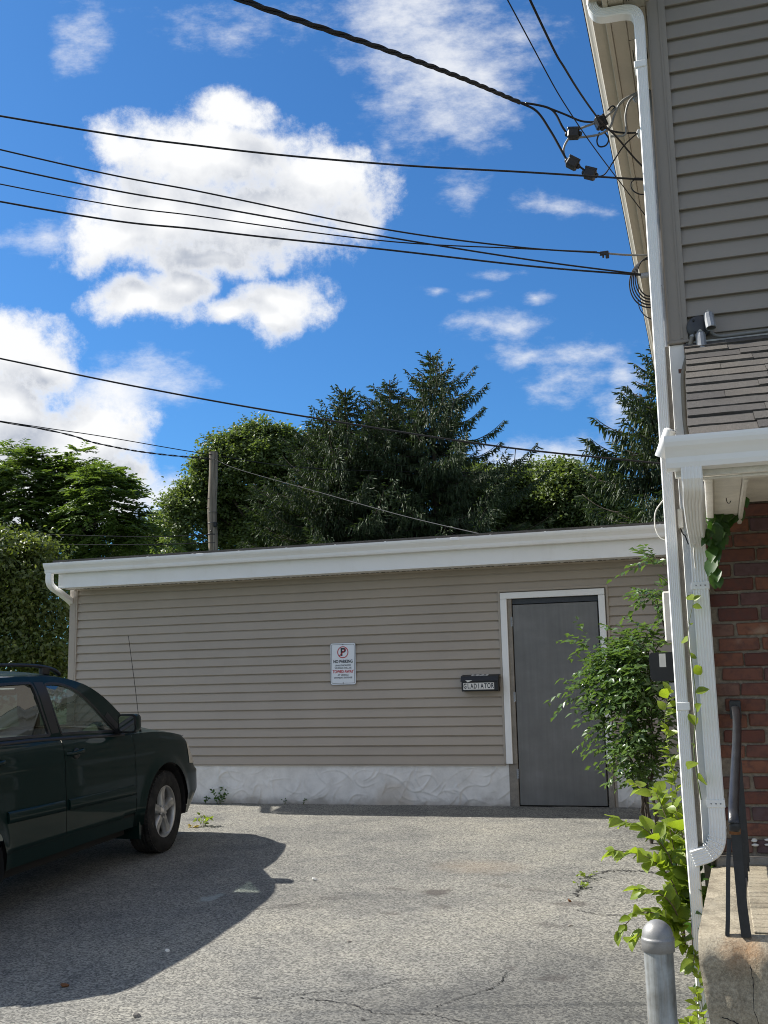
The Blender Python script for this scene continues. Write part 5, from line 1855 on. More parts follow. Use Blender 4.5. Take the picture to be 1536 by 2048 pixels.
def hood(u, v):
    s = lerp(0.20, 1.28, u)
    w = float(np.interp(s, SS, XS)) - 0.047
    # round the nose of the hood into the plan outline
    x = v * w
    sn = s + (1 - u) ** 3 * 0.16 * (abs(v) ** 2.2)
    return L3(sn, x, hoodz(sn, x) + 0.001)


b.grid(hood, list(su), list(sv))
b.build('hood', M_PAINT, car)
b = MB()
b.grid(lambda u, v: L3(lerp(1.25, 1.62, u), v * (float(np.interp(lerp(1.25, 1.62, u), SS, XS)) - 0.06), hoodz(1.25, v * 0.8) - 0.02 - 0.03 * u), [0, .5, 1], list(np.linspace(-1, 1, 13)))
b.build('cowl', M_TRIM, car)
b = MB()
b.grid(lambda u, v: L3(lerp(0.055, 0.23, u) + 0.26 * abs(v) ** 3.2 * (1 - .3 * u), v * 0.70, lerp(0.665, 0.885, u)), [0, .25, .5, .75, 1], list(np.linspace(-1, 1, 25)))
b.build('grille', M_TRIM, car)
for sgn in (1, -1):
    vs, fs = [], []
    idx = [i for i in range(NPL) if 0.085 < SS[i] < 0.415]
    for i in idx:
        f = (SS[i] - 0.085) / 0.33
        for t_ in (0, .33, .66, 1):
            z = lerp(0.69 + 0.03 * f, 0.845 + 0.085 * f, t_)
            s2, x2 = shell(SS[i], XS[i], NS_[i], NX_[i], z, -0.005)
            vs.append((sgn * x2, FO_ - s2, z))
    for a in range(len(idx) - 1):
        for q in range(3):
            fs.append((a * 4 + q, a * 4 + q + 1, a * 4 + q + 5, a * 4 + q + 4))
    MB().add(vs, fs, 0, True).build('headlamp', M_LAMP, car)

# side moulding strips, handles
for sgn in (1, -1):
    for (dk, s0, s1, par) in ((0, 1.50, 2.47, DOORS[(0, sgn)]), (1, 2.53, 3.20, DOORS[(1, sgn)])):
        b = MB()
        vs = []
        n = 24
        for i in range(n + 1):
            s = lerp(s0, s1, i / n)
            x = float(np.interp(s, SS, XS))
            zb = 0.585 + 0.038 * (s - 1.45)
            for (dz, o_) in ((0.0, 0.002), (0.006, 0.0145), (0.035, 0.0185), (0.074, 0.0150), (0.082, 0.002)):
                vs.append((sgn * (x + o_), FO_ - s, zb + dz))
        b.add(vs, [(5 * i + q, 5 * i + q + 1, 5 * i + q + 6, 5 * i + q + 5) for i in range(n) for q in range(4)], 0, True)
        b.add(vs[:5], [(0, 1, 2, 3, 4)])
        b.add(vs[-5:], [(4, 3, 2, 1, 0)])
        b.build('side_moulding', M_PAINT, par)
    for (s, par) in ((2.36, DOORS[(0, sgn)]), (3.33, DOORS[(1, sgn)])):
        x = float(np.interp(s, SS, XS)) - 0.012
        z = 1.045 if s < 3 else 1.075
        b = MB()
        b.sweep(catmull([(sgn * (x - 0.012), FO_ - s + 0.105, z + 0.003), (sgn * (x + 0.022), FO_ - s + 0.085, z + 0.004), (sgn * (x + 0.036), FO_ - s + 0.03, z + 0.004), (sgn * (x + 0.036), FO_ - s - 0.03, z), (sgn * (x + 0.022), FO_ - s - 0.085, z - 0.004), (sgn * (x - 0.012), FO_ - s - 0.105, z - 0.005)], 4), [(-.008, -.014), (.008, -.014), (.011, 0), (.008, .014), (-.008, .014), (-.011, 0)], 0, True)
        b.build('door_handle', M_PAINT, par)
        b = MB()
        b.lathe([(0, 0.004), (0.032, 0.003), (0.043, 0.0), (0.046, -0.004)], 20, mat=Matrix.Translation((sgn * (x + 0.0085), FO_ - s + 0.01, z - 0.012)) @ Matrix.Rotation(rad(90 * sgn), 4, 'Y') @ Matrix.Diagonal((0.9, 1.0, 1, 1)))
        b.build('handle_cup', M_TRIM, par)


# greenhouse: side frame with window openings, glass, roof, screens
def gx(s, z):
    base = float(np.interp(min(max(s, 1.2), 4.35), SS, XS)) - 0.058
    v = base - (z - 1.08) * 0.235 - max(0, z - 1.46) ** 2 * 1.0
    return v - 0.05 * max(0, 1.75 - s) - 0.10 * max(0, s - 4.1)


ROOFL = catmull([(1.30, 1.085), (1.48, 1.225), (1.66, 1.365), (1.84, 1.475), (2.02, 1.555), (2.22, 1.607), (2.45, 1.634), (2.8, 1.648), (3.3, 1.648), (3.7, 1.635), (4.0, 1.605), (4.2, 1.56), (4.36, 1.42), (4.52, 1.21)], 5)
OUT = ROOFL + [(4.2, 1.205), (3.8, 1.20), (3.4, 1.19), (2.8, 1.165), (2.5, 1.15), (2.2, 1.125), (1.9, 1.105), (1.6, 1.088), (1.45, 1.083)]
WINF = catmull([(1.665, 1.140), (1.80, 1.255), (1.93, 1.372), (2.06, 1.468), (2.18, 1.535), (2.32, 1.572), (2.44, 1.582), (2.50, 1.575), (2.512, 1.54)], 4) + [(2.49, 1.42), (2.462, 1.28), (2.44, 1.196), (2.425, 1.186), (2.2, 1.172), (1.95, 1.153), (1.72, 1.136)]
WINR = catmull([(2.575, 1.20), (2.60, 1.30), (2.628, 1.44), (2.648, 1.56), (2.665, 1.592), (2.72, 1.602), (3.0, 1.608), (3.28, 1.604), (3.36, 1.596), (3.385, 1.57)], 3) + [(3.40, 1.45), (3.41, 1.32), (3.405, 1.245), (3.385, 1.232), (3.1, 1.218), (2.8, 1.203), (2.60, 1.192)]
WINQ = [(3.52, 1.25), (3.50, 1.42), (3.49, 1.56), (3.51, 1.59), (3.75, 1.58), (3.95, 1.56), (4.08, 1.52), (4.18, 1.38), (4.22, 1.27), (4.05, 1.255), (3.7, 1.245)]


def fill2d(loops):
    bm = bmesh.new()
    for lp in loops:
        vv = [bm.verts.new((p[0], p[1], 0)) for p in lp]
        for i in range(len(vv)):
            bm.edges.new((vv[i], vv[(i + 1) % len(vv)]))
    bmesh.ops.triangle_fill(bm, edges=bm.edges[:], use_beauty=True)
    bm.verts.index_update()
    vs = [(v.co.x, v.co.y) for v in bm.verts]
    fs = [tuple(v.index for v in f.verts) for f in bm.faces]
    bm.free()
    return vs, fs


def loop_ring(mb, lp, sgn, w0, w1, o0, o1):
    """strip along a loop: from inset w0 to w1 with outward offsets"""
    n = len(lp)
    cx = sum(p[0] for p in lp) / n
    cz = sum(p[1] for p in lp) / n
    vs = []
    for i in range(n):
        a, c = lp[i - 1], lp[(i + 1) % n]
        tx, tz = c[0] - a[0], c[1] - a[1]
        ln = math.hypot(tx, tz) or 1
        nx, nz = -tz / ln, tx / ln
        if nx * (lp[i][0] - cx) + nz * (lp[i][1] - cz) < 0:
            nx, nz = -nx, -nz
        for (w, o_) in ((w0, o0), (w1, o1)):
            s, z = lp[i][0] + nx * w, lp[i][1] + nz * w
            vs.append((sgn * (gx(s, z) + o_), FO_ - s, z))
    mb.add(vs, [(2 * i, 2 * i + 1, (2 * i + 3) % (2 * n), (2 * i + 2) % (2 * n)) for i in range(n)], 0, True)


for sgn in (1, -1):
    vs, fs = fill2d([OUT, WINF, WINR, WINQ])
    MB().add([(sgn * gx(s, z), FO_ - s, z) for (s, z) in vs], fs, 0, True).build('window_frame', M_PAINT, car)
    for lp, nm, gm in ((WINF, 'front_window', M_GLASS), (WINR, 'rear_window', M_GLASST), (WINQ, 'quarter_window', M_GLASST)):
        vs, fs = fill2d([lp])
        wo_ = MB().add([(sgn * (gx(s, z) - 0.010), FO_ - s, z) for (s, z) in vs], fs, 0, True).build(nm, gm, car)
        b = MB()
        loop_ring(b, lp, sgn, 0.004, -0.014, 0.003, 0.0015)
        loop_ring(b, lp, sgn, -0.014, -0.016, 0.0015, -0.012)
        loop_ring(b, lp, sgn, 0.004, 0.005, 0.003, 0.0)
        b.build('window_seal', M_TRIM, wo_)
    # black pillar covers and belt strip
    b = MB()
    for (p0, p1, q0, q1) in (((2.462, 1.205), (2.520, 1.592), (2.560, 1.205), (2.633, 1.598)),):
        vs = []
        for t_ in np.linspace(0, 1, 8):
            for (a, c) in ((p0, p1), (q0, q1)):
                s, z = lerp(a[0], c[0], t_), lerp(a[1], c[1], t_)
                vs.append((sgn * (gx(s, z) + 0.0022), FO_ - s, z))
        b.add(vs, [(2 * i, 2 * i + 1, 2 * i + 3, 2 * i + 2) for i in range(7)], 0, True)
    b.build('pillar_cover', M_TRIM, car)
    b = MB()
    vs = []
    for s in np.linspace(1.58, 4.25, 40):
        zt = interp(s, ZTOP)
        x = float(np.interp(s, SS, XS)) - 0.050
        vs += [(sgn * (x + 0.006), FO_ - s, zt - 0.004), (sgn * (x + 0.008), FO_ - s, zt + 0.016), (sgn * (x - 0.03), FO_ - s, zt + 0.020)]
    b.add(vs, [(3 * i + q, 3 * i + q + 1, 3 * i + q + 4, 3 * i + q + 3) for i in range(39) for q in range(2)], 0, True)
    b.build('belt_strip', M_TRIM, car)
    # shelf from the body side to the greenhouse
    b = MB()
    vs = []
    for s in np.linspace(1.28, 4.5, 50):
        zt = interp(s, ZTOP)
        x = float(np.interp(s, SS, XS)) - 0.046
        vs += [(sgn * x, FO_ - s, zt - 0.001), (sgn * (gx(s, zt) - 0.03), FO_ - s, zt + 0.012)]
    b.add(vs, [(2 * i, 2 * i + 1, 2 * i + 3, 2 * i + 2) for i in range(49)], 0, True)
    b.build('shoulder', M_PAINT, car)

roofs = [p for p in ROOFL if 2.0 <= p[0] <= 4.22]
b = MB()


def roof(u, v):
    k = u * (len(roofs) - 1)
    i = min(int(k), len(roofs) - 2)
    s = lerp(roofs[i][0], roofs[i + 1][0], k - i)
    z = lerp(roofs[i][1], roofs[i + 1][1], k - i)
    w = gx(s, z)
    return L3(s, v * w, z + 0.058 * (1 - abs(v) ** 2.6))


b.grid(roof, list(np.linspace(0, 1, 40)), list(np.linspace(-1, 1, 25)))
b.build('roof', M_PAINT, car)
b = MB()


def wshield(u, v):
    k = lerp(0.08, 0.985, u)
    s = lerp(1.30, 2.02, k)
    z = float(np.interp(s, [p[0] for p in ROOFL], [p[1] for p in ROOFL]))
    w = gx(s, z) - 0.03
    bow = 0.16 * (1 - v * v) * (1 - 0.25 * u)
    return L3(s - bow, v * w, z + 0.02 * (1 - v * v))


b.grid(wshield, list(np.linspace(0, 1, 14)), list(np.linspace(-1, 1, 21)))
b.build('windshield', M_GLASSW, car)
b = MB()
for sgn in (1, -1):
    vs = []
    for u in np.linspace(0, 1, 14):
        p = wshield(u, sgn)
        s = FO_ - p[1]
        vs += [(p[0], p[1], p[2]), (sgn * gx(s, p[2]), p[1], p[2] + 0.003)]
    b.add(vs, [(2 * i, 2 * i + 1, 2 * i + 3, 2 * i + 2) for i in range(13)], 0, True)
b.build('pillar_a', M_TRIM, car).name = 'front_pillar'
b = MB()
b.grid(lambda u, v: L3(lerp(4.22, 4.54, u), v * 0.60, lerp(1.55, 1.21, u)), [0, .5, 1], [-1, 0, 1])
b.build('rear_glass', M_GLASST, car)

# roof rails
for sgn in (1, -1):
    rl = MB().sweep(catmull([(sgn * 0.575, FO_ - 2.10, 1.632), (sgn * 0.575, FO_ - 2.17, 1.668), (sgn * 0.575, FO_ - 2.30, 1.700), (sgn * 0.575, FO_ - 2.50, 1.722), (sgn * 0.575, FO_ - 2.9, 1.740), (sgn * 0.575, FO_ - 3.4, 1.742), (sgn * 0.575, FO_ - 3.9, 1.725), (sgn * 0.575, FO_ - 4.1, 1.690), (sgn * 0.575, FO_ - 4.2, 1.65)], 6), [(-.016, -.012), (.016, -.012), (.019, 0), (.014, .013), (-.014, .013), (-.019, 0)], 0, True).build('roof_rail', M_TRIM, car)
    for s in (2.30, 3.2, 4.05):
        MB().cbox(sgn * 0.575 - 0.018, sgn * 0.575 + 0.018, FO_ - s - 0.05, FO_ - s + 0.05, 1.64, 1.735 if s == 3.2 else 1.70, 0.006).build('rail_foot', M_TRIM, rl)

# door mirror
for sgn in (1, -1):
    mr = MB()
    mm = Matrix.Translation((sgn * 0.985, FO_ - 1.70, 1.205))
    prof_out = [(sgn * a, c) for (a, c) in rrect(0.086, 0.076, 0.034, 6)]
    # shell: rings from the open rear face to the rounded nose
    rings = []
    for (dy, k) in ((-0.048, 1.0), (-0.02, 1.02), (0.025, 0.97), (0.060, 0.80), (0.085, 0.52), (0.096, 0.18)):
        rings.append([mm @ Vector((p[0] * k, dy, p[1] * k)) for p in prof_out])
    n = len(prof_out)
    vs = [p for r_ in rings for p in r_]
    mr.add(vs, [(i * n + j, i * n + (j + 1) % n, (i + 1) * n + (j + 1) % n, (i + 1) * n + j) for i in range(len(rings) - 1) for j in range(n)], 0, True)
    mr.add(rings[-1], [tuple(range(n))])
    ms = mr.build('door_mirror', M_PAINT, car)
    MB().add([mm @ Vector((p[0] * 0.97, -0.044, p[1] * 0.97)) for p in prof_out], [tuple(range(n))]).build('mirror_back', M_TRIM, ms)
    MB().add([mm @ Vector((p[0] * 0.86, -0.056 - 0.10 * p[1] - 0.05 * sgn * p[0], p[1] * 0.84)) for p in prof_out], [tuple(range(n))]).build('mirror_glass', M_MIRROR, ms)
    MB().sweep([(sgn * 0.90, FO_ - 1.675, 1.150), (sgn * 0.83, FO_ - 1.665, 1.125)], [(-.03, -.022), (.03, -.022), (.03, .022), (-.03, .022)]).build('mirror_arm', M_TRIM, ms)
    MB().add([(sgn * (gx(s, z) + 0.004), FO_ - s, z) for (s, z) in ((1.56, 1.10), (1.70, 1.10), (1.66, 1.15), (1.80, 1.27), (1.745, 1.30), (1.60, 1.18))], [(0, 1, 2, 3, 4, 5)]).build('mirror_base', M_TRIM, ms)
# antenna
an = MB().tube([(0.80, FO_ - 1.22, 1.10), (0.80, FO_ - 1.29, 1.45), (0.80, FO_ - 1.40, 1.925)], 0.0026, 6).build('antenna', M_IRON, car)
MB().lathe([(0, 0), (0.013, 0), (0.010, 0.02), (0.005, 0.03), (0, 0.03)], 12, mat=Matrix.Translation((0.80, FO_ - 1.22, 1.088))).build('antenna_base', M_TRIM, an)

# cabin
b = MB()
b.grid(lambda u, v: L3(lerp(1.45, 2.05, u), v * 0.74, 1.045 + 0.075 * math.sin(u * 2.6) - 0.02 * v * v), list(np.linspace(0, 1, 8)), list(np.linspace(-1, 1, 9)))
b.box(-0.74, 0.74, FO_ - 2.08, FO_ - 1.6, 0.7, 1.06)
b.build('dashboard', M_INT, car)
for sx in (0.38, -0.38):
    b = MB()
    b.cbox(sx - 0.25, sx + 0.25, FO_ - 3.02, FO_ - 2.48, 0.55, 0.72, 0.05)
    st_ = b.build('front_seat', M_INT, car)
    mb2 = MB()
    mb2.cbox(-0.25, 0.25, -0.07, 0.07, 0.0, 0.62, 0.05, mat=Matrix.Translation((sx, FO_ - 2.98, 0.68)) @ Matrix.Rotation(rad(14), 4, 'X'))
    mb2.build('seat_back', M_INT, st_)
    mb2 = MB()
    mb2.cbox(-0.13, 0.13, -0.05, 0.05, 0.0, 0.17, 0.04, mat=Matrix.Translation((sx, FO_ - 3.15, 1.33)) @ Matrix.Rotation(rad(8), 4, 'X'))
    mb2.build('headrest', M_INT, st_)
b = MB()
b.cbox(-0.68, 0.68, FO_ - 3.75, FO_ - 3.25, 0.55, 0.72, 0.05)
b.cbox(-0.68, 0.68, FO_ - 3.88, FO_ - 3.74, 0.66, 1.28, 0.05)
b.build('rear_seat', M_INT, car)
sw = [(-0.38 + 0.185 * math.cos(rad(a)), FO_ - 2.16 - 0.06 * math.sin(rad(a)), 1.02 + 0.17 * math.sin(rad(a))) for a in range(0, 361, 15)]
MB().tube(sw, 0.014, 8).build('steering_wheel', M_TRIM, car)
MB().cbox(-0.10, 0.10, FO_ - 2.02, FO_ - 1.99, 1.47, 1.53, 0.01).build('rear_view_mirror', M_TRIM, car)

# wheels
def make_wheel():
    """axis along +x, outer face towards +x, centre at the origin"""
    root = bpy.data.objects.new('wheel_proto', None)
    T = Matrix.Rotation(rad(90), 4, 'Y')
    ty = MB()
    prof = [(0.222, 0.098), (0.235, 0.110), (0.262, 0.1155), (0.30, 0.1165), (0.328, 0.110), (0.342, 0.098), (0.350, 0.082)]
    groove = []
    for w in (0.080, 0.062, 0.060, 0.046, 0.044, 0.022, 0.020, 0.004):
        groove.append(w)
    tread = [(0.3555, 0.074), (0.3565, 0.052), (0.348, 0.051), (0.348, 0.044), (0.3575, 0.043), (0.358, 0.022), (0.3495, 0.021), (0.3495, 0.014), (0.358, 0.013), (0.358, 0.0)]
    half = prof + tread
    full = half + [(r, -h) for (r, h) in half[::-1][1:]]
    ty.lathe(full, 72, mat=T)
    # shoulder blocks
    for k in range(60):
        a = 2 * math.pi * k / 60
        for sg in (1, -1):
            m_ = T @ Matrix.Rotation(a, 4, 'Z')
            ty.box(0.338, 0.3535, -0.0125, 0.0125, sg * 0.066 if sg > 0 else -0.098, 0.098 if sg > 0 else -0.066, mat=m_)
    # raised ring on the sidewall
    rim = MB()
    rim.lathe([(0.205, -0.09), (0.205, 0.05), (0.208, 0.085), (0.216, 0.098), (0.224, 0.100), (0.228, 0.094), (0.226, 0.088), (0.222, 0.088)], 56, mat=T)
    rim.lathe([(0.0, 0.004), (0.08, 0.002), (0.19, -0.02), (0.205, -0.02)], 40, mi=1, mat=T)
    spk = []
    for k in range(5):
        a = 2 * math.pi * k / 5 + 0.3
        sp_ = MB()
        m_ = T @ Matrix.Rotation(a, 4, 'Z')
        # radial sections: (r, half width, z top, groove depth)
        sec_ = [(0.045, 0.030, 0.082, 0.0), (0.075, 0.031, 0.084, 0.002), (0.105, 0.033, 0.082, 0.010), (0.14, 0.034, 0.080, 0.015), (0.175, 0.037, 0.080, 0.013), (0.200, 0.042, 0.086, 0.004), (0.212, 0.047, 0.090, 0.0)]
        vs = []
        for (r, hw, zt, gd) in sec_:
            for (yy, zz) in ((-hw - 0.006, 0.035), (-hw, zt - 0.010), (-hw * 0.75, zt), (-hw * 0.35, zt - gd * 0.35), (0, zt - gd), (hw * 0.35, zt - gd * 0.35), (hw * 0.75, zt), (hw, zt - 0.010), (hw + 0.006, 0.035)):
                vs.append(m_ @ Vector((r, yy, zz)))
        nn = 9
        sp_.add(vs, [(i * nn + j, i * nn + j + 1, (i + 1) * nn + j + 1, (i + 1) * nn + j) for i in range(len(sec_) - 1) for j in range(nn - 1)], 0, True)
        spk.append(sp_)
    hub = MB()
    hub.lathe([(0.062, 0.03), (0.062, 0.072), (0.056, 0.084), (0.034, 0.088), (0.032, 0.094), (0.024, 0.099), (0, 0.100)], 32, mat=T)
    for k in range(5):
        a = 2 * math.pi * (k + .5) / 5 + 0.3
        hub.lathe([(0, 0.070), (0.011, 0.070), (0.011, 0.086), (0.007, 0.089), (0, 0.089)], 8, mat=T @ Matrix.Rotation(a, 4, 'Z') @ Matrix.Translation((0.053, 0, 0)))
    return ty.mesh('tyre', M_TYRE), rim.mesh('rim', [M_RIM, M_SHADOWGAP]), [s.mesh('spoke', M_RIM) for s in spk], hub.mesh('hub', M_RIM)


ty_me, rim_me, spk_me, hub_me = make_wheel()
for (axs, sgn, steer) in ((AX_F, 1, 4.0), (AX_R, 1, 0), (AX_F, -1, 4.0), (AX_R, -1, 0)):
    wl = mobj('wheel', ty_me, car, (sgn * 0.772, FO_ - axs, 0.357), (rad(17 * axs), 0, rad(steer) + (0 if sgn > 0 else math.pi)))
    mobj('rim', rim_me, wl)
    mobj('hub', hub_me, wl)
    for m_ in spk_me:
        mobj('spoke', m_, wl)


# ------------------------------------------------------------------ vegetation
def unit(v):
    return v / np.maximum(np.linalg.norm(v, axis=-1, keepdims=True), 1e-9)


def leaves_mesh(name, C, N, D, L, Wd, material, fold=0.18):
    """leaves at C, facing N, pointing along D: a folded diamond (two triangles as quads' halves)"""
    n = len(C)
    S = unit(np.cross(N, D))
    L = np.broadcast_to(np.asarray(L, float), (n,))[:, None]
    Wd = np.broadcast_to(np.asarray(Wd, float), (n,))[:, None]
    a = C
    m1 = C + D * L * 0.42 + S * Wd * 0.5 + N * Wd * fold
    t = C + D * L - N * L * 0.10
    m2 = C + D * L * 0.42 - S * Wd * 0.5 + N * Wd * fold
    V = np.stack([a, m1, t, m2], 1).reshape(-1, 3)
    k = np.arange(n) * 4
    T = np.concatenate([np.stack([k, k + 1, k + 2], 1), np.stack([k, k + 2, k + 3], 1)])
    return fast_mesh(name, V, T, material)


def limb_mesh(mb, a, c, r0, r1, n=6, wob=0.12, seg=7):
    a, c = Vector(a), Vector(c)
    ln = (c - a).length
    pts = []
    for i in range(n + 1):
        t = i / n
        p = a.lerp(c, t)
        p += Vector((rnd.uniform(-1, 1), rnd.uniform(-1, 1), rnd.uniform(-.4, .4) + 0.8 * math.sin(t * math.pi))) * wob * ln * 0.25 * (0 if i in (0, n) else 1)
        pts.append(p)
    mb.tube(pts, 1.0, seg, scale=[lerp(r0, r1, i / n) for i in range(n + 1)])


def broadleaf(name, base, lobes, Y, depth, clumps, per, leaf, width, clump_r, material, label, seed, droop=0.35, trunk_r=0.2, pinnate=False, limbs=True, group=None, up=0.5):
    """lobes: (x, z, r) spheres, spread in depth; the crown is clumps of leaves on their shells"""
    r = np.random.default_rng(seed)
    LB = np.array([(x, Y + r.uniform(-depth, depth) * 0.6, z, rr) for (x, z, rr) in lobes])
    big = LB
    sub = []
    for q in LB:                       # billows on the main lobes
        for _ in range(5):
            dq = unit(r.normal(size=3) + np.array([0, -0.3, 0.35]))
            rq = q[3] * r.uniform(0.26, 0.46)
            sub.append((*(q[:3] + dq * (q[3] - rq * 0.55)), rq))
    LB = np.concatenate([LB * np.array([1, 1, 1, 0.88]), np.array(sub)])
    prob = LB[:, 3] ** 2
    prob /= prob.sum()
    idx = r.choice(len(LB), clumps, p=prob)
    dirs = unit(r.normal(size=(clumps, 3)) + np.array([0, -0.25, 0.25]))
    rad_ = LB[idx, 3] * np.where(r.random(clumps) < 0.72, r.uniform(0.80, 1.02, clumps), r.uniform(0.35, 0.8, clumps))
    sc_ = np.array([1.0, 1.0, 0.95])
    CC = LB[idx, :3] + dirs * rad_[:, None] * sc_
    # drop clumps buried deep inside other lobes
    keep = np.ones(clumps, bool)
    for (x, y, z, rr) in big:
        dd = np.linalg.norm(CC - np.array([x, y, z]), axis=1)
        keep &= ~((dd < rr * 0.55) & (r.random(clumps) < 0.75))
    CC, dirs = CC[keep], dirs[keep]
    m = len(CC)
    csz = clump_r * r.uniform(0.55, 1.35, m)
    if pinnate:
        nr, nl = per
        ang = r.uniform(0, 2 * np.pi, (m, nr))
        out = np.stack([np.cos(ang), np.sin(ang), r.uniform(-0.15, 0.5, (m, nr))], -1) + dirs[:, None, :] * 0.7
        out = unit(out)
        ts = np.linspace(0.15, 1.0, nl)
        ln = csz[:, None] * r.uniform(0.7, 1.2, (m, nr))
        P = CC[:, None, None, :] + out[:, :, None, :] * (ts[None, None, :, None] * ln[:, :, None, None])
        P[..., 2] -= droop * (ts ** 2)[None, None, :] * ln[:, :, None]
        side = unit(np.cross(out, np.array([0, 0, 1.0])))
        sg = np.where(np.arange(nl) % 2 == 0, 1.0, -1.0)
        D = unit(side[:, :, None, :] * sg[None, None, :, None] + out[:, :, None, :] * 0.75 + np.array([0, 0, -0.25]) + r.normal(size=P.shape) * 0.12)
        Nn = unit(np.array([0, 0, 1.0]) + out[:, :, None, :] * 0.35 + r.normal(size=P.shape) * 0.30)
        C_ = P.reshape(-1, 3)
        D = D.reshape(-1, 3)
        Nn = Nn.reshape(-1, 3)
    else:
        off = r.normal(size=(m, per, 3)) * csz[:, None, None] * np.array([1, 1, 0.6]) * 0.62
        C_ = (CC[:, None, :] + off).reshape(-1, 3)
        oo = np.repeat(dirs, per, 0)
        az = r.normal(size=(m * per, 3))
        D = unit(az * np.array([1, 1, 0.5]) + oo * 0.7 + np.array([0, 0, -droop]))
        Nn = unit(np.array([0, 0, up]) + oo * 0.45 + r.normal(size=(m * per, 3)) * 0.42)
    Nn = unit(Nn - D * np.sum(Nn * D, -1, keepdims=True))
    n = len(C_)
    me = leaves_mesh('crown', C_ - np.array(base), Nn, D, leaf * r.uniform(0.65, 1.25, n), width * r.uniform(0.7, 1.2, n), material)
    root = empty(name, base, label=label, cat='tree', group=group)
    mobj('crown', me, root)
    tb = MB()
    bv = Vector(base)
    top = Vector((float(np.average(LB[:, 0], weights=prob)), Y, float(np.average(LB[:, 2], weights=prob))))
    limb_mesh(tb, (0, 0, 0), top - bv, trunk_r, trunk_r * 0.45, 8, 0.05, 10)
    tb.build('trunk', M_BARK, root)
    if limbs:
        for q in big[:9]:
            lb = MB()
            st_ = top.lerp(bv, 0.35)
            limb_mesh(lb, st_ - bv, Vector(q[:3]) - bv, trunk_r * 0.4, trunk_r * 0.08, 6, 0.25, 6)
            lb.build('limb', M_BARK, root)
    return root


def spruce(name, base, H, Lk, Lmax, seed, label, lean=0.0, hang=0.42, first=0.12, dens=1.0, group=None):
    """Norway spruce: whorled boughs that sag and lift at the tip, with hanging sprays"""
    r = np.random.default_rng(seed)
    Cs, Ds, Ns, Ls, Ws = [], [], [], [], []
    root = empty(name, base, label=label, cat='tree', group=group)
    tb = MB()
    tb.tube([(lean * i / 12 + 0.03 * math.sin(i), 0, H * i / 12) for i in range(13)], 1.0, 9, scale=[lerp(0.24, 0.02, i / 12) for i in range(13)])
    tb.build('trunk', M_BARK, root)
    bb = MB()
    z = H * first
    while z < H - 0.05:
        d = H - z
        L0 = min(Lmax, Lk * d ** 0.82) + 0.08
        nb_ = int(r.integers(5, 8)) if d > 0.6 else 5
        a0 = r.uniform(0, 6.28)
        for k in range(nb_):
            a = a0 + 2 * math.pi * k / nb_ + r.normal(0, 0.22)
            L = L0 * r.uniform(0.5, 1.18) * (1.0 if r.random() > 0.12 else 0.55)
            rise = lerp(-0.30, 0.55, math.exp(-d / 2.4)) + r.normal(0, 0.07)
            ns = max(6, int(L * 15 * dens))
            t = np.linspace(0.12 if d > 1.5 else 0.02, 1.0, ns)
            px = np.cos(a) * L * t
            py = np.sin(a) * L * t
            pz = z + L * (rise * t - 0.22 * t * (1 - t) * 2 + 0.20 * t ** 3 * (1 if d > 1 else 0.3))
            P = np.stack([px + lean * z / H, py, pz], -1)
            if L > 0.5:
                bb.tube([tuple(P[i]) for i in range(0, ns, 2)] + [tuple(P[-1])], 1.0, 4, scale=[lerp(0.028, 0.006, i / max(1, len(range(0, ns, 2)))) for i in range(len(range(0, ns, 2)) + 1)], cap=False)
            dirb = np.array([np.cos(a), np.sin(a), rise * 0.6])
            sidev = np.array([-np.sin(a), np.cos(a), 0])
            nsub = 5
            for q in range(nsub):
                s_ = r.uniform(-1, 1, ns)
                hl = hang * r.uniform(0.35, 1.0, ns) * np.clip(L * 0.55, 0.22, 1.0) * (0.35 + 0.65 * np.sin(np.clip(t, 0, 1) * np.pi * 0.85 + 0.25))
                lat = 0.20 * L * (1 - t * 0.75) * s_
                C0 = P + sidev * lat[:, None] + np.array([0, 0, -0.05]) * np.abs(s_)[:, None]
                if q < 3:       # hanging curtains
                    D0 = unit(np.array([0, 0, -1.0]) + dirb * 0.28 + sidev * (s_ * 0.35)[:, None] + r.normal(size=(ns, 3)) * 0.16)
                    ll = hl
                else:           # sprays lying along the bough
                    D0 = unit(dirb * 0.9 + sidev * (s_ * 0.85)[:, None] + np.array([0, 0, -0.12]) + r.normal(size=(ns, 3)) * 0.15)
                    ll = np.clip(0.14 + 0.10 * L * (1 - t * 0.5), 0.10, 0.28) * r.uniform(0.6, 1.2, ns)
                Nr = unit(r.normal(size=(ns, 3)) + np.array([0, 0, 0.4]))
                for tw in range(2):
                    Nn = unit(Nr - D0 * np.sum(Nr * D0, -1, keepdims=True))
                    if tw:
                        Nn = unit(np.cross(Nn, D0))
                    Cs.append(C0)
                    Ds.append(D0)
                    Ns.append(Nn)
                    Ls.append(ll)
                    Ws.append(np.full(ns, 0.042) * r.uniform(0.7, 1.3, ns))
        z += lerp(0.20, 0.30, min(1, d / 8)) * r.uniform(0.8, 1.2)
    me = leaves_mesh('foliage', np.concatenate(Cs), np.concatenate(Ns), np.concatenate(Ds), np.concatenate(Ls), np.concatenate(Ws), L_SPRUCE, 0.05)
    mobj('foliage', me, root)
    bb.build('boughs', M_BARK, root)
    return root


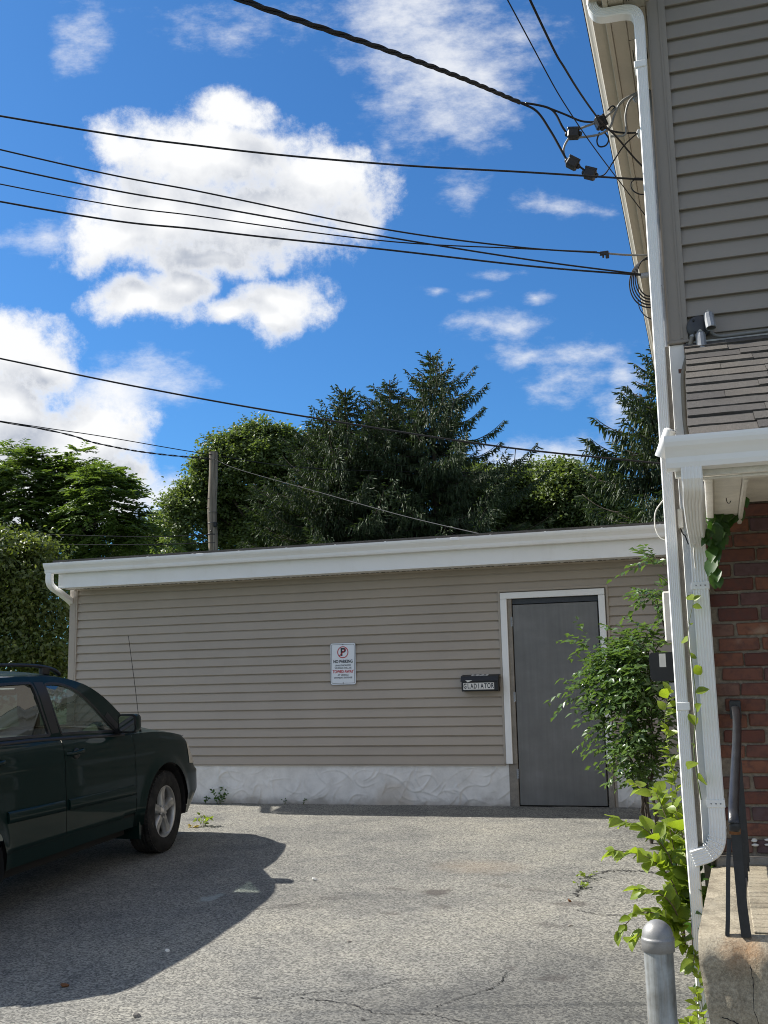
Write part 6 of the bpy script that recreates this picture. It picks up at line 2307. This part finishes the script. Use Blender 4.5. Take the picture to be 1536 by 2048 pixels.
broadleaf('walnut_tree', (-18.4, 26.0, -0.02), [(-18.04, 6.80, 1.49), (-19.22, 6.81, 1.52), (-16.71, 6.63, 1.33), (-15.73, 6.28, 1.02), (-15.28, 5.61, 0.74), (-17.17, 5.51, 1.42), (-18.66, 5.45, 1.62), (-20.79, 6.93, 1.70), (-22.39, 6.73, 1.75), (-15.87, 5.22, 1.08), (-18.74, 7.52, 0.83), (-17.64, 7.36, 0.73), (-16.81, 7.22, 0.77)], 26.0, 1.6, 1250, (6, 11), 0.18, 0.075, 0.52, L_WALNUT, 'bright green tree with long compound leaves at the left edge', 21, 0.35, 0.26, True)
broadleaf('maple_tree', (-14.6, 37.0, -0.02), [(-18.31, 8.43, 1.46), (-16.71, 9.70, 1.47), (-15.56, 9.99, 1.21), (-14.43, 9.51, 1.42), (-18.94, 7.29, 1.63), (-16.29, 7.61, 1.91), (-13.61, 9.83, 1.14), (-14.24, 7.47, 1.85), (-17.67, 9.47, 0.83), (-12.65, 7.37, 1.72), (-17.14, 10.13, 0.79), (-15.87, 10.52, 0.73), (-14.83, 10.13, 0.76)], 37.0, 2.0, 2600, 70, 0.135, 0.11, 0.34, L_MAPLE, 'rounded broadleaf tree between the utility pole and the spruces', 22, 0.30, 0.28)
broadleaf('maple_tree', (-5.4, 37.0, -0.02), [(-6.41, 7.86, 1.25), (-5.25, 7.95, 0.94), (-4.29, 7.70, 1.05), (-3.45, 7.37, 1.00), (-5.57, 6.72, 1.28), (-4.02, 6.35, 1.25), (-7.69, 7.77, 1.42), (-4.79, 8.37, 0.55), (-5.84, 8.54, 0.59), (-2.81, 6.54, 0.98)], 37.0, 2.0, 2000, 70, 0.135, 0.11, 0.34, L_MAPLE, 'rounded broadleaf tree between the spruces and the house', 23, 0.30, 0.28)
broadleaf('distant_tree', (-22.5, 42.0, -0.02), [(-23.11, 8.43, 0.73), (-22.61, 7.73, 0.97), (-23.85, 7.69, 1.10), (-24.62, 7.96, 0.99)], 42.0, 1.2, 420, 60, 0.15, 0.12, 0.4, L_MAPLE, 'small far tree in the gap left of the utility pole', 24, 0.30, 0.2)
lil = broadleaf('leafy_shrub', (-10.7, 15.0, -0.02), [(-10.74, 3.20, 0.67), (-11.33, 3.19, 0.76), (-10.30, 2.89, 0.39), (-10.71, 2.33, 0.79), (-10.31, 1.91, 0.46), (-11.27, 2.02, 0.85), (-11.91, 2.88, 0.87), (-10.16, 2.48, 0.31), (-10.05, 1.99, 0.26), (-10.06, 1.59, 0.27), (-10.30, 1.43, 0.46), (-10.04, 2.80, 0.20), (-10.47, 3.44, 0.34), (-11.05, 3.64, 0.38)], 15.0, 0.7, 2300, 15, 0.098, 0.052, 0.22, L_LILAC, 'tall yellow green shrub beside the garage corner behind the car', 25, 0.75, 0.07, up=0.35)
lil['category'] = 'shrub'
spruce('spruce_tree', (-8.35, 33.0, -0.02), 12.35, 1.0, 3.9, 31, 'tallest dark spruce in the middle of the tree line')
spruce('spruce_tree', (-9.95, 33.6, -0.02), 11.75, 1.0, 3.1, 32, 'dark spruce just left of the tallest one')
spruce('spruce_tree', (-11.15, 32.4, -0.02), 11.25, 1.0, 3.2, 33, 'dark spruce leftmost but one of the spruce clump')
spruce('spruce_tree', (-12.1, 32.8, -0.02), 10.5, 0.95, 3.0, 34, 'shortest spruce on the left side of the spruce clump')
spruce('spruce_tree', (-0.75, 26.0, -0.02), 9.5, 0.82, 2.7, 35, 'drooping spruce half hidden behind the house downspout', hang=0.6)


# -------- the shrub in the gap between garage and house
def sprig_shrub(name, base, lobes, Y, depth, n_sprig, per, leaf, width, sprig, material, label, seed, extra=()):
    r = np.random.default_rng(seed)
    LB = np.array([(x, Y + r.uniform(-depth, depth), z, rr) for (x, z, rr) in lobes])
    pr = LB[:, 3] ** 2
    pr /= pr.sum()
    idx = r.choice(len(LB), n_sprig, p=pr)
    dirs = unit(r.normal(size=(n_sprig, 3)) + np.array([-0.35, -0.25, 0.35]))
    st = LB[idx, :3] + dirs * (LB[idx, 3] * r.uniform(0.25, 0.98, n_sprig))[:, None]
    Cs, Ds, Ns = [], [], []
    root = empty(name, base, label=label, cat='shrub')
    stems = MB()
    bv = np.array(base)
    for i in range(n_sprig):
        d = unit(dirs[i] * np.array([1.1, 1, 0.55]) + r.normal(size=3) * 0.25)
        L = sprig * r.uniform(0.6, 1.3)
        ts = np.linspace(0, 1, per)
        P = st[i] + d * (ts * L)[:, None]
        P[:, 2] -= 0.22 * L * ts ** 2
        sd_ = unit(np.cross(d, np.array([0, 0, 1.0])))
        sg = np.where(np.arange(per) % 2 == 0, 1.0, -1.0)[:, None]
        D = unit(sd_ * sg * 0.9 + d * 0.7 + np.array([0, 0, -0.35]) + r.normal(size=(per, 3)) * 0.25)
        Nn = unit(np.array([0, 0, 1.0]) + d * 0.2 + r.normal(size=(per, 3)) * 0.35)
        Nn = unit(Nn - D * np.sum(Nn * D, -1, keepdims=True))
        Cs.append(P)
        Ds.append(D)
        Ns.append(Nn)
        if i % 3 == 0:
            stems.tube([tuple(p - bv) for p in P[::3]], 0.0022, 4, cap=False)
    C_, D, Nn = np.concatenate(Cs), np.concatenate(Ds), np.concatenate(Ns)
    n = len(C_)
    o = mobj('foliage', leaves_mesh('foliage', C_ - bv, Nn, D, leaf * r.uniform(.65, 1.25, n), width * r.uniform(.7, 1.2, n), material, 0.22), root)
    o['kind'] = 'stuff'
    for q in LB[:8]:
        limb_mesh(stems, (0, 0, 0), Vector(q[:3]) - Vector(base), 0.012, 0.004, 6, 0.2, 6)
    stems.build('stems', M_BARK, root)
    return root


sprig_shrub('leafy_shrub', (-0.62, 9.6, gz(-0.62, 9.6)), [(-0.53, 1.56, 0.18), (-0.69, 1.33, 0.23), (-0.56, 1.14, 0.23), (-0.84, 1.34, 0.16), (-0.75, 0.98, 0.20), (-0.56, 0.77, 0.21), (-0.73, 0.65, 0.18), (-0.44, 1.96, 0.10), (-0.44, 2.22, 0.08), (-0.99, 1.17, 0.10), (-1.04, 1.58, 0.07), (-0.58, 0.47, 0.15), (-0.61, 1.39, 0.28), (-1.16, 1.18, 0.05)], 9.3, 0.16, 500, 9, 0.078, 0.041, 0.24, L_SHRUB, 'glossy dark green shrub between the steel door and the house corner', 41)


# -------- young plants at the foot of the downspouts: every leaf its own piece
def leaf_variant(k, fold, curl):
    """pointed oval with a midrib fold, 12 triangles"""
    prof = [(0.0, 0.0), (0.14, 0.20), (0.38, 0.33), (0.66, 0.26), (0.88, 0.10), (1.0, 0.0)]
    vs, fs = [], []
    for (t, w) in prof:
        zc = -curl * t * t
        vs.append((0, t, zc))
        vs.append((-w, t + 0.04 * w, zc + fold * w))
        vs.append((w, t + 0.04 * w, zc + fold * w))
    for i in range(len(prof) - 1):
        a, c = 3 * i, 3 * i + 3
        fs += [(a, c, c + 1, a + 1), (a, a + 2, c + 2, c)]
    return vs, fs


def leaf_meshes(material):
    out = []
    for k, (f_, c_) in enumerate(((0.25, 0.12), (0.45, 0.28), (0.10, 0.35), (0.55, 0.05))):
        vs, fs = leaf_variant(k, f_, c_)
        out.append(MB().add(vs, fs, 0, True).mesh('leaf', material))
    return out


LM_NEAR, LM_VINE = leaf_meshes(L_NEAR), leaf_meshes(L_VINE)


def leafy_stem(root, pts, meshes, size, spacing, seed, stem_mat, stem_r=0.0035, skip=0.1, droop=0.25, tip=3, flat=0.6, face=None):
    r = random.Random(seed)
    P = catmull(pts, 12)
    MB().tube([p - root.location for p in P], stem_r, 5, scale=[lerp(1.2, 0.45, i / len(P)) for i in range(len(P))]).build('stem', stem_mat, root)
    acc, side = 0.0, 1
    total = sum((P[i + 1] - P[i]).length for i in range(len(P) - 1))
    run = 0.0
    for i in range(len(P) - 1):
        seg = (P[i + 1] - P[i])
        acc += seg.length
        run += seg.length
        if run < skip * total:
            continue
        last = i == len(P) - 2
        while acc > spacing or last:
            acc -= spacing
            t = seg.normalized()
            for q in range(tip if last else 1):
                side = -side
                lat = t.cross(Vector((0, 0, 1)))
                if lat.length < 0.1:
                    lat = Vector((1, 0, 0))
                lat.normalize()
                ang = r.uniform(0, 2 * math.pi) if abs(t.z) > 0.6 else (0 if side > 0 else math.pi) + r.uniform(-.6, .6)
                outv = Matrix.Rotation(ang, 3, t) @ lat
                d = (outv * r.uniform(.6, 1.0) + t * (r.uniform(.5, .9) if not last else 1.0) + Vector((0, 0, -droop * r.uniform(0.3, 1.2)))).normalized()
                nrm = (Vector((0, 0, 1)) * flat + Vector((r.uniform(-.5, .5), r.uniform(-.7, .2), r.uniform(-.2, .4)))).normalized()
                if face is not None:
                    nrm = (Vector(face) + Vector((r.uniform(-.4, .4), 0, r.uniform(-.3, .4)))).normalized()
                x_ = d.cross(nrm).normalized()
                nrm = x_.cross(d).normalized()
                s_ = size * r.uniform(.45, 1.3) * (0.75 if last else 1.0)
                m3 = Matrix((x_, d, nrm)).transposed().to_4x4()
                o = bpy.data.objects.new('leaf', r.choice(meshes))
                link(o, root)
                o.matrix_local = Matrix.Translation(P[i + 1] - root.location) @ m3 @ Matrix.Diagonal((s_ * r.uniform(.85, 1.15), s_, s_, 1))
            if last:
                break


M_STEM = plain('green_stem', (0.10, 0.13, 0.045), 0.6, var=0.25, scale=20)
M_TWIG = plain('brown_twig', (0.12, 0.085, 0.055), 0.8, var=0.25, scale=20)
stems = [[(-0.235, 5.750, -0.079), (-0.250, 5.850, 0.188), (-0.283, 5.900, 0.477), (-0.345, 5.950, 0.662)], [(-0.235, 5.750, -0.079), (-0.277, 5.800, 0.318), (-0.391, 5.800, 0.483), (-0.547, 5.800, 0.540)], [(-0.235, 5.750, -0.079), (-0.267, 5.700, 0.226), (-0.388, 5.650, 0.374), (-0.546, 5.600, 0.414)], [(-0.233, 5.700, -0.068), (-0.269, 5.600, 0.138), (-0.344, 5.550, 0.226), (-0.422, 5.500, 0.248)], [(-0.234, 5.700, -0.080), (-0.307, 5.600, 0.090), (-0.429, 5.500, 0.139), (-0.524, 5.450, 0.061)], [(-0.202, 5.750, -0.054), (-0.199, 5.750, 0.183), (-0.208, 5.750, 0.400), (-0.241, 5.800, 0.602)], [(-0.203, 5.950, -0.001), (-0.230, 6.000, 0.491), (-0.257, 6.050, 0.771), (-0.284, 6.100, 1.007), (-0.250, 6.100, 1.195)], [(-0.201, 5.900, 0.010), (-0.243, 6.000, 0.364), (-0.337, 6.100, 0.582), (-0.475, 6.200, 0.691)], [(-0.178, 5.700, -0.066), (-0.148, 5.650, 0.028), (-0.182, 5.600, -0.043), (-0.200, 5.500, -0.100)], [(-0.214, 5.700, -0.067), (-0.284, 5.550, 0.055), (-0.383, 5.450, 0.067), (-0.463, 5.400, 0.038)]]
np_ = empty('sapling', (-0.20, 5.75, gz(-0.2, 5.75)), label='bright green leafy sapling sprouting at the foot of the downspouts', cat='plant')
for k, s_ in enumerate(stems):
    if k in (6,):
        continue
    leafy_stem(np_, s_, LM_NEAR, (0.105, 0.095, 0.095, 0.09, 0.09, 0.11, 0.07, 0.085, 0.07, 0.085)[k], 0.017, 100 + k, M_TWIG, skip=0.28 if k < 6 else 0.1)
vp = empty('climbing_plant', (-0.27, 5.98, gz(-0.27, 5.98)), label='yellow green climber rising beside the corner downspout in front of shrub', cat='plant')
leafy_stem(vp, stems[6], LM_NEAR, 0.070, 0.017, 140, M_STEM, 0.003, 0.15)
leafy_stem(vp, [(p[0] - 0.05 + 0.02 * i, p[1] + 0.05, p[2] - 0.08 * i) for i, p in enumerate(stems[6])], LM_NEAR, 0.062, 0.022, 141, M_STEM, 0.003, 0.1)
dv_ = empty('downspout_vine', (-0.09, 5.55, 0.62), label='thin vine climbing between the two downspouts', cat='vine')
leafy_stem(dv_, ([[(-0.109, 5.500, 0.670), (-0.127, 5.520, 0.906), (-0.102, 5.520, 1.098), (-0.106, 5.520, 1.292), (-0.118, 5.530, 1.466), (-0.080, 5.530, 1.639)]])[0], LM_NEAR, 0.078, 0.085, 153, M_STEM, 0.0028, 0.02, 0.6, 2, 0.2, (0.1, -1, 0.3))
pv_ = empty('porch_vine', (0.02, 5.4, 1.86), label='dark green vine hanging under the porch corner against the brick', cat='vine')
for k, s_ in enumerate([[(0.026, 5.450, 2.101), (0.069, 5.400, 1.966), (0.037, 5.400, 1.844), (0.044, 5.400, 1.745)], [(0.202, 5.500, 2.160), (0.145, 5.450, 2.042), (0.094, 5.420, 1.992), (0.028, 5.380, 1.879)], [(0.174, 5.500, 2.099), (0.075, 5.400, 2.052), (0.008, 5.350, 1.926)]]):
    leafy_stem(pv_, s_, LM_VINE, 0.085, 0.020, 160 + k, M_STEM, 0.003, 0.0, 0.9, 3, 0.25, (-0.2, -1, 0.25))
# low groundcover in the shade behind the sapling and along the stoop
gc = empty('ground_ivy', (-0.12, 5.2, gz(-0.12, 5.2)), label='low bright weeds along the left side of the concrete stoop', cat='weed')
for k in range(16):
    y = lerp(5.55, 4.15, (k / 15) ** 0.9)
    x = lerp(-0.10, -0.155, (5.6 - y) / 1.5) - 0.03 - 0.02 * (k % 3)
    zz = gz(x, y)
    hgt = (0.30 if y > 5.1 else (0.22 if y > 4.6 else 0.12)) * rnd.uniform(0.6, 1.1)
    leafy_stem(gc, [(x, y, zz), (x - 0.01, y - 0.01, zz + hgt * 0.5), (x - 0.03 * rnd.random(), y - 0.03, zz + hgt)], LM_NEAR, 0.055, 0.04, 200 + k, M_STEM, 0.002, 0.1)
sp = empty('dark_undergrowth', (-0.16, 5.78, gz(-0.16, 5.78)), label='shaded dark leaves between the downspout foot and the stoop', cat='plant')
for k in range(12):
    x, y = rnd.uniform(-0.20, -0.02), rnd.uniform(5.60, 5.95)
    zz = gz(x, y)
    h_ = rnd.uniform(0.3, 0.72)
    leafy_stem(sp, [(x, y, zz), (x + rnd.uniform(-.03, .03), y - .02, zz + h_ * .5), (x + rnd.uniform(-.05, .05), y - .05, zz + h_)], LM_VINE, 0.085, 0.05, 240 + k, M_STEM, 0.003, 0.15)


def weed(x, y, n, size, h, material_leaves, label, seed, spread=0.06):
    r = random.Random(seed)
    w = empty('weed', (x, y, drive(x, y)[2]), label=label, cat='weed')
    for k in range(n):
        a = r.uniform(0, 6.28)
        e = Vector((math.cos(a) * spread * r.uniform(.4, 1.2), math.sin(a) * spread * r.uniform(.4, 1.2), h * r.uniform(.5, 1.1)))
        p0 = w.location + Vector((e.x * .2, e.y * .2, 0))
        leafy_stem(w, [p0, w.location + e * 0.55 + Vector((0, 0, .01)), w.location + e], material_leaves, size, max(0.02, size * .55), seed * 10 + k, M_STEM, 0.0018, 0.15)
    return w


LM_DRY = leaf_meshes(L_DRY)
weed(-5.50, 11.33, 6, 0.05, 0.17, LM_VINE, 'green weed against the white garage base, taller of the pair by the car', 51, 0.09)
weed(-5.68, 11.34, 3, 0.035, 0.08, LM_VINE, 'low weed against the white garage base nearest the car', 52, 0.05)
weed(-4.70, 11.35, 3, 0.025, 0.05, LM_VINE, 'tiny weed at the garage base right of the car', 53, 0.03)
weed(-4.48, 11.35, 3, 0.028, 0.06, LM_VINE, 'tiny weed at the garage base farther right of the car', 57, 0.03)
wd = weed(-5.02, 9.98, 6, 0.05, 0.11, LM_NEAR, 'sunlit weed with dry orange leaves in front of the car tyre', 54, 0.08)
leafy_stem(wd, [(-5.03, 9.97, drive(-5.03, 9.97)[2]), (-5.08, 9.95, drive(-5.08, 9.95)[2] + .02), (-5.13, 9.93, drive(-5.13, 9.93)[2] + .02)], LM_DRY, 0.05, 0.02, 777, M_TWIG, 0.002, 0.0)
weed(-1.02, 8.30, 5, 0.035, 0.05, LM_NEAR, 'low weed in the paving crack near the sapling', 55, 0.07)
weed(-1.04, 8.02, 4, 0.035, 0.04, LM_NEAR, 'second low weed along the paving crack, nearer the viewer', 58, 0.06)
weed(-1.28, 4.90, 6, 0.032, 0.025, LM_NEAR, 'small weed tuft in the paving at the bottom edge', 56, 0.05)
weed(-1.12, 5.08, 3, 0.02, 0.015, LM_NEAR, 'tiny sprout beside the weed tuft at the bottom edge', 59, 0.025)
# a few fallen bits on the paving
for k, (x, y, s_) in enumerate(((-1.06, 7.62, .022), (-0.98, 7.0, .018), (-3.05, 7.95, .03), (-2.9, 5.05, .028), (-3.55, 5.4, .03), (-2.25, 6.45, .016), (-3.3, 6.1, .02), (-1.75, 5.2, .016))):
    r = random.Random(k)
    bm = bmesh.new()
    bmesh.ops.create_icosphere(bm, subdivisions=1, radius=1.0)
    for v in bm.verts:
        v.co *= r.uniform(.7, 1.2)
    me = bpy.data.meshes.new('pebble')
    bm.to_mesh(me)
    bm.free()
    me.materials.append((M_RUST, M_TAN, M_PAPER, M_TAN)[k % 4])
    o = mobj('pebble', me, None, (x, y, drive(x, y)[2] + s_ * .25), (r.random(), r.random(), r.random()), (s_, s_ * .7, s_ * .4))
    tag(o, ('rusty brown pebble right of the dark drips on the paving', 'dull pebble below the dark drips near the bollard', 'pale chip of stone by the tip of the car mirror shadow', 'dull stone on the sunlit paving at the bottom left',
            'rusty bit of stone at the edge of the car shadow', 'dull grit in the middle of the paving', 'pale pebble on sunlit paving below the car shadow', 'dull pebble low in the middle of the paving')[k], 'pebble')
